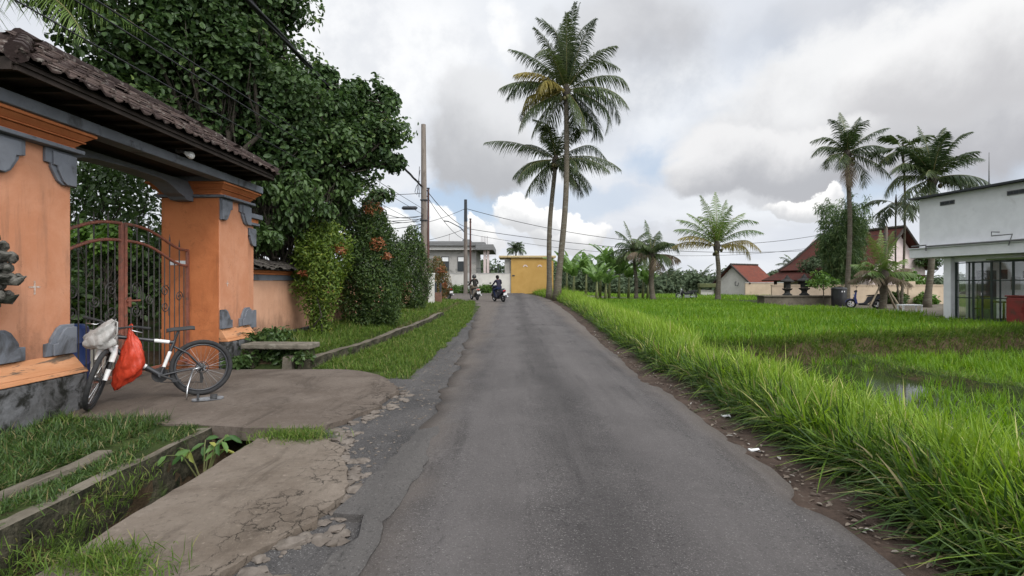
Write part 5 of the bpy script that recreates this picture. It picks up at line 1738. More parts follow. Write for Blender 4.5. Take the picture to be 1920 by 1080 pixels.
palm(1224, 0, 43, 478, 1222, fe, 'scruffy browning palm with a dark shaggy trunk by the parked motorcycle', 52, (0.24, 0.20), mat=M_FRONDM, dry=[(200, 20, 2.4, 0.9), (340, 10, 2.4, 0.9), (270, -20, 2.0, 0.8), (30, -20, 2.2, 0.7)], dmat=M_FRONDB, nuts=0, leaf=0.9, nleaf=56, wd=0.06, hang=0.8, base=-0.02)
# right hand group
fg = [(100, 86, 3.0, 0.3), (10, 76, 2.9, 0.5), (190, 74, 2.9, 0.6), (280, 70, 2.6, 0.7), (30, 60, 2.8, 0.8), (345, 48, 3.0, 0.7), (165, 54, 2.7, 0.9), (240, 50, 2.4, 1.0), (180, 28, 2.7, 1.1), (90, 40, 2.6, 1.0), (355, 8, 3.0, 1.0), (300, 20, 2.4, 1.1), (200, -2, 2.5, 1.0), (335, -20, 3.2, 0.8), (10, -35, 3.0, 0.6), (220, -18, 2.4, 0.6)]
palm(1587, 0, 35, 290, 1588, fg, 'tall slim palm standing beside the bamboo clump', 53, (0.18, 0.13), nuts=9, leaf=0.75, nleaf=60, wd=0.055, hang=0.55, dry=[(250, -72, 2.2, 0.3), (300, -80, 2.4, 0.2)], dmat=M_FRONDB, base=-0.06)
fh = [(120, 86, 3.4, 0.3), (30, 78, 3.5, 0.4), (170, 72, 3.4, 0.6), (330, 72, 3.3, 0.6), (250, 70, 3.0, 0.7), (20, 58, 3.3, 0.8), (355, 44, 3.3, 1.0), (200, 56, 3.2, 0.9), (185, 36, 3.4, 1.0), (90, 50, 3.0, 1.0), (280, 46, 2.8, 1.0), (5, 14, 3.3, 1.0), (172, 16, 3.3, 1.0), (230, 20, 2.8, 1.1), (340, -4, 3.2, 0.8), (195, -18, 3.6, 0.5), (208, -32, 3.8, 0.4), (310, 8, 2.8, 1.0), (220, -45, 3.2, 0.3)]
palm(1738, 0, 31.5, 338, 1748, fh, 'dense palm crown rising over the white building corner', 55, (0.20, 0.15), nuts=8, leaf=0.85, nleaf=62, wd=0.07, hang=0.55, base=-0.05)
# slim palm with tufted broad leaflets
g = np.random.default_rng(57)
fi = [(az, el, 1.9 + 0.3 * g.random(), 1.1) for az, el in ((100, 60), (10, 50), (190, 48), (280, 40), (45, 30), (150, 24), (230, 14), (330, 10), (5, -10), (180, -8), (90, 10))]
palm(1689, 0, 34, 285, 1693, fi, 'thin stemmed palm with tufted leaves in front of the red roof', 57, (0.085, 0.06), nuts=0, leaf=0.75, nleaf=14, wd=0.20, hang=0.4, bare=0.3, base=-0.05, flare=1.2)
fj = [(az, el, 2.0, 1.2) for az, el in ((30, 20), (170, 26), (210, 4), (340, 0), (120, -10), (280, -15), (190, -30))]
palm(1686, 0, 34.4, 385, 1680, fj, 'short tufted palm below the thin stemmed palm', 58, (0.06, 0.05), nuts=0, leaf=0.7, nleaf=12, wd=0.18, hang=0.4, bare=0.3, base=-0.05, flare=1.2)
# palm at the top left, behind the gatehouse
fk_ = [(10, 38, 3.9, 1.3), (350, 22, 3.7, 1.0), (335, 48, 3.6, 1.4), (28, 30, 3.8, 1.0), (5, 2, 3.2, 0.8), (345, 60, 3.8, 1.5), (318, 36, 3.5, 1.2), (0, 50, 3.6, 1.2), (330, 30, 3.4, 1.3), (300, 20, 3.2, 1.2), (270, 24, 3.2, 1.3), (20, 10, 3.4, 1.2), (345, -5, 3.2, 1.0), (240, 20, 3.0, 1.2), (200, 20, 3.2, 1.2), (310, -20, 3.0, 0.9), (60, 40, 3.4, 1.1), (150, 30, 3.4, 1.2), (280, -12, 2.8, 1.0), (100, 60, 3.4, 0.8)]
palm(-90, 0, 9.6, -20, -40, fk_, 'coconut palm behind the gatehouse, pale fronds hanging over its roof', 59, (0.17, 0.13), mat=M_FRONDL, nuts=0, leaf=0.7, nleaf=60, wd=0.032, base=0.0)
# transplanted palm on props
g = np.random.default_rng(61)
fl = [(az, el, L_, b_) for az, el, L_, b_ in ((100, 88, 2.6, 0.15), (20, 82, 2.6, 0.25), (200, 80, 2.4, 0.3), (300, 78, 2.2, 0.3), (260, 60, 1.4, 0.8), (180, 50, 1.7, 0.9), (0, 45, 1.8, 0.6), (150, 40, 1.7, 0.8), (40, 30, 1.6, 0.8), (330, 20, 1.5, 0.8), (210, 20, 1.7, 0.8))]
pp = palm(1655, 0, 29.5, 519, 1655, fl, 'transplanted young palm propped by slanting poles', 61, (0.19, 0.20), mat=M_FRONDL, dry=[(190, 30, 1.9, 0.9), (350, 35, 1.9, 0.9), (220, 5, 1.6, 0.8), (320, 0, 1.5, 0.8), (160, 10, 1.8, 0.8), (270, 10, 1.3, 0.8)], dmat=M_FRONDB, nuts=0, leaf=0.55, nleaf=40, base=-0.06)
M_POLE = pm('peeled_pole', (0.30, 0.25, 0.18), (0.22, 0.18, 0.13), 5, 0.85, 0.15, bk=0.3)
for (dx, dy) in ((-1.35, -0.7), (0.25, -1.2), (1.15, 0.5)):
    MB().tube([(dx, dy, -0.05), (dx * 0.08, dy * 0.08, 1.55)], [0.055, 0.045], 8).build('support_pole', M_POLE, pp, smoothf=True)

# far palms above the tree line
for i, (px, py, d, s) in enumerate(((968, 468, 95, 0.55), (1163, 512, 85, 1.3), (1205, 545, 78, 1.1), (1250, 540, 80, 1.1), (1478, 545, 80, 1.0), (1312, 530, 90, 1.0), (1488, 500, 100, 0.9))):
    g = np.random.default_rng(90 + i)
    palm(px, 0, d, py, px, ring_fronds(g, 18, 80, -15, 3.6 * s, 1.0), ['small far palm top showing over the yellow gate', 'far palm at the middle of the tree line above the motorcycle', 'low far palm just left of the motorcycle', 'low far palm right behind the motorcycle',
         'low far palm beside the grey garden wall', 'far palm in the wood left of the lone field palm', 'far palm crown over the small red roofed house'][i], 90 + i, (0.2, 0.15), mat=M_FAR, nuts=0, leaf=0.8, nleaf=26, wd=0.11, group='far palms', base=-0.3)

# ---- banana plants
def banana(x, y, h, seed, label, z0=None):
    g = np.random.default_rng(seed)
    z0 = gz(x, y) if z0 is None else z0
    t = thing('banana_plant', (x, y, z0), label, 'banana plant', 'banana plants at the field edge')
    MB().tube([(0, 0, -0.1), (0.05, 0, h * 0.3), (0.06, 0.02, h * 0.55)], [0.14, 0.11, 0.07], 9).build('stem', M_CULM, t, smoothf=True)
    Vs, Fs, vr, b = [], [], [], 0
    for i in range(9):
        a = i * 2.4 + g.normal() * 0.3
        el = R(g.uniform(52, 86))
        L = h * g.uniform(0.55, 0.72)
        hdv = np.array([math.cos(a), math.sin(a), 0]); sd = np.array([-math.sin(a), math.cos(a), 0])
        n = 9
        p = np.array([0.06, 0.02, h * 0.52]); cen = []
        ang = el
        for k in range(n + 1):
            cen.append(p.copy())
            ang = el - 1.25 * (k / n) ** 1.6
            p = p + (hdv * math.cos(ang) + np.array([0, 0, math.sin(ang)])) * L / n
        for s in (-1, 1):
            for k in range(1, n):
                if g.random() < 0.06: continue
                w0 = 0.30 * math.sin(math.pi * min(0.97, 0.1 + 0.86 * k / n)) ** 0.6; w1 = 0.30 * math.sin(math.pi * min(0.97, 0.1 + 0.86 * (k + 0.94) / n)) ** 0.6
                dr = 0.30 + g.random() * 0.5
                q0, q1 = cen[k], cen[k] + (cen[k + 1] - cen[k]) * 0.95
                fold = sd * s - np.array([0, 0, dr])
                Vs += [q0, q1, q1 + fold * w1, q0 + fold * w0]
                Fs.append((b, b + 1, b + 2, b + 3)); b += 4
                vr.append(np.clip(0.15 + 0.6 * g.random(), 0, 1))
    np_mesh('leaves', np.array(Vs), np.array(Fs), M_BANANA, t, np.array(vr))


g = np.random.default_rng(101)
blab = ['banana plant closest to the tall palm trunks', 'banana plant with upright leaves left in the grove', 'short banana plant in the front of the grove', 'tallest banana plant in the middle of the grove', 'banana plant leaning right of the tallest one',
        'banana plant beside the windswept palm trunk', 'low banana plant at the grove foot under the tallest one', 'banana plant behind the windswept palm', 'small banana plant between the two windswept palms', 'back banana plant over the tall palm trunk foot', 'wide banana plant at the grove centre behind']
for i, (px, d, h) in enumerate(((1075, 44, 3.2), (1098, 45, 3.4), (1118, 42, 2.5), (1142, 45, 3.9), (1160, 45, 3.4), (1178, 46, 3.0), (1135, 43, 2.3), (1205, 48, 2.9), (1214, 47, 2.2), (1062, 48, 3.6), (1125, 48, 3.8))):
    banana((px - 960) / 960 * d, d, h * 1.22, 110 + i, blab[i])

# ---- bamboo clump
def bamboo(px0, px1, pyt, d, seed):
    g = np.random.default_rng(seed)
    xc = ((px0 + px1) / 2 - 960) / 960 * d
    t = thing('bamboo_clump', (xc, d, -0.05), 'tall feathery bamboo clump in front of the red roofed house', 'bamboo')
    H = 1.5 + (530 - pyt) / 960 * d
    wdt = (px1 - px0) / 960 * d / 2
    cm = MB(); roots, dirs = [], []
    for i in range(60):
        a = g.random() * 6.28
        r = g.random() ** 0.5
        hh = H * g.uniform(0.55, 1.02)
        tip = Vector((math.cos(a) * wdt * r * 1.0, math.sin(a) * wdt * r, hh))
        b0 = Vector((math.cos(a) * 0.5 * r, math.sin(a) * 0.5 * r, 0))
        pts = [b0.lerp(tip, s) + Vector((0, 0, 0.25 * hh * math.sin(math.pi * s) * 0.5)) for s in np.linspace(0, 1, 7)]
        cm.tube(pts, [0.03, 0.028, 0.025, 0.02, 0.015, 0.01, 0.004], 5)
        for k in range(44):
            s = 0.18 + 0.82 * g.random()
            q = pts[min(5, int(s * 6))].lerp(pts[min(6, int(s * 6) + 1)], s * 6 - int(s * 6))
            cl_ = q + Vector(g.normal(size=3) * 0.22)
            for j in range(9):
                roots.append(np.array(cl_) + g.normal(size=3) * 0.10); dirs.append(g.normal(size=3) + np.array([0, 0, -0.25]))
    cm.build('culms', M_CULM, t, smoothf=True)
    roots, dirs = np.array(roots), unit(np.array(dirs))
    wv = unit(np.cross(dirs, rand_dir(len(dirs), g)))
    V, F, k = strips(roots, dirs, 0.30 * (0.7 + 0.6 * g.random(len(roots))), 0.065, 0.5, wv, 2)
    np_mesh('leaves', V, F, M_BAMBOO, t, g.random(len(roots))[k])


bamboo(1538, 1624, 376, 38, 120)

# ---- far wood: one continuous mass of trees behind the fields
def far_wood():
    g = np.random.default_rng(130)
    cl = []
    for i in range(260):
        px = g.uniform(1000, 1960)
        d = g.uniform(72, 112)
        top = np.interp(px, [1000, 1060, 1120, 1200, 1280, 1330, 1390, 1430, 1480, 1560, 1960], [500, 500, 506, 520, 512, 520, 505, 520, 508, 525, 520]) + g.uniform(-12, 14)
        zt = 1.5 + (530 - top) / 960 * d
        x = (px - 960) / 960 * d
        r = g.uniform(1.1, 2.4)
        cl.append(((x, d, max(0.4, zt - r)), (r, r, r * 0.95), 240))
        if zt - 2 * r > 0.4:
            cl.append(((x, d, max(0.3, (zt - 2 * r) * 0.5)), (r * 1.2, r, (zt - r) * 0.55), 200))
    o = crown('far_wood', cl, 0.55, 0.34, M_FAR, None, g, shell=0.4)
    tag(o, 'dark mixed wood along the far edge of the rice fields', 'wood', kind='stuff')
    cl = []
    for i in range(60):
        px = g.uniform(560, 1000); d = g.uniform(76, 100)
        top = g.uniform(478, 515); zt = 1.5 + (530 - top) / 960 * d; r = g.uniform(1.2, 2.2)
        cl.append((((px - 960) / 960 * d, d, zt - r), (r, r, r), 200)); cl.append((((px - 960) / 960 * d, d, 1.2), (r, r, 1.8), 120))
    o = crown('far_wood', cl, 0.5, 0.32, M_FAR, None, g, shell=0.4)
    tag(o, 'dark green trees showing behind the grey house and the yellow gate', 'wood', kind='stuff')


far_wood()


# ------------------------------------------------------------------ grass
def scatter(n, xf, y0, y1, g, zoff=0.0, power=1.0):
    """points with y thinned with distance; xf(y) -> (x0, x1)"""
    u = g.random(n)
    y = y0 * (y1 / y0) ** (u ** power) if y0 > 0 else y0 + (y1 - y0) * u
    a, b = xf(y)
    x = a + (b - a) * g.random(n)
    return np.stack([x, y, ground_z(x, y) + zoff], 1)


def put_grass():
    g = np.random.default_rng(140)
    # tall verge on the right
    rr = lambda y: road_right(y)
    p = scatter(30000, lambda y: (rr(y) + 0.62 + 0.14 * vnoise(0, y, 0.7, 1), rr(y) + 1.95), 1.5, 14, g)
    t = np.clip((p[:, 0] - rr(p[:, 1]) - 0.35) / 1.7, 0, 1)
    clump = 0.5 + 0.5 * vnoise(p[:, 0], p[:, 1], 0.32, 4)
    h = (0.22 + 0.40 * np.minimum(1, t * 2.2) * (0.55 + 0.6 * clump) * (0.88 - 0.38 * t) + 0.1 * g.random(len(p))) * (0.7 + 0.5 * g.random(len(p)))
    k = g.random(len(p)) < 0.62
    vv_ = np.clip(0.02 + 0.42 * t + 0.45 * g.random(len(p)) + 0.16 * clump - 0.12, 0, 1)
    blades('verge_grass', p[k], h[k], 0.010 + 0.013 * g.random(k.sum()) ** 2, M_GRASS, 0.40, 0.85, math.pi * 0.95, 1.9, nseg=4, kind='stuff', label='tall bright green grass on the right verge of the road', g=g, var=vv_[k])
    # arching tussocks: blades fan out from shared roots
    m = 420
    c = scatter(m, lambda y: (rr(y) + 0.62, rr(y) + 1.7), 1.6, 16, g)
    nb = 34
    q = np.repeat(c, nb, 0); q[:, :2] += g.normal(size=(len(q), 2)) * 0.035
    tc_ = np.repeat(np.clip((c[:, 0] - rr(c[:, 1]) - 0.5) / 1.2, 0, 1), nb)
    sz = np.repeat(0.7 + 0.6 * g.random(m), nb)
    vb = np.repeat(g.random(m) * 0.5, nb)
    blades('verge_tussocks', q, (0.34 + 0.27 * g.random(len(q))) * sz, 0.012 + 0.012 * g.random(len(q)), M_GRASS, 0.75, 0.95, math.pi * 0.95, 2.4, nseg=5, kind='stuff', label='arching tussocks of long grass on the right verge', g=g,
           var=np.clip(vb + 0.35 * tc_ + 0.25 * g.random(len(q)), 0, 1))
    p = scatter(24000, lambda y: (rr(y) + 0.5 + 0.12 * vnoise(0, y, 0.9, 1), rr(y) + 2.0 + 0.02 * y), 12, 52, g)
    t = np.clip((p[:, 0] - rr(p[:, 1]) - 0.35) / 1.7, 0, 1)
    clump = 0.5 + 0.5 * vnoise(p[:, 0], p[:, 1], 0.5, 4)
    h = (0.22 + 0.32 * np.minimum(1, t * 2.4) * (0.6 + 0.6 * clump) + 0.1 * g.random(len(p))) * (0.7 + 0.5 * g.random(len(p)))
    h = h * (1 + 0.7 * np.exp(-((p[:, 1] - 38) / 7) ** 2))
    blades('verge_grass', p, h, 0.02 + 0.012 * g.random(len(p)), M_GRASS, 0.34, 0.75, math.pi * 0.95, 1.3, nseg=3, kind='stuff', label='tall bright green grass on the right verge further along', g=g,
           var=np.clip(0.3 + 0.35 * t + 0.35 * g.random(len(p)) - 0.15, 0, 1))
    # darker broad bladed weeds leaning over the dirt edge
    p = scatter(12000, lambda y: (rr(y) + 0.52 + 0.16 * vnoise(0, y, 0.7, 1), rr(y) + 1.1), 1.5, 34, g)
    blades('verge_weeds', p, 0.22 + 0.30 * g.random(len(p)), 0.016 + 0.014 * g.random(len(p)) + 0.0004 * p[:, 1], M_GRASSD, 0.7, 0.95, math.pi, 1.1, nseg=4, kind='stuff', label='darker drooping weeds along the dirt edge of the verge', g=g)
    # rice: upper field
    n = 60000
    y = 12.3 + (46 - 12.3) * g.random(n) ** 1.25
    x0 = road_right(y) + 2.0; x1 = np.interp(y, [12, 22, 25, 32, 38, 46], [26, 27, 22, 24.5, 21, 24])
    x = x0 + (x1 - x0) * g.random(n)
    yb = np.interp(x, BANK_X, BANK_Y)
    ok = (y > yb + 0.1) & ~((x > 17.2) & (y > 31.8)) & ~((x > 19.3) & (y > 23.2 - (x - 19.3) * 1.7))
    xl, yl = (x - 17.9) * 0.15 - (y - 22.5) * 0.9887, (x - 17.9) * 0.9887 + (y - 22.5) * 0.15
    ok &= ~((xl > -0.5) & (yl > -0.1))
    x, y = x[ok], y[ok]
    p = np.stack([x, y, ground_z(x, y)], 1)
    blades('rice_crop', p, 0.24 + 0.12 * g.random(len(p)) + 0.05 * vnoise(x, y, 1.5, 3), 0.018 + 0.0011 * y, M_RICE, 0.28, 0.5, nseg=2, kind='stuff', label='even bright green rice filling the upper paddy', g=g,
           var=np.clip(0.45 + 0.3 * vnoise(x, y, 2.6, 6) + 0.35 * (g.random(len(p)) - 0.5), 0, 1))
    n = 26000
    y = 34 + 34 * g.random(n); x = 3.4 + g.random(n) * (0.52 * y)
    ok = ~((x > 17.2) & (y < 46)) & ~((x > 5.5) & (x < 18) & (y > 46.8) & (y < 52)); x, y = x[ok], y[ok]
    p = np.stack([x, y, ground_z(x, y)], 1)
    blades('field_grass', p, 0.16 + 0.2 * g.random(len(p)), 0.055, M_RICE, 0.4, 0.6, nseg=2, kind='stuff', label='short green grass of the far field by the palms', g=g)
    # rice: lower paddy, tufts standing in water
    n = 3400
    y = 1.0 + 13.5 * g.random(n); x = road_right(y) + 2.0 + g.random(n) * 14
    yb = np.interp(x, BANK_X, BANK_Y)
    bx = 8.9
    pool = np.exp(-(((x - 7.7) / 1.3) ** 2 + ((y - 10.6) / 2.0) ** 2))
    ok = (y < yb - 0.4) & (g.random(n) > pool * 1.15) & (np.abs(x - bx) > 0.25) & (x < y * 1.05 + 3) & ((x - 17.9) * 0.9887 + (y - 22.5) * 0.15 < -0.1)
    x, y = x[ok], y[ok]
    k = 13
    cx = np.repeat(x, k) + g.normal(size=len(x) * k) * 0.05; cy = np.repeat(y, k) + g.normal(size=len(x) * k) * 0.05
    p = np.stack([cx, cy, np.full(len(cx), -0.60)], 1)
    v = np.repeat(g.random(len(x)), k) * 0.6 + g.random(len(cx)) * 0.4
    blades('rice_tufts', p, 0.23 + 0.17 * g.random(len(p)), 0.014 + 0.006 * g.random(len(p)), M_RICE, 0.25, 0.55, nseg=3, kind='stuff', label='rice tufts standing in the water of the lower paddy', g=g, var=v)
    # bank and bund grass
    n = 17000
    x = 4.4 + g.random(n) * 20; yb = np.interp(x, BANK_X, BANK_Y)
    y = yb + g.normal(size=n) * 0.32 - 0.05
    ok = (x - 17.9) * 0.9887 + (y - 22.5) * 0.15 < -0.1
    x, y = x[ok], y[ok]; n = len(x)
    p = np.stack([x, y, ground_z(x, y)], 1)
    bare = vnoise(x, y, 1.1, 8) > 0.2
    p = p[~(bare & (x < 11.5) & (g.random(n) < 0.55))]
    blades('bank_grass', p, 0.14 + 0.22 * g.random(len(p)), 0.018, M_TURF, 0.5, 0.9, -1.57, 0.9, nseg=3, kind='stuff', label='rough dark grass hanging over the paddy bank', g=g)
    n = 5200
    y = 1 + 12 * g.random(n); x = 8.9 + 0.35 * vnoise(np.ones(n), y, 2.2, 2) + 0.0105 * (13 - y) ** 2 + g.normal(size=n) * 0.26
    p = np.stack([x, y, ground_z(x, y)], 1)
    blades('bund_grass', p, 0.08 + 0.16 * g.random(n), 0.013, M_TURF, 0.6, 0.8, nseg=3, kind='stuff', label='short grass on the low bund across the lower paddy', g=g)
    # short turf left of the road
    p = scatter(42000, lambda y: (-np.interp(y, [8.7, 10.5, 13.5, 17, 21.5, 30], [3.44, 3.28, 3.10, 2.96, 2.84, 2.9]), -1.62 - 0.08 * vnoise(0, y, 0.5, 2) - np.clip(y - 20, 0, 20) * 0.06), 8.0, 34, g)
    e = np.interp(p[:, 1], [7.9, 8.3, 8.7, 9.2], [-1.9, -2.6, -2.9, -3.3])
    p = p[(p[:, 1] > 8.75) | (p[:, 0] > -2.15) & (p[:, 1] > 8.1)]
    p[:, 2] = np.maximum(p[:, 2], zroad(p[:, 1]) - 0.04)
    blades('roadside_turf', p, (0.07 + 0.09 * g.random(len(p))) * (1 + 0.4 * vnoise(p[:, 0], p[:, 1], 0.35, 3)), 0.007 + 0.0006 * p[:, 1], M_TURF, 0.7, 0.8, nseg=3, kind='stuff', label='short green turf between the kerb wall and the road', g=g)
    p = scatter(30000, lambda y: (np.full_like(y, -5.2), -np.interp(y, [8.7, 10.5, 13.5, 17, 21.5, 22, 30], [3.66, 3.5, 3.32, 3.18, 3.06, 2.7, 2.7])), 9.15, 36, g)
    blades('wall_turf', p, (0.08 + 0.14 * g.random(len(p))) * (1 + 0.5 * vnoise(p[:, 0], p[:, 1], 0.5, 5)), 0.008 + 0.0006 * p[:, 1], M_TURF, 0.7, 0.8, nseg=3, kind='stuff', label='green turf on the bank under the wall shrubs', g=g)
    p = scatter(15000, lambda y: (np.full_like(y, -4.84), np.full_like(y, -3.62)), 3.0, 5.5, g)
    blades('near_grass', p, (0.06 + 0.14 * g.random(len(p))) * (1 + 0.5 * vnoise(p[:, 0], p[:, 1], 0.3, 5)), 0.009, M_GRASSD, 0.8, 0.85, nseg=3, kind='stuff', label='dense dark grass below the left orange pillar', g=g)
    p = scatter(4200, lambda y: (np.full_like(y, -3.44), np.full_like(y, -3.22)), 1.8, 5.3, g)
    blades('near_grass', p, 0.03 + 0.07 * g.random(len(p)), 0.008, M_GRASSD, 0.8, 0.85, nseg=3, kind='stuff', label='thin grass between the two concrete strips by the ditch', g=g)
    y = 1.6 + 3.5 * g.random(1500); x = -3.05 - 0.17 * g.random(1500) ** 0.6
    p = np.stack([x, y, np.full(1500, 0.02)], 1)
    p = p[vnoise(x, y, 0.25, 4) > -0.15]
    blades('drain_edge_grass', p, 0.04 + 0.09 * g.random(len(p)), 0.008, M_GRASSD, 0.9, 0.9, nseg=3, kind='stuff', label='grass creeping over the top of the rubble drain wall', g=g)
    # tufts: on the ditch wall, on the slab, by the ramp
    q = []
    for (cx, cy, cz, s, n) in ((-3.0, 3.9, -0.1, 0.16, 300), (-2.98, 3.2, -0.2, 0.2, 300), (-2.97, 2.6, -0.25, 0.22, 280), (-2.20, 2.72, 0.02, 0.14, 700), (-2.15, 4.98, 0.0, 0.17, 900), (-2.0, 4.95, 0.0, 0.12, 500), (-1.95, 2.55, 0.02, 0.14, 300), (-4.7, 5.35, 0.05, 0.1, 260)):
        c = g.normal(size=(n, 3)) * np.array([s, s * 0.6 if cz >= 0 else s * 1.5, 0.0]) + np.array([cx, cy, cz])
        if cz < 0:
            c[:, 0] = cx + np.abs(g.normal(size=n)) * 0.02; c[:, 2] = cz + g.normal(size=n) * 0.08
        q.append(c)
    p = np.concatenate(q)
    blades('grass_tufts', p, 0.05 + 0.09 * g.random(len(p)), 0.007, M_TURF, 0.8, 0.85, nseg=3, kind='stuff', label='grass tufts rooted in the slab cracks and the ditch wall', g=g)
    # weeds in the shade by the bench
    cl = [((-4.3 + g.normal() * 0.35, 9.15 + g.normal() * 0.2, 0.22), (0.2, 0.16, 0.14), 70) for _ in range(14)] + [((-4.75 + g.normal() * 0.12, 10.2 + g.normal() * 0.5, 0.4), (0.18, 0.25, 0.2), 80) for _ in range(12)] + [((-4.6 + g.normal() * 0.1, 8.72 + g.normal() * 0.1, 0.15), (0.15, 0.1, 0.1), 50) for _ in range(6)]
    o = crown('weeds', cl, 0.10, 0.05, M_BROAD, None, g)
    tag(o, 'leafy dark weeds around the stone bench and wall foot', 'weeds', kind='stuff')


put_grass()

# broad leaved seedling growing out of the ditch
sd = thing('ditch_seedling', (-2.86, 4.75, -0.1), 'broad leaved seedling with yellow-green leaves growing from the ditch', 'plant')
g = np.random.default_rng(150)
sb = MB(); pts_, nr_ = [], []
for i in range(9):
    a = g.random() * 6.28; tip = Vector((math.cos(a) * 0.2 + 0.02, math.sin(a) * 0.34 - 0.1, g.uniform(-0.02, 0.17)))
    sb.tube([(0, 0, -0.3), tuple(tip * 0.6), tuple(tip)], [0.008, 0.005, 0.003], 5)
    for k in range(3):
        q = tip * (0.6 + 0.2 * k); pts_.append(tuple(q)); nr_.append((g.normal() * 0.6, -0.7 + g.normal() * 0.4, 0.8))
sb.build('stem', M_CULM, sd)
V, F = leaf_arrays(np.array(pts_), unit(np.array(nr_)), 0.08 + 0.07 * g.random(len(pts_)), 0.05, g, hang=0.5)
v = g.random(len(pts_)); np_mesh('leaves', V, F, leafm('seedling_leaf', (0.035, 0.09, 0.02), (0.09, 0.16, 0.035), (0.28, 0.28, 0.07), 0.3), sd, np.concatenate([v, v]))

# leaf litter on the dirt shoulder
g = np.random.default_rng(151)
n = 520
y = 2 + 14 * g.random(n) ** 1.3; x = road_right(y) + 0.04 + np.abs(g.normal(size=n)) * 0.2
pt_ = np.stack([x, y, z_dirt(x, y) + 0.012], 1)
V, F = leaf_arrays(pt_, unit(rand_dir(n, g) * 0.35 + np.array([0, 0, 1.0])), 0.025 + 0.05 * g.random(n), 0.016 + 0.014 * g.random(n), g)
v = g.random(n)
tag(np_mesh('leaf_litter', V, F, leafm('dry_leaf', (0.075, 0.055, 0.042), (0.15, 0.125, 0.10), (0.30, 0.28, 0.25), 0.05, 0.8, 0.1), None, np.concatenate([v, v])), 'dry leaf litter on the dirt edge of the road', kind='stuff')
# ------------------------------------------------------------------ poles and wires
M_WOODPOLE = pm('weathered_pole', (0.20, 0.17, 0.145), (0.15, 0.125, 0.105), 4, 0.9, 0.1, bs=16, bk=0.5, bd=0.02, c3=(0.10, 0.085, 0.07), s3=2, squash=(1, 1, 0.25))
M_REDPOLE = pm('rusty_pole', (0.10, 0.045, 0.035), (0.07, 0.035, 0.03), 5, 0.75, 0.3, bk=0.2)
M_DARKPOLE = pm('dark_pole_top', (0.035, 0.04, 0.045), (0.03, 0.032, 0.036), 5, 0.7, 0.3, bk=0.1)
M_WIRE = principled('cable_black', 0.6, 0.3)[0]
M_WIRE.node_tree.nodes['Principled BSDF'].inputs['Base Color'].default_value = (0.022, 0.022, 0.024, 1)
M_RENDERW = pm('white_wall_paint', (0.66, 0.665, 0.67), (0.60, 0.605, 0.61), 2.0, 0.8, 0.2, bs=20, bk=0.15, c3=(0.50, 0.50, 0.50), s3=1.2, t3=(0.58, 0.75))

E1 = P(795, 0, 28); E1z = gz(E1.x, 28)
p1 = thing('utility_pole', (E1.x, 28, E1z), 'tall thick brown wooden utility pole beside the wall shrubs', 'utility pole', 'utility poles')
MB().tube([(0, 0, -0.3), (0.0, 0, 5), (-0.03, 0, 10.15 - E1z)], [0.19, 0.165, 0.125], 12).build('shaft', M_WOODPOLE, p1, smoothf=True, auto=50)
k = MB().tube([(-0.22, 0, 6.6), (-0.42, 0, 6.3), (-0.50, 0, 6.0), (-0.40, 0, 5.85), (-0.30, 0, 6.2), (-0.25, 0, 7.4)], 0.016, 6).tube([(-0.20, -0.05, 7.2), (-0.36, -0.05, 6.2), (-0.26, -0.05, 5.7), (-0.2, -0.05, 6.4)], 0.014, 6)
k.tube([(-0.16, 0, 4.1), (-0.42, 0, 3.95), (-0.46, 0, 3.6), (-0.3, 0, 3.3), (-0.18, 0, 2.6), (-0.17, 0, 0.4)], 0.03, 6)
k.build('cable_loop', M_WIRE, p1, smoothf=True)
MB().box((0, -0.02, 5.55), (0.36, 0.36, 0.06)).box((0, -0.02, 4.45), (0.38, 0.38, 0.05)).build('pole_band', M_DARKPOLE, p1)
E1b = P(803, 0, 29.5)
p2 = thing('utility_pole', (E1b.x, 29.5, gz(E1b.x, 29.5)), 'thin rusty pole right beside the tall wooden utility pole', 'utility pole', 'utility poles')
MB().tube([(0, 0, -0.3), (0, 0, 6.45)], [0.075, 0.06], 10).build('shaft', M_REDPOLE, p2, smoothf=True, auto=50)
MB().box((0, 0, 6.47), (0.15, 0.15, 0.06)).build('cap', M_DARKPOLE, p2)
E2 = P(873, 0, 49); E2z = gz(E2.x, 49)
p3 = thing('street_lamp', (E2.x, 49, E2z), 'concrete lamp pole with dark top and a thin lamp arm', 'street lamp', 'utility poles')
MB().tube([(0, 0, -0.3), (0, 0, 5.0), (0, 0, 8.0)], [0.21, 0.17, 0.15], 12).build('shaft', M_WOODPOLE, p3, smoothf=True, auto=50)
MB().tube([(0, 0, 7.0), (0, 0, 9.45 - E2z)], [0.16, 0.14], 12).build('dark_top', M_DARKPOLE, p3, smoothf=True, auto=50)
MB().tube([(0, 0, 5.9), (-0.5, 0, 6.45), (-1.45, 0, 6.95), (-1.75, 0, 7.05)], [0.05, 0.045, 0.04, 0.04], 7).build('lamp_arm', M_DARKPOLE, p3, smoothf=True)
MB().box((-1.85, 0, 7.06), (0.5, 0.16, 0.09), rot=Matrix.Rotation(0.12, 3, 'Y')).build('lamp_head', M_DARKPOLE, p3, bevel=0.02)
E3 = P(882, 0, 50.2)
p4 = thing('utility_pole', (E3.x, 50.2, gz(E3.x, 50.2)), 'thin dark rusty pole standing right of the lamp pole', 'utility pole', 'utility poles')
MB().tube([(0, 0, -0.3), (0, 0, 7.4)], [0.10, 0.08], 10).build('shaft', M_REDPOLE, p4, smoothf=True, auto=50)
MB().box((0, 0, 7.1), (0.25, 0.1, 0.05)).build('cross_arm', M_DARKPOLE, p4)
MB().box((0, 0, 7.4), (0.2, 0.12, 0.12)).build('pole_cap', M_DARKPOLE, p4)
E4 = P(1661, 0, 40)
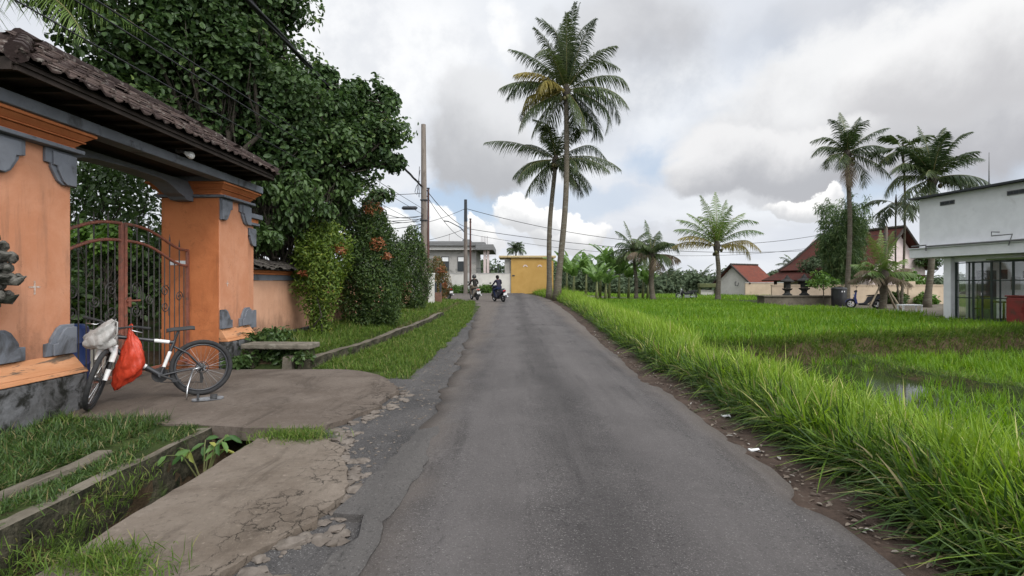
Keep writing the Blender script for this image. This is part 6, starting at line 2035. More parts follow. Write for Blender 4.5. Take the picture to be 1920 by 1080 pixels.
p5 = thing('utility_pole', (E4.x, 40, -0.06), 'brown utility pole in front of the red roofed house', 'utility pole', 'utility poles')
MB().tube([(0, 0, -0.3), (0, 0, 6.0)], [0.15, 0.12], 10).build('shaft', M_WOODPOLE, p5, smoothf=True, auto=50)
MB().box((0, 0, 5.4), (0.4, 0.1, 0.08)).build('cross_arm', M_DARKPOLE, p5)
MB().box((0.1, 0, 5.0), (0.14, 0.14, 0.2)).build('pole_fitting', M_DARKPOLE, p5)
E5 = P(1037, 0, 39.5)
p6 = thing('utility_pole', (E5.x, 41.5, gz(E5.x, 41.5)), 'very thin dark pole between the two tall palm trunks', 'utility pole', 'utility poles')
MB().tube([(0, 0, -0.2), (0, 0, 5.0)], [0.05, 0.04], 8).build('shaft', M_DARKPOLE, p6, smoothf=True, auto=50)
MB().box((0, 0, 4.9), (0.14, 0.1, 0.2)).build('pole_fitting', M_DARKPOLE, p6)


def wire(a, b, sag, r, label, twist=0, n=24):
    a, b = Vector(a), Vector(b)
    o = a.lerp(b, 0.5)
    mb = MB()
    strands = [(0, 0)] if not twist else [(r * 1.1, 0.0), (r * 1.1, 2.09), (r * 1.1, 4.19)][:twist]
    for (rr, ph) in strands:
        pts = []
        nn = n if not twist else n * 4
        for i in range(nn + 1):
            t = i / nn
            p = a.lerp(b, t) - Vector((0, 0, sag * 4 * t * (1 - t)))
            w = ph + t * nn * 0.42
            p += Vector((math.cos(w) * rr, 0, math.sin(w) * rr))
            pts.append(p - o)
        mb.tube(pts, r, 5, cap=False)
    w = mb.build('overhead_wire', M_WIRE, smoothf=True)
    w.location = o
    return tag(w, label, 'wire', 'overhead wires')


t1 = Vector((E1.x, 28, 6.35)); t1b = Vector((E1.x, 28, 5.2)); t1c = Vector((E1.x, 28, 4.6))
wire((-4.55, -6, 6.6), t1 + Vector((-0.1, -0.1, 0.4)), 0.12, 0.028, 'thick twisted cable bundle crossing in front of the big dark tree', twist=3)
wire((-5.05, -6, 4.62), t1b, 0.12, 0.011, 'thin wire running above the gatehouse roof ridge')
wire((-5.25, -6, 4.80), t1b + Vector((0, 0, 0.3)), 0.10, 0.011, 'second thin wire over the gatehouse, higher than its neighbour')
wire((-4.85, -6, 4.28), t1c, 0.15, 0.009, 'lowest thin wire skimming the gatehouse roof tiles')
top2 = Vector((E2.x, 49, 8.6)); mid2 = Vector((E2.x, 49, 6.7))
wire(t1 + Vector((0, 0, 1.1)) * 0.6 + Vector((-1.9, 11.2, 2.54)) * 0, top2 + Vector((0, 0, -1.9)), 0.35, 0.022, 'wire falling from the wooden pole to the lamp pole') if False else None
wire(Vector((E1.x, 28, 6.75)), Vector((E3.x, 50.2, 6.9)), 0.55, 0.022, 'wire falling steeply from the wooden pole towards the lamp pole')
wire(Vector((E1.x, 28, 6.5)), Vector((E2.x, 49, 5.6)), 0.5, 0.018, 'lower slack wire from the wooden pole to the lamp pole')
far = P(1540, 440, 62)
wire(top2, far, 2.2, 0.028, 'topmost wire from the lamp pole across the fields to the right')
wire(mid2, P(1540, 468, 62), 1.1, 0.028, 'middle wire from the lamp pole across the fields')
wire(mid2 + Vector((0, 0, -0.5)), P(1540, 462, 62), 1.6, 0.018, 'lowest thin wire from the lamp pole across the fields')
wire(far, Vector((E4.x, 40, 5.3)), 0.3, 0.02, 'upper wire to the pole by the red roofed house')
wire(P(1540, 468, 62), Vector((E4.x, 40, 4.9)), 0.3, 0.02, 'lower wire to the pole by the red roofed house')
wire(top2, P(640, 432, 40), 0.7, 0.022, 'upper wire from the lamp pole to the left behind the wooden pole')
wire(mid2, P(640, 452, 40), 0.8, 0.022, 'lower wire from the lamp pole to the left behind the wooden pole')
for i, (za, px, py, dd, sg) in enumerate(((6.4, 610, 361, 24, 0.1), (5.2, 640, 340, 22, 0.7), (5.1, 645, 352, 22, 0.8), (5.0, 600, 415, 25, 0.1), (4.9, 620, 420, 27, 0.1), (5.15, 590, 402, 24, 0.15), (4.7, 610, 440, 26, 0.1))):
    wire(Vector((E1.x, 28, za)), P(px, py, dd), sg, 0.016, ['level top wire left of the wooden pole', 'sagging wire under the big tree, the higher of a pair', 'sagging wire under the big tree, the lower of a pair', 'thin wire carrying the black splice box', 'thin wire below the black splice box', 'thin wire just above the black splice box', 'bottom thin wire left of the wooden pole'][i])
sp_ = MB().tube([(-0.42, 0, -0.02), (-0.34, 0, 0), (0.34, 0, 0), (0.42, 0, 0.02)], [0.03, 0.10, 0.10, 0.03], 10).build('splice_box', M_DARKPOLE, smoothf=True, auto=40)
sp_.location = P(768, 390, 27.3); tag(sp_, 'black cable splice box hanging on the wires left of the pole', 'cable box')

# ------------------------------------------------------------------ grey flat roofed house at the bend
M_GREYWALL = pm('grey_house_wall', (0.33, 0.315, 0.29), (0.28, 0.268, 0.248), 1.5, 0.85, 0.15, bk=0.15, c3=(0.17, 0.165, 0.15))
M_FASCIA = pm('grey_fascia', (0.16, 0.16, 0.158), (0.13, 0.13, 0.128), 2, 0.8, 0.2, bk=0.1, squash=(0.3, 1, 5))
M_TRIM = pm('pale_trim', (0.42, 0.41, 0.39), (0.36, 0.35, 0.33), 3, bk=0.1)
M_DARKGLASS = principled('dark_window', 0.12, 0.5)[0]
M_DARKGLASS.node_tree.nodes['Principled BSDF'].inputs['Base Color'].default_value = (0.035, 0.04, 0.042, 1)
M_PINK = pm('pale_pink_paint', (0.58, 0.48, 0.455), (0.52, 0.43, 0.405), 2, bk=0.1)
GH = Vector((-8.0, 58, 0.55))
gh = thing('grey_house', GH, 'single storey grey house with wide flat grey fascia roof', 'house')
sx = lambda px, d=58: (px - 960) / 960 * d
zz = lambda py, d=58: 1.5 - (py - 530) / 960 * d
m = MB(); m.span((-19, 58, 0.2), (sx(893), 66, zz(470))); hw = m.build('wall', M_GREYWALL, gh, off=GH)
m = MB(); m.span((-20, 57.3, zz(469.5)), (sx(907), 67, zz(462)), mi=1); m.span((-20, 57.0, zz(462) + 0.002), (sx(910), 67.2, zz(455)))
m.span((sx(893), 56.7, zz(470)), (sx(926), 66, zz(459.5))); m.span((-15, 59.5, zz(455) + 0.002), (sx(880), 64, zz(450))); m.span((sx(864), 60, zz(450)), (sx(879), 63, zz(446)))
m.build('roof', [M_FASCIA, M_TRIM], gh, bevel=0.03, off=GH)
for (a, b_) in ((829, 841), (859, 872)):
    fr = MB(); x0, x1 = sx(a), sx(b_)
    fr.span((x0 - 0.06, 57.93, zz(508)), (x0, 57.998, zz(481))); fr.span((x1, 57.93, zz(508)), (x1 + 0.06, 57.998, zz(481))); fr.span((x0, 57.93, zz(491)), (x1, 57.998, zz(490))); fr.span((x0, 57.93, zz(482)), (x1, 57.998, zz(481))); fr.span((x0, 57.93, zz(508.5)), (x1, 57.998, zz(507.5)))
    for i in range(1, 4): fr.span((x0 + (x1 - x0) * i / 4 - 0.012, 57.94, zz(507)), (x0 + (x1 - x0) * i / 4 + 0.012, 57.96, zz(491)))
    w_ = fr.build('window', M_DARKPOLE, gh, off=GH)
    MB().span((x0, 57.97, zz(508)), (x1, 57.996, zz(491))).build('pane', M_DARKGLASS, w_, off=GH)
    MB().span((x0, 57.97, zz(490)), (x1, 57.996, zz(482))).build('blind', M_WHITE, w_, off=GH)
for px in (907, 913):
    MB().span((sx(px), 57.4, 0.2), (sx(px) + 0.28, 57.7, zz(470))).build('porch_column', M_PINK, gh, off=GH)
m = MB(); m.span((sx(826) - 0.3, 57.9, 0.4), (sx(826) + 0.75, 57.98, zz(509.5))); m.build('orange_panel', M_PEACH, gh, off=GH)
m = MB()
for i in range(14):
    x = sx(894) + i * 0.12; m.tube([(x, 57.5, zz(515)), (x, 57.5, zz(503))], 0.012, 5)
m.tube([(sx(893), 57.5, zz(503)), (sx(926), 57.5, zz(503))], 0.025, 6); m.build('railing', M_DARKPOLE, gh, off=GH)
m = MB()
for i, px in enumerate((838, 900, 903, 906, 909, 912)):
    m.tube([(sx(px), 60 + 0.2 * (i % 3), zz(455)), (sx(px) + 0.03, 60, zz(440 if i else 435))], 0.018, 5)
m.build('rebar', M_REDPOLE, gh, off=GH)

# white boundary wall and yellow gate block
M_CREAMW = pm('off_white_wall', (0.56, 0.535, 0.49), (0.50, 0.475, 0.435), 1.2, 0.85, 0.15, bk=0.1, c3=(0.30, 0.285, 0.255), s3=1.0, t3=(0.58, 0.75))
bw = thing('boundary_wall', (-2.8, 52.2, 0.4), 'off white boundary wall beside the yellow gate block', 'wall')
MB().span((-9.6, 52.2, 0.2), (-0.12, 52.42, 2.42)).build('wall_panel', M_CREAMW, bw, off=(-2.8, 52.2, 0.4))
MB().span((-9.6, 52.16, 2.42), (-0.12, 52.46, 2.48)).span((-4.6, 52.16, 0.2), (-4.3, 52.198, 2.42)).build('coping', M_TRIM, bw, off=(-2.8, 52.2, 0.4))
for i, (px, lab) in enumerate(((900, 'leafy branch pile'), (935, 'dark thin stick pole leaning over the white boundary wall'))):
    if i:
        o = MB().tube([(0, 0, -1.3), (0, 0, 0.95)], 0.05, 6).box((0, 0, 0.95), (0.14, 0.14, 0.08)).build('stick_pole', M_DARKPOLE); o.location = (sx(px, 52.6), 52.6, 2.45); tag(o, lab, 'pole')
M_YELLOW = pm('yellow_plaster', (0.43, 0.265, 0.085), (0.39, 0.235, 0.072), 1.2, 0.85, 0.15, bk=0.1, c3=(0.35, 0.19, 0.045), s3=0.9, t3=(0.58, 0.75))
M_YTRIM = pm('yellow_trim', (0.46, 0.36, 0.20), (0.40, 0.31, 0.165), 2, bk=0.1)
YG = Vector((1.6, 52, 0.45))
yg = thing('yellow_building', YG, 'plain yellow gate building with flat cream edged roof', 'building')
MB().span((-0.1, 52, 0.2), (4.2, 52.5, 4.03)).build('wall', M_YELLOW, yg, bevel=0.02, off=YG)
MB().span((-0.1, 52.503, 0.2), (0.25, 57, 4.03)).span((4.0, 52.503, 0.2), (4.2, 57, 4.03)).build('side_wall', M_CREAMW, yg, off=YG)
MB().span((-0.45, 51.75, 4.033), (4.45, 57.3, 4.24)).span((-1.35, 52.4, 4.06), (-0.45, 57.3, 4.27)).build('roof', M_YTRIM, yg, bevel=0.03, off=YG)
for px in (985, 1012):
    x = sx(px, 52)
    MB().prism([(-0.42, 0.0), (-0.30, -0.10), (0.0, 0.13), (0.30, -0.10), (0.42, 0.0), (0.15, 0.24), (-0.15, 0.24)], -0.04, 0.0, lambda u, v, w: Vector((x + u * 0.6, 51.998 + w, 3.15 + v * 0.7))).build('vent_ornament', M_PINK, yg, bevel=0.01, off=YG)
MB().span((-0.75, 52.3, 0.3), (-0.12, 52.6, 3.9)).build('side_pier', M_GREYWALL, yg, off=YG)
MB().span((0.02, 51.95, 2.15), (0.28, 51.998, 2.28)).build('intercom', M_DARKPOLE, yg, off=YG)

# small posts and brown box by the reddish shrub
bx = MB().box((0, 0, 0.3), (0.42, 0.35, 0.7)).box((0, -0.18, 0.3), (0.3, 0.02, 0.5)); o = bx.build('meter_box', pm('brown_box', (0.16, 0.085, 0.06), (0.12, 0.065, 0.045), 5), bevel=0.01); o.location = (-4.15, 28.6, 0.3); tag(o, 'small brown box at the foot of the thin rusty pole', 'box')
for i, (px, lab) in enumerate(((817, 'short dark post with white foot, left of a pair'), (826, 'short dark post with white foot, right of a pair'))):
    b_ = thing('short_post', ((px - 960) / 960 * 30, 30, gz((px - 960) / 960 * 30, 30)), lab, 'post', 'short posts at the bend')
    MB().tube([(0, 0, -0.1), (0, 0, 0.42)], 0.06, 8).build('foot', M_WHITE, b_, smoothf=True, auto=40)
    MB().tube([(0, 0, 0.42), (0, 0, 1.05)], 0.058, 8).build('shaft', M_DARKPOLE, b_, smoothf=True, auto=40)

# ------------------------------------------------------------------ white building on the right
WA = Vector((17.9, 22.5, -0.05)); tv = Vector((0.15, -0.9887, 0)); nv = Vector((-0.9887, -0.15, 0))
wb = thing('white_building', WA, 'white two storey building with an open glazed ground floor', 'building', rz=math.atan2(tv.y, tv.x))
# local: x along the front, y = outward is -y (front faces -y... local +y points into the building)
loc_in = Vector((-tv.y, tv.x, 0))
M_GLASS = bpy.data.materials.new('window_glass'); M_GLASS.use_nodes = True
t_ = M_GLASS.node_tree; t_.nodes.remove(t_.nodes['Principled BSDF'])
a_ = N(t_, 'ShaderNodeBsdfTransparent'); b_ = N(t_, 'ShaderNodeBsdfGlossy', ins={'Roughness': 0.02}); f_ = N(t_, 'ShaderNodeFresnel', ins={'IOR': 1.5}); x_ = N(t_, 'ShaderNodeMixShader')
a_.inputs[0].default_value = (0.96, 0.975, 0.97, 1)
t_.links.new(math_node(t_, 'MULTIPLY', f_.outputs[0], 1.3, True), x_.inputs[0]); t_.links.new(a_.outputs[0], x_.inputs[1]); t_.links.new(b_.outputs[0], x_.inputs[2]); t_.links.new(x_.outputs[0], t_.nodes['Material Output'].inputs['Surface'])
M_FRAME = pm('black_green_frame', (0.02, 0.032, 0.026), (0.015, 0.025, 0.02), 5, 0.5, 0.4, bk=0.05)
LB = 13.0
MB().span((0, 0, 3.05), (LB, 8, 5.20)).build('upper_wall', M_RENDERW, wb, bevel=0.01)
m = MB(); m.span((-0.25, -0.30, 5.203), (LB + 0.3, 8.3, 5.27)); m.build('roof', M_DARKPOLE, wb)
m = MB(); m.span((-0.1, -0.40, 2.62), (LB + 0.3, 8, 3.0)); m.span((-0.14, -0.46, 3.002), (LB + 0.3, 0.3, 3.045)); led = m.build('ledge', M_RENDERW, wb, bevel=0.01)
m = MB().tube([(0.1, -0.49, 3.12), (0.75, -0.49, 3.14), (0.75, -0.49, 2.9)], 0.03, 7).tube([(0.8, -0.49, 3.08), (LB, -0.49, 3.07)], 0.035, 7).tube([(3.3, -0.1, 3.45), (3.3, -0.45, 3.45), (3.3, -0.45, 3.3), (4.0, -0.45, 3.3), (3.9, -0.48, 2.9)], 0.022, 6)
m.build('pipe', M_FASCIA, led, smoothf=True, auto=50)
for x in (0.95, 3.5):
    v = MB(); v.span((x, -0.03, 4.78), (x + 0.6, -0.002, 4.95)); v_ = v.build('vent', M_FASCIA, wb)
    v = MB()
    for i in range(3):
        v.span((x + 0.04 + i * 0.19, -0.045, 4.81), (x + 0.2 + i * 0.19, -0.031, 4.92))
    v.build('vent_blocks', M_DARKPOLE, v_)
m = MB(); m.span((1.12, -0.05, 0.0), (1.42, 0.35, 2.615)); m.build('pillar', M_RENDERW, wb, bevel=0.01)
m = MB(); m.span((6.4, -0.05, 0), (6.7, 0.35, 2.615)); m.build('pillar', M_RENDERW, wb, bevel=0.01)
m = MB(); m.span((1.42, 0.1, 2.40), (LB, 0.3, 2.615)); m.build('lintel', M_RENDERW, wb)
m = MB(); m.span((1.2, -0.02, -0.9), (LB, 8, 0.06)); m.span((-0.1, 0.3, -0.9), (1.198, 8, 0.03)); m.build('floor', M_OLDCONC, wb)
m = MB(); m.span((1.36, 0.75, 0.062), (1.418, 5.2, 2.61)); m.build('back_wall', M_RENDERW, wb)
xs_ = [1.45, 1.98, 2.12, 2.48, 2.80, 3.12, 3.55, 4.6, 6.1, 7.2, 8.4, 9.6]
gl = MB()
for x in xs_:
    wdt = 0.06 if x in (1.45, 2.12, 2.80, 3.55) else 0.03
    gl.span((x, 0.13, 0.08), (x + wdt, 0.18, 2.38))
for z in (0.08, 0.92, 1.62, 2.33):
    gl.span((1.47, 0.135, z), (9.6, 0.175, z + 0.04))
fr_ = gl.build('shopfront', M_FRAME, wb)
MB().span((1.48, 0.155, 0.1), (9.6, 0.163, 2.34)).build('pane', M_GLASS, fr_)
# fittings on the side wall
for (y, z, w_, h_, m_) in ((0.95, 1.5, 0.22, 0.3, M_DARKPOLE), (2.4, 1.7, 0.3, 0.4, M_DARKPOLE), (2.9, 1.25, 0.45, 0.55, M_GREYWALL), (3.5, 1.75, 0.25, 0.3, M_DARKPOLE)):
    o = MB().span((1.42, y, z), (1.45, y + w_, z + h_)).build('wall_fitting', m_, None, bevel=0.004)
    o.parent = wb
# awning board at the right
MB().span((3.7, -1.2, 2.36), (LB, -0.1, 2.42)).build('awning', pm('green_awning', (0.05, 0.075, 0.03), (0.07, 0.09, 0.03), 3), wb)
an = thing('antenna_mast', (20.5, 22.0, 5.2), 'thin grey antenna mast on the white building roof', 'antenna')
MB().tube([(0, 0, 0), (0, 0, 1.0), (0, 0, 1.9)], [0.03, 0.022, 0.012], 7).build('mast', M_FASCIA, an, smoothf=True); MB().box((0, 0, 0.05), (0.14, 0.14, 0.06)).build('foot', M_DARKPOLE, an)


def at_wb(x, y, z=0.0):
    v = tv * x + loc_in * y
    return Vector((WA.x + v.x, WA.y + v.y, WA.z + z))


rzb = math.atan2(tv.y, tv.x)
# inside the room
M_WOOD = pm('brown_wood', (0.12, 0.06, 0.035), (0.09, 0.045, 0.028), 5, 0.6, 0.3, bk=0.1, squash=(1, 6, 1))
for i, (x, y, lab) in enumerate(((2.6, 1.3, 'brown wooden table inside the glazed room, nearer the pillar'), (4.0, 1.6, 'brown wooden table inside the glazed room, nearer the red cabinets'))):
    tb = thing('table', at_wb(x, y, 0.06), lab, 'table', 'tables in the glazed room', rz=rzb)
    MB().box((0, 0, 0.72), (1.0, 0.7, 0.05)).build('top', M_WOOD, tb, bevel=0.005)
    for (a, b_) in ((-0.44, -0.29), (0.44, -0.29), (-0.44, 0.29), (0.44, 0.29)):
        MB().box((a, b_, 0.35), (0.06, 0.06, 0.7)).build('leg', M_WOOD, tb)
for i, (x, y, lab) in enumerate(((2.0, 0.75, 'brown chair inside the glazed room nearest the white pillar'), (3.3, 1.0, 'brown chair between the two tables in the glazed room'))):
    tb = thing('chair', at_wb(x, y, 0.06), lab, 'chair', 'chairs in the glazed room', rz=rzb + 0.5 * i)
    MB().box((0, 0, 0.45), (0.42, 0.42, 0.04)).build('seat', M_WOOD, tb, bevel=0.005)
    MB().box((0, 0.2, 0.72), (0.42, 0.03, 0.5)).build('backrest', M_WOOD, tb, bevel=0.005)
    for (a, b_) in ((-0.18, -0.18), (0.18, -0.18), (-0.18, 0.18), (0.18, 0.18)):
        MB().box((a, b_, 0.22), (0.04, 0.04, 0.44)).build('leg', M_WOOD, tb)
dr = thing('dark_door', at_wb(1.46, 1.65, 0.06), 'dark grey door in the white side wall of the glazed room', 'door', rz=rzb + math.pi / 2)
MB().box((0, 0, 1.0), (0.9, 0.05, 2.0)).build('panel', M_DARKPOLE, dr); MB().box((-0.35, -0.05, 1.0), (0.04, 0.05, 0.14)).build('handle', M_STEEL, dr)
# red cabinets outside
M_REDP = pm('dull_red_paint', (0.20, 0.022, 0.018), (0.15, 0.02, 0.016), 4, 0.5, 0.4, bk=0.1, c3=(0.09, 0.03, 0.022), s3=4)
for i, (x, lab) in enumerate(((4.25, 'dull red metal cabinet at the shopfront, the left of a pair'), (4.97, 'dull red metal cabinet at the shopfront, the right of a pair'))):
    c_ = thing('metal_cabinet', at_wb(x, -0.35, 0.0), lab, 'cabinet', 'red cabinets outside', rz=rzb)
    MB().box((0, 0, 0.52), (0.68, 0.55, 1.04)).build('body', M_REDP, c_, bevel=0.05, seg=3)
    MB().box((0, 0, 1.07), (0.72, 0.6, 0.05)).build('lid', M_REDP, c_, bevel=0.015)
    MB().box((0, -0.285, 0.52), (0.5, 0.014, 0.8)).box((0.2, -0.305, 0.6), (0.03, 0.03, 0.2)).build('door', M_REDP, c_, bevel=0.005)
# white low table
wt = thing('low_table', (20.35, 26.2, -0.08), 'low white table standing in front of the beige compound wall', 'table', rz=-0.1)
MB().box((0, 0, 0.43), (0.95, 0.5, 0.06)).build('top', M_WHITE, wt, bevel=0.01)
for (a, b_) in ((-0.43, -0.21), (0.43, -0.21), (-0.43, 0.21), (0.43, 0.21)):
    MB().box((a, b_, 0.2), (0.06, 0.06, 0.4)).build('leg', M_WHITE, wt)

# grey yard paving in front of the compound wall
polyslab('yard_paving', [(17.3, 31.6, 0.05), (19.4, 23.4, 0.05), (23.5, 23.5, 0.0), (31, 36.8, 0), (17.6, 36.8, 0)], lambda x, y: -0.02, 0.15, M_OLDCONC, 0.05, step=0.5, inner=3)

# beige compound wall
M_BEIGE = pm('beige_wall', (0.50, 0.395, 0.285), (0.44, 0.345, 0.25), 1.4, 0.85, 0.15, bk=0.1, c3=(0.29, 0.23, 0.165), s3=1.1, t3=(0.58, 0.75))
cwp = thing('compound_wall', (25, 37, 0), 'beige plastered compound wall behind the bamboo and the scooter', 'wall')
MB().span((18.8, 37, -0.2), (32, 37.2, 1.28)).build('wall_panel', M_BEIGE, cwp, off=(25, 37, 0))
MB().span((18.8, 36.95, 1.28), (32, 37.25, 1.36)).span((28.6, 36.93, -0.2), (29.1, 36.998, 1.6)).build('coping', M_BEIGE, cwp, off=(25, 37, 0))
# low grey stone planter wall with two stone lanterns
lw = MB().span((-2.6, -0.5, -0.2), (2.6, 0.5, 0.62)); lw.span((-2.7, -0.6, 0.623), (2.7, 0.6, 0.70)); o = lw.build('planter_wall', M_OLDCONC, bevel=0.02); o.location = (19.4, 34.6, -0.06); tag(o, 'low grey stone planter wall carrying two dark stone lanterns', 'planter wall')
M_LAVA = pm('black_lava_stone', (0.028, 0.028, 0.027), (0.045, 0.044, 0.042), 8, 0.95, 0.1, bs=20, bk=0.8, bd=0.02)
def lantern(x, y, lab, s=1.0):
    t = thing('stone_lantern', (x, y, 0.64), lab, 'stone lantern', 'stone lanterns on the planter wall', sc=s)
    q = [(0.30, 0), (0.34, 0.06), (0.24, 0.12), (0.17, 0.2), (0.20, 0.34), (0.33, 0.42), (0.36, 0.5)]
    MB().lathe((0, 0, 0), q, 8).build('base', M_LAVA, t)
    MB().box((0, 0, 0.72), (0.34, 0.34, 0.42)).box((0, -0.18, 0.72), (0.16, 0.03, 0.26)).build('lamp_house', M_LAVA, t, bevel=0.02)
    MB().lathe((0, 0, 0.93), [(0.22, 0), (0.46, 0.02), (0.48, 0.08), (0.30, 0.2), (0.18, 0.26), (0.16, 0.34), (0.10, 0.4), (0.03, 0.52)], 8).build('cap', M_LAVA, t)
lantern((1476 - 960) / 960 * 34.6, 34.6, 'dark stone lantern nearer the small red roofed house', 0.95)
lantern((1508 - 960) / 960 * 34.6, 34.6, 'dark stone lantern nearer the black bin')
# shrub by the lanterns
sh = thing('sapling', (20.3, 33.4, -0.05), 'thin leafy sapling between the stone lanterns and the black bin', 'sapling')
g = np.random.default_rng(170)
MB().tube([(0, 0, -0.1), (0.03, 0, 0.8), (0, 0, 1.6)], [0.04, 0.03, 0.012], 6).build('trunk', M_BARK, sh, smoothf=True)
crown('crown', sub_clusters((0, 0, 1.7), (1.1, 0.8, 0.55), 9, 60, g, 0.4), 0.22, 0.09, M_BRIGHT, sh, g)
for i, (px, py, d, rr, lab) in enumerate(((1700, 523, 39, 1.3, 'leafy green shrub showing over the beige compound wall'), (1545, 520, 39.5, 0.9, 'dark shrub between the palm and the compound wall'), (1750, 480, 46, 1.6, 'dark green tree between the pink house and the white building'), (1530, 492, 48, 1.5, 'pale feathery tree left of the red roofed house'), (1680, 562, 36.3, 0.7, 'low weedy shrub at the foot of the compound wall'), (1735, 566, 36.2, 0.8, 'low green shrub under the white ledge by the wall'))):
    c_ = P(px, py, d); g = np.random.default_rng(180 + i)
    tree('garden_shrub', (c_.x, d, -0.05), lab, 'shrub', sub_clusters(tuple(c_), (rr, rr, rr * 0.7), 9, 120, g, 0.45), 0.26, 0.11, [M_BRIGHT, M_SHRUBD, M_BROAD, M_FAR, M_SHRUBD, M_BRIGHT][i], 0.06, 0.5, 190 + i, 'garden shrubs on the right')
# black bin
bi = thing('bin', (21.2, 33.2, -0.05), 'tall black bin with rounded lid beside the grey planter wall', 'bin')
MB().lathe((0, 0, 0), [(0.40, 0), (0.43, 0.05), (0.44, 0.6), (0.45, 1.1)], 20).build('body', M_BLACK, bi, smoothf=True, auto=40)
MB().lathe((0, 0, 1.1), [(0.47, 0), (0.47, 0.06), (0.40, 0.13), (0.2, 0.18), (0.02, 0.2)], 20).build('lid', M_BLACK, bi, smoothf=True, auto=40)
MB().box((0, -0.43, 0.98), (0.2, 0.02, 0.09)).build('sticker', M_WHITE, bi)

# ------------------------------------------------------------------ red roofed houses
def slab_face(mb, pts, th, mi=0):
    n = (Vector(pts[1]) - Vector(pts[0])).cross(Vector(pts[-1]) - Vector(pts[0])).normalized()
    if n.z < 0: n = -n
    a = [Vector(p) for p in pts]; b = [p - n * th for p in a]
    k = len(pts)
    mb.add(a + b, [tuple(range(k)), tuple(range(2 * k - 1, k - 1, -1))] + [(i, (i + 1) % k, k + (i + 1) % k, k + i) for i in range(k)], mi)


def roof_mat(name, c1, c2, c3, axis_scale):
    m, t, b = principled(name, 0.9, 0.12)
    vec = obj_coord(t)
    w = N(t, 'ShaderNodeTexWave', wave_type='BANDS', bands_direction='Z', ins={'Scale': axis_scale, 'Distortion': 1.0, 'Detail': 2.0, 'Detail Scale': 4.0})
    t.links.new(vec, w.inputs['Vector'])
    col = mixc(t, smooth(t, noise_at(t, vec, 1.3, 8, 0.7), 0.35, 0.65), c1, c2)
    col = mixc(t, smooth(t, noise_at(t, vec, 3.5, 7, 0.7), 0.52, 0.66), col, c3)
    col = mixc(t, math_node(t, 'MULTIPLY', smooth(t, w.outputs['Fac'], 0.15, 0.45, 1, 0), 0.5), col, tuple(x * 0.5 for x in c1))
    t.links.new(col, b.inputs['Base Color'])
    bump(t, b, w.outputs['Fac'], 0.6, 0.05)
    return m


M_REDROOF = roof_mat('old_red_roof', (0.095, 0.032, 0.025), (0.072, 0.028, 0.022), (0.055, 0.036, 0.03), 3.2)
M_REDROOF2 = roof_mat('bright_red_roof', (0.165, 0.052, 0.035), (0.125, 0.042, 0.03), (0.085, 0.052, 0.042), 3.2)

RH = Vector((34.6, 45.5, -0.1)); r_ = Vector((-0.30, 0.954, 0)); n_ = Vector((-0.954, -0.30, 0))
rh = thing('red_roof_house', RH, 'large pale pink house with a sweeping dark red tiled roof', 'house')
def rp(s, w, z):
    """s along the ridge from the near gable, w out from the ridge (left positive)"""
    v = r_ * s + n_ * w
    return (v.x, v.y, z - RH.z - 0.0)
def wall_at(w): return np.interp(abs(w), [0, 1.5, 3.0, 3.9], [6.3, 4.75, 3.3, 2.45])
m = MB()
m.add([rp(0.35, -3.5, 0), rp(0.35, 3.5, 0), rp(0.35, 3.5, wall_at(3.5) - 0.15), rp(0.35, 1.5, 4.6), rp(0.35, 0, 6.1), rp(0.35, -1.5, 4.6), rp(0.35, -3.5, wall_at(3.5) - 0.15),
       rp(9, -3.5, 0), rp(9, 3.5, 0), rp(9, 3.5, wall_at(3.5) - 0.15), rp(9, 0, 6.1), rp(9, -3.5, wall_at(3.5) - 0.15)],
      [(0, 1, 2, 3, 4, 5, 6), (7, 11, 10, 9, 8), (1, 8, 9, 2), (0, 6, 11, 7)])
hw_ = m.build('wall', M_PINK, rh)
m = MB().add([rp(0.30, -3.52, 2.05), rp(0.30, 3.52, 2.05), rp(0.30, 3.52, 2.2), rp(0.30, -3.52, 2.2)], [(0, 1, 2, 3)]); m.build('wall_band', M_REDROOF, rh)
m = MB()
prof_ = [(0, 6.4), (1.5, 4.85), (3.0, 3.4), (3.95, 2.75)]
for sgn in (1, -1):
    for (a, b_) in zip(prof_[:-1], prof_[1:]):
        s1a, s1b = (8.0 + a[0] * 0.45, 8.0 + b_[0] * 0.45)
        slab_face(m, [rp(-0.35, sgn * a[0], a[1]), rp(-0.35, sgn * b_[0], b_[1]), rp(s1b, sgn * b_[0], b_[1]), rp(s1a, sgn * a[0], a[1])], 0.12)
for (a, b_) in zip(prof_[:-1], prof_[1:]):
    slab_face(m, [rp(8 + a[0] * 0.45, a[0], a[1]), rp(8 + b_[0] * 0.45, b_[0], b_[1]), rp(8 + b_[0] * 0.45, -b_[0], b_[1]), rp(8 + a[0] * 0.45, -a[0], a[1])], 0.12)
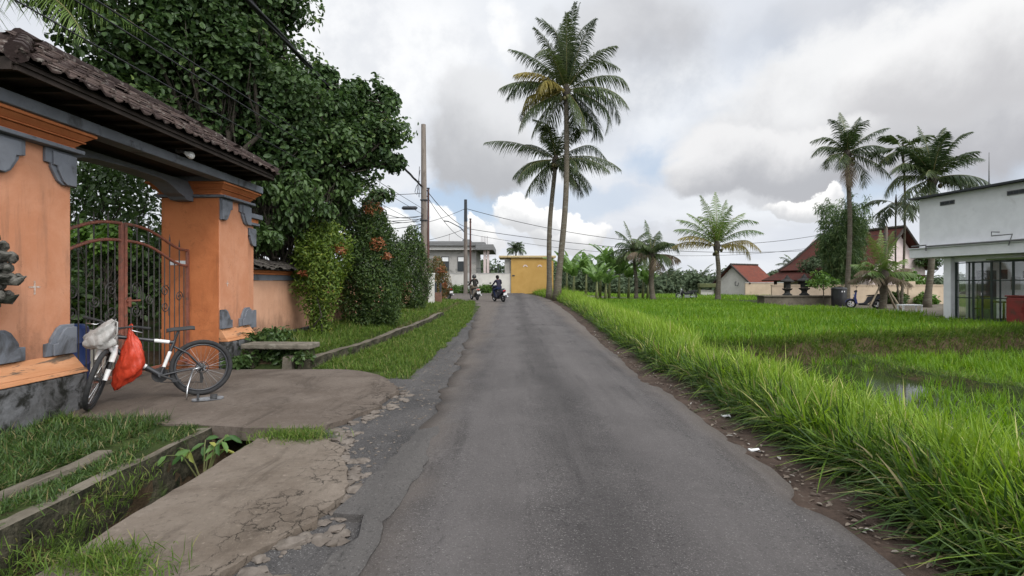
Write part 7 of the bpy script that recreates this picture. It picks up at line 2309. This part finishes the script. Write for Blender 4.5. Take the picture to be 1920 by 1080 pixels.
# lower skirt roof on the left
for sgn in (1,):
    slab_face(m, [rp(3.0, 3.2, 2.95), rp(3.0, 5.0, 1.75), rp(11.0, 5.0, 1.75), rp(9.6, 3.2, 2.95)], 0.12)
rf_ = m.build('roof', M_REDROOF, rh)
m = MB()
ridge(m, rp(-0.35, 0, 6.46), rp(8.1, 0, 6.46), 0.14, 0.5)
for sgn in (1, -1):
    for (a, b_) in zip(prof_[:-1], prof_[1:]):
        m.tube([rp(-0.38, sgn * a[0], a[1]), rp(-0.38, sgn * b_[0], b_[1])], 0.11, 6)
        m.tube([rp(8 + a[0] * 0.45, sgn * a[0], a[1] + 0.05), rp(8 + b_[0] * 0.45, sgn * b_[0], b_[1] + 0.05)], 0.12, 6)
m.build('roof_edge', M_DARKTILE, rf_, smoothf=True, auto=50)
for s in (3.5, 6.5, 9.5):
    MB().box(Vector(rp(s, 4.6, 0.9)), (0.22, 0.22, 1.9)).build('veranda_post', M_DARKWOOD, rh)

SH = Vector((27.6, 64, -0.1)); r2 = Vector((0.985, 0.17, 0)); n2 = Vector((0.17, -0.985, 0))
sh2 = thing('small_house', SH, 'small pale house with a bright red tiled gable roof', 'house')
def sp2(s, w, z):
    v = r2 * s + n2 * w
    return (v.x, v.y, z)
# gable end at s=0 turned towards the road
ang = R(28)
r2 = Vector((math.cos(ang), math.sin(ang), 0)); n2 = Vector((math.sin(ang), -math.cos(ang), 0))
m = MB()
hwid, hl = 2.3, 4.4
m.add([sp2(0, -hwid, -0.1), sp2(0, hwid, -0.1), sp2(0, hwid, 1.7), sp2(0, 0, 3.65), sp2(0, -hwid, 1.7), sp2(hl, -hwid, -0.1), sp2(hl, hwid, -0.1), sp2(hl, hwid, 1.7), sp2(hl, 0, 3.65), sp2(hl, -hwid, 1.7)],
      [(0, 1, 2, 3, 4), (5, 9, 8, 7, 6), (1, 6, 7, 2), (0, 4, 9, 5)])
m.build('wall', M_CREAMW, sh2)
m = MB()
for sgn in (1, -1):
    slab_face(m, [sp2(-0.4, 0, 3.85), sp2(-0.4, sgn * 2.8, 1.47), sp2(hl + 0.3, sgn * 2.8, 1.47), sp2(hl + 0.3, 0, 3.85)], 0.12)
rf2 = m.build('roof', M_REDROOF2, sh2)
m = MB(); ridge(m, sp2(-0.4, 0, 3.9), sp2(hl + 0.3, 0, 3.9), 0.12, 0.5)
for sgn in (1, -1): m.tube([sp2(-0.43, 0, 3.85), sp2(-0.43, sgn * 2.8, 1.47)], 0.11, 6)
m.build('roof_edge', M_DARKTILE, rf2, smoothf=True, auto=50)
m = MB(); m.tube([sp2(-0.03, 0.5, 1.7), sp2(-0.2, 0.5, 1.7), sp2(-0.2, 0.5, 1.25), sp2(-0.2, 0.9, 1.2), sp2(-0.2, 1.0, 1.6)], 0.04, 6); m.build('dish_bracket', M_DARKPOLE, sh2, smoothf=True)
ax_ = MB(); ax_.span((-3.2, -0.1, -0.2), (3.4, 0.1, 1.55)); ax_.span((-3.3, -0.15, 1.553), (3.5, 0.15, 1.64), mi=1); o = ax_.build('garden_wall', [M_BEIGE, M_TRIM]); o.location = (31.2, 61.5, -0.1); tag(o, 'cream garden wall right of the small red roofed house', 'wall')
hg = MB().box((0, 0, 1.25), (2.3, 0.7, 0.5)).box((-1.0, 0, 0.55), (0.25, 0.3, 1.1)).box((1.0, 0, 0.55), (0.25, 0.3, 1.1)); t = thing('garden_arch', (23.9, 62.5, -0.1), 'clipped mossy arch over a low white wall left of the small house', 'arch')
hg.build('arch', pm('mossy_masonry', (0.10, 0.11, 0.045), (0.07, 0.08, 0.03), 2), t, bevel=0.08); MB().box((0, 0.3, 0.35), (1.7, 0.15, 0.75)).build('low_wall', M_CREAMW, t)
polyslab('field_path', [(5.8, 47.6), (17.5, 46.8), (17.5, 50.2), (5.8, 51.6)], lambda x, y: gz(x, y) + 0.05, 0.15, M_CONC, 0.1, step=0.6, inner=3)
# little white litter on the right shoulder
for i, (px, py, lab) in enumerate(((1361, 776, 'white scrap of litter on the dirt edge, the farther one'), (1414, 842, 'pale flat scrap of litter on the dirt edge, the nearer one'))):
    d = 1.5 * 960 / (py - 530); x = (px - 960) / 960 * d
    bm_ = MB(); q = np.random.default_rng(200 + i)
    pts = [(-0.05, -0.015), (-0.02, -0.03), (0.03, -0.025), (0.055, 0.0), (0.03, 0.025), (-0.03, 0.022)]
    bm_.prism(pts, 0.0, 0.012, lambda u, v, w: Vector((u, v, w + 0.012 * math.sin(u * 60))))
    o = bm_.build('litter', M_WHITE, smoothf=False); o.location = (x, d, float(z_dirt(x, d)) + 0.008); o.rotation_euler = (0, 0.1, -0.6); tag(o, lab, 'litter', 'scraps of litter on the roadside')
# ------------------------------------------------------------------ scooters and riders
def paint(name, c, rough=0.32):
    return pm(name, c, tuple(x * 0.85 for x in c), 4, rough, 0.5, bk=0.02)


M_LENS = principled('red_lens', 0.2, 0.5)[0]; M_LENS.node_tree.nodes['Principled BSDF'].inputs['Base Color'].default_value = (0.30, 0.015, 0.012, 1)
M_CLEAR = principled('clear_lens', 0.15, 0.5)[0]; M_CLEAR.node_tree.nodes['Principled BSDF'].inputs['Base Color'].default_value = (0.5, 0.5, 0.5, 1)
xz = lambda u, v, w: Vector((u, w, v))


def moto_wheel(name, par, x, r, wd):
    w = MB().ring((x, 0, r), (0, 1, 0), r - wd * 0.5, wd * 0.55, 28, 10).build(name, M_TYRE, par, smoothf=True)
    k = MB().ring((x, 0, r), (0, 1, 0), r - wd * 1.05, 0.018, 28, 6)
    k.tube([(x, -0.06, r), (x, 0.06, r)], 0.045, 12)
    for i in range(5):
        a = i * 2 * math.pi / 5
        k.box((x + math.cos(a) * (r - wd) * 0.55, 0, r + math.sin(a) * (r - wd) * 0.55), ((r - wd) * 0.95, 0.03, 0.04), rot=Matrix.Rotation(-a, 3, 'Y'))
    k.build('rim', M_STEEL, w, smoothf=True, auto=40)
    return w


def scooter(loc, rz, lean, body, panel, label, plate=True, name='scooter'):
    """x forward; wheelbase 1.28"""
    t = thing(name, loc, label, 'scooter', 'scooters and motorcycles', rz=rz)
    t.rotation_euler = (lean, 0, rz)
    moto_wheel('rear_wheel', t, -0.62, 0.27, 0.12); moto_wheel('front_wheel', t, 0.64, 0.27, 0.10)
    b = MB()
    b.prism([(-0.92, 0.66), (-0.55, 0.46), (-0.30, 0.40), (-0.12, 0.24), (0.24, 0.24), (0.30, 0.32), (0.02, 0.34), (-0.10, 0.52), (-0.16, 0.70), (-0.55, 0.76), (-0.93, 0.80)], -0.15, 0.15, xz)
    b.build('body', body, t, bevel=0.05, seg=3)
    s = MB().prism([(0.30, 0.26), (0.42, 0.30), (0.50, 0.62), (0.42, 0.98), (0.36, 0.98), (0.38, 0.62)], -0.19, 0.19, xz)
    s.build('leg_shield', panel, t, bevel=0.05, seg=3)
    MB().prism([(0.34, 0.94), (0.47, 0.94), (0.50, 1.02), (0.40, 1.10), (0.32, 1.06)], -0.14, 0.14, xz).build('handlebar_cover', body, t, bevel=0.03)
    h = MB().tube([(0.36, -0.34, 1.04), (0.40, -0.12, 1.02), (0.40, 0.12, 1.02), (0.36, 0.34, 1.04)], 0.016, 8)
    for sy in (-1, 1):
        h.tube([(0.365, 0.22 * sy, 1.037), (0.358, 0.35 * sy, 1.042)], 0.02, 8)
        h.tube([(0.38, 0.2 * sy, 1.04), (0.36, 0.25 * sy, 1.24)], 0.007, 5)
        h.box((0.36, 0.27 * sy, 1.27), (0.02, 0.13, 0.09))
    h.build('handlebar', M_MATT, t, bevel=0.004)
    MB().prism([(-0.80, 0.79), (-0.50, 0.755), (-0.15, 0.72), (-0.08, 0.75), (-0.20, 0.80), (-0.45, 0.82), (-0.78, 0.88)], -0.14, 0.14, xz).build('seat', M_MATT, t, bevel=0.03, seg=3)
    MB().box((0.50, 0, 0.80), (0.05, 0.18, 0.12)).build('headlight', M_CLEAR, t, bevel=0.02)
    MB().box((-0.94, 0, 0.735), (0.05, 0.20, 0.08)).build('taillight', M_LENS, t, bevel=0.015)
    fd = MB()
    for x, a0, a1, r in ((0.64, 0.3, 2.6, 0.31),):
        pts = [(x + r * math.cos(a0 + (a1 - a0) * i / 10), 0.27 + r * math.sin(a0 + (a1 - a0) * i / 10)) for i in range(11)]
        pts += [(x + (r - 0.03) * math.cos(a0 + (a1 - a0) * i / 10), 0.27 + (r - 0.03) * math.sin(a0 + (a1 - a0) * i / 10)) for i in range(10, -1, -1)]
        fd.prism(pts, -0.07, 0.07, xz)
    fd.build('front_mudguard', panel, t)
    MB().prism([(-0.95, 0.62), (-1.05, 0.36), (-1.02, 0.35), (-0.88, 0.62)], -0.07, 0.07, xz).build('rear_mudguard', M_MATT, t)
    if plate:
        MB().box((-1.03, 0, 0.52), (0.012, 0.26, 0.16), rot=Matrix.Rotation(-0.3, 3, 'Y')).build('number_plate', M_WHITE, t)
    e = MB().tube([(-0.2, -0.14, 0.24), (-0.5, -0.17, 0.26)], 0.02, 8).tube([(-0.5, -0.17, 0.26), (-0.55, -0.18, 0.27), (-0.9, -0.19, 0.34), (-0.93, -0.19, 0.345)], [0.03, 0.055, 0.055, 0.04], 12)
    e.build('exhaust', M_STEEL, t, smoothf=True, auto=40)
    k = MB()
    for sy in (-1, 1):
        k.tube([(0.47, 0.06 * sy, 0.72), (0.64, 0.075 * sy, 0.27)], 0.02, 8); k.tube([(-0.62, 0.08 * sy, 0.27), (-0.6, 0.1 * sy, 0.55)], 0.018, 6)
    k.box((-0.45, 0, 0.30), (0.36, 0.2, 0.16)); k.box((0.02, 0, 0.22), (0.5, 0.26, 0.05))
    k.build('engine', M_MATT, t, bevel=0.01)
    return t


def motorcycle(loc, rz, body, label):
    t = thing('motorcycle', loc, label, 'motorcycle', 'scooters and motorcycles', rz=rz)
    moto_wheel('rear_wheel', t, -0.62, 0.30, 0.09); moto_wheel('front_wheel', t, 0.64, 0.30, 0.08)
    MB().prism([(-0.95, 0.74), (-0.5, 0.50), (-0.2, 0.46), (0.1, 0.42), (0.32, 0.60), (0.45, 0.86), (0.36, 0.90), (0.18, 0.66), (-0.1, 0.62), (-0.4, 0.72), (-0.95, 0.80)], -0.10, 0.10, xz).build('body', body, t, bevel=0.03)
    MB().prism([(-0.85, 0.80), (-0.3, 0.72), (-0.05, 0.66), (-0.02, 0.72), (-0.3, 0.82), (-0.85, 0.87)], -0.12, 0.12, xz).build('seat', M_MATT, t, bevel=0.02)
    MB().prism([(0.30, 0.30), (0.38, 0.36), (0.46, 0.66), (0.42, 0.86), (0.36, 0.84)], -0.17, 0.17, xz).build('leg_shield', body, t, bevel=0.03)
    MB().box((-0.05, 0, 0.30), (0.42, 0.2, 0.24)).tube([(0.1, -0.12, 0.22), (-0.4, -0.14, 0.22), (-1.0, -0.16, 0.32)], [0.02, 0.035, 0.045], 8).build('engine', M_STEEL, t, bevel=0.01)
    h = MB().tube([(0.30, -0.34, 1.0), (0.40, -0.1, 0.96), (0.40, 0.1, 0.96), (0.30, 0.34, 1.0)], 0.016, 8)
    for sy in (-1, 1): h.tube([(0.36, 0.2 * sy, 0.98), (0.32, 0.24 * sy, 1.16)], 0.007, 5).box((0.32, 0.26 * sy, 1.18), (0.02, 0.12, 0.08))
    h.build('handlebar', M_MATT, t)
    MB().lathe((0.40, 0, 0.88), [(0.02, -0.04), (0.09, 0), (0.10, 0.08), (0.085, 0.1)], 12, axis=(1, 0, 0)).build('headlight', M_CLEAR, t, smoothf=True, auto=40)
    k = MB()
    for sy in (-1, 1):
        k.tube([(0.42, 0.07 * sy, 0.85), (0.64, 0.075 * sy, 0.30)], 0.022, 8); k.tube([(-0.62, 0.08 * sy, 0.30), (-0.58, 0.1 * sy, 0.64)], 0.022, 6); k.tube([(-0.62, 0.07 * sy, 0.30), (0.0, 0.07 * sy, 0.32)], 0.018, 6)
    k.build('suspension', M_STEEL, t, smoothf=True, auto=40)
    for x, a0, a1 in ((0.64, 0.2, 2.7), (-0.62, 0.9, 3.0)):
        r = 0.34
        pts = [(x + r * math.cos(a0 + (a1 - a0) * i / 10), 0.30 + r * math.sin(a0 + (a1 - a0) * i / 10)) for i in range(11)] + [(x + (r - 0.02) * math.cos(a0 + (a1 - a0) * i / 10), 0.30 + (r - 0.02) * math.sin(a0 + (a1 - a0) * i / 10)) for i in range(10, -1, -1)]
        MB().prism(pts, -0.06, 0.06, xz).build('mudguard', body, t)
    return t


M_SKIN = pm('skin', (0.24, 0.13, 0.085), (0.21, 0.11, 0.07), 6, 0.55, 0.3, bk=0)


def rider(sc, label, top, trousers, shoes, helmet=None, hair=None, torso_lean=0.0, scale=1.0):
    """seated, hands on the grips; a single skinned surface with cloth by region"""
    t = thing('person', sc.location, label, 'person', 'riders on the road')
    t.rotation_euler = sc.rotation_euler
    verts, edges, rad, reg = [], [], [], []
    def v(p, r, k, link=None):
        verts.append(p); rad.append(r if isinstance(r, tuple) else (r, r)); reg.append(k)
        if link is not None: edges.append((link, len(verts) - 1))
        return len(verts) - 1
    L_ = torso_lean
    pel = v((-0.30, 0, 0.92), (0.16, 0.13), 1)
    wst = v((-0.29 + L_ * 0.3, 0, 1.07), (0.15, 0.115), 0, pel)
    chs = v((-0.26 + L_ * 0.7, 0, 1.28), (0.17, 0.125), 0, wst)
    shc = v((-0.25 + L_ * 0.9, 0, 1.41), (0.13, 0.09), 0, chs)
    nk = v((-0.235 + L_, 0, 1.49), 0.055, 2, shc)
    jw = v((-0.22 + L_, 0, 1.56), (0.075, 0.082), 2, nk)
    hd_ = v((-0.215 + L_, 0, 1.64), (0.088, 0.10), 2, jw)
    tp = v((-0.225 + L_, 0, 1.71), (0.06, 0.068), 2, hd_)
    v((-0.105 + L_, 0, 1.615), 0.014, 2, hd_)
    for sy in (-1, 1):
        v((-0.225 + L_, 0.098 * sy, 1.63), 0.018, 2, hd_)
        sh_ = v((-0.24 + L_ * 0.85, 0.19 * sy, 1.39), (0.075, 0.075), 0, shc)
        el = v((-0.06 + L_ * 0.4, 0.31 * sy, 1.16), 0.052, 0, sh_)
        fo = v((0.14, 0.31 * sy, 1.10), 0.042, 0, el)
        wr = v((0.27, 0.30 * sy, 1.065), 0.029, 2, fo)
        pm_ = v((0.325, 0.295 * sy, 1.06), (0.036, 0.022), 2, wr)
        for j, (dy, ln_) in enumerate(((-0.034, 0.026), (-0.011, 0.03), (0.012, 0.028), (0.034, 0.022))):
            a = v((0.362, (0.295 + dy) * sy, 1.066), 0.010, 2, pm_)
            b = v((0.362 + ln_ * 0.8, (0.295 + dy) * sy, 1.045), 0.009, 2, a)
            v((0.362 + ln_ * 0.3, (0.295 + dy) * sy, 1.018), 0.008, 2, b)
        th = v((0.315, 0.253 * sy, 1.05), 0.011, 2, pm_)
        v((0.345, 0.235 * sy, 1.028), 0.009, 2, th)
        hp = v((-0.24, 0.11 * sy, 0.90), 0.105, 1, pel)
        kn = v((0.16, 0.20 * sy, 0.80), 0.072, 1, hp)
        cf = v((0.12, 0.20 * sy, 0.58), 0.058, 1, kn)
        an_ = v((0.07, 0.19 * sy, 0.36), 0.038, 1, cf)
        v((0.04, 0.19 * sy, 0.30), 0.04, 3, an_)
        v((0.20, 0.21 * sy, 0.275), (0.045, 0.03), 3, len(verts) - 1)
    me = bpy.data.meshes.new('body')
    me.from_pydata(verts, edges, [])
    o = bpy.data.objects.new('body_src', me); COL.objects.link(o)
    sk = o.modifiers.new('skin', 'SKIN'); sk.use_smooth_shade = True
    for i, dat in enumerate(me.skin_vertices[0].data):
        dat.radius = rad[i]; dat.use_root = (i == 0)
    ss = o.modifiers.new('sub', 'SUBSURF'); ss.levels = 2; ss.render_levels = 2
    dg = bpy.context.evaluated_depsgraph_get()
    nm = bpy.data.meshes.new_from_object(o.evaluated_get(dg))
    bpy.data.objects.remove(o)
    A = np.array(verts)
    nm.materials.clear()
    ids = []
    seg = [(A[a], A[b], reg[b]) for a, b in edges]
    for f in nm.polygons:
        c = np.array(f.center)
        best, bk = 9, 0
        for (a, b, k) in seg:
            ab = b - a; tt = np.clip(np.dot(c - a, ab) / max(1e-9, np.dot(ab, ab)), 0, 1)
            d = np.linalg.norm(c - a - ab * tt)
            if d < best: best, bk = d, k
        ids.append(bk)
    b = link_mesh('body', nm, [top, trousers, M_SKIN, shoes], t, True)
    nm.polygons.foreach_set('material_index', ids)
    hx = -0.215 + L_
    if helmet:
        h = MB().lathe((hx - 0.015, 0, 1.585), [(0.135, -0.06), (0.15, 0.0), (0.155, 0.06), (0.14, 0.13), (0.10, 0.18), (0.05, 0.202), (0.005, 0.208)], 18).build('helmet', helmet, t, smoothf=True, auto=50)
        MB().prism([(hx + 0.10, 1.60), (hx + 0.165, 1.58), (hx + 0.17, 1.65), (hx + 0.13, 1.69)], -0.10, 0.10, xz).build('visor', M_DARKGLASS, h, bevel=0.01)
    else:
        MB().lathe((hx - 0.03, 0, 1.60), [(0.085, -0.09), (0.105, -0.03), (0.108, 0.04), (0.098, 0.10), (0.06, 0.142), (0.005, 0.152)], 16).build('hair', hair, t, smoothf=True, auto=60)
    for sy in (-1, 1):
        MB().lathe((hx + 0.078, 0.036 * sy, 1.642), [(0.003, -0.006), (0.012, 0), (0.003, 0.006)], 8, axis=(1, 0, 0)).build('eye', M_DARKGLASS, t)
    MB().box((hx + 0.078, 0, 1.572), (0.012, 0.045, 0.012)).build('mouth', M_LENS, t)
    return t


cloth = lambda n, c: pm(n, c, tuple(x * 0.75 for x in c), 9, 0.9, 0.1, bs=25, bk=0.4, bd=0.02)
d = 36.0; x = (890 - 960) / 960 * d
s1 = scooter((x, d, float(zroad(d)) + 0.03), R(112), R(-4), paint('beige_fairing', (0.30, 0.265, 0.215)), paint('black_fairing', (0.02, 0.02, 0.022)), 'beige and black scooter ridden by the rider in the dark jacket')
rider(s1, 'person in a dark jacket and helmet with khaki trousers riding the beige scooter', cloth('dark_jacket', (0.028, 0.026, 0.024)), cloth('khaki_cloth', (0.21, 0.17, 0.125)), cloth('pale_shoes', (0.42, 0.41, 0.40)), helmet=paint('black_helmet', (0.02, 0.02, 0.02)))
d = 33.5; x = (936 - 960) / 960 * d
s2 = scooter((x, d, float(zroad(d)) + 0.03), R(118), R(-9), paint('dark_blue_fairing', (0.018, 0.022, 0.045)), paint('black_shield', (0.016, 0.016, 0.02)), 'dark blue scooter leaning into the bend, nearer the camera')
rider(s2, 'person in a dark violet top and blue jeans riding the dark blue scooter', cloth('violet_top', (0.035, 0.032, 0.05)), cloth('blue_jeans', (0.028, 0.038, 0.085)), cloth('dark_shoes', (0.04, 0.04, 0.04)), hair=cloth('dark_hair', (0.016, 0.014, 0.014)))
d = 37.5; x = (836 - 960) / 960 * d
scooter((x, d, float(zroad(d)) + 0.02), R(120), R(0), paint('dark_red_fairing', (0.07, 0.016, 0.014)), paint('black_shield_parked', (0.018, 0.018, 0.02)), 'dark red scooter half hidden behind the reddish shrub')
motorcycle(((1287 - 960) / 960 * 46.3, 46.3, -0.03), R(176), paint('black_tank', (0.015, 0.017, 0.016)), 'black motorcycle parked side on at the field edge between the palms')
scooter(((1620 - 960) / 960 * 30, 30.0, -0.02), R(150), R(3), paint('dark_grey_fairing', (0.03, 0.03, 0.04)), paint('blue_fairing', (0.03, 0.045, 0.22)), 'blue and dark grey scooter parked by the propped young palm', plate=False)
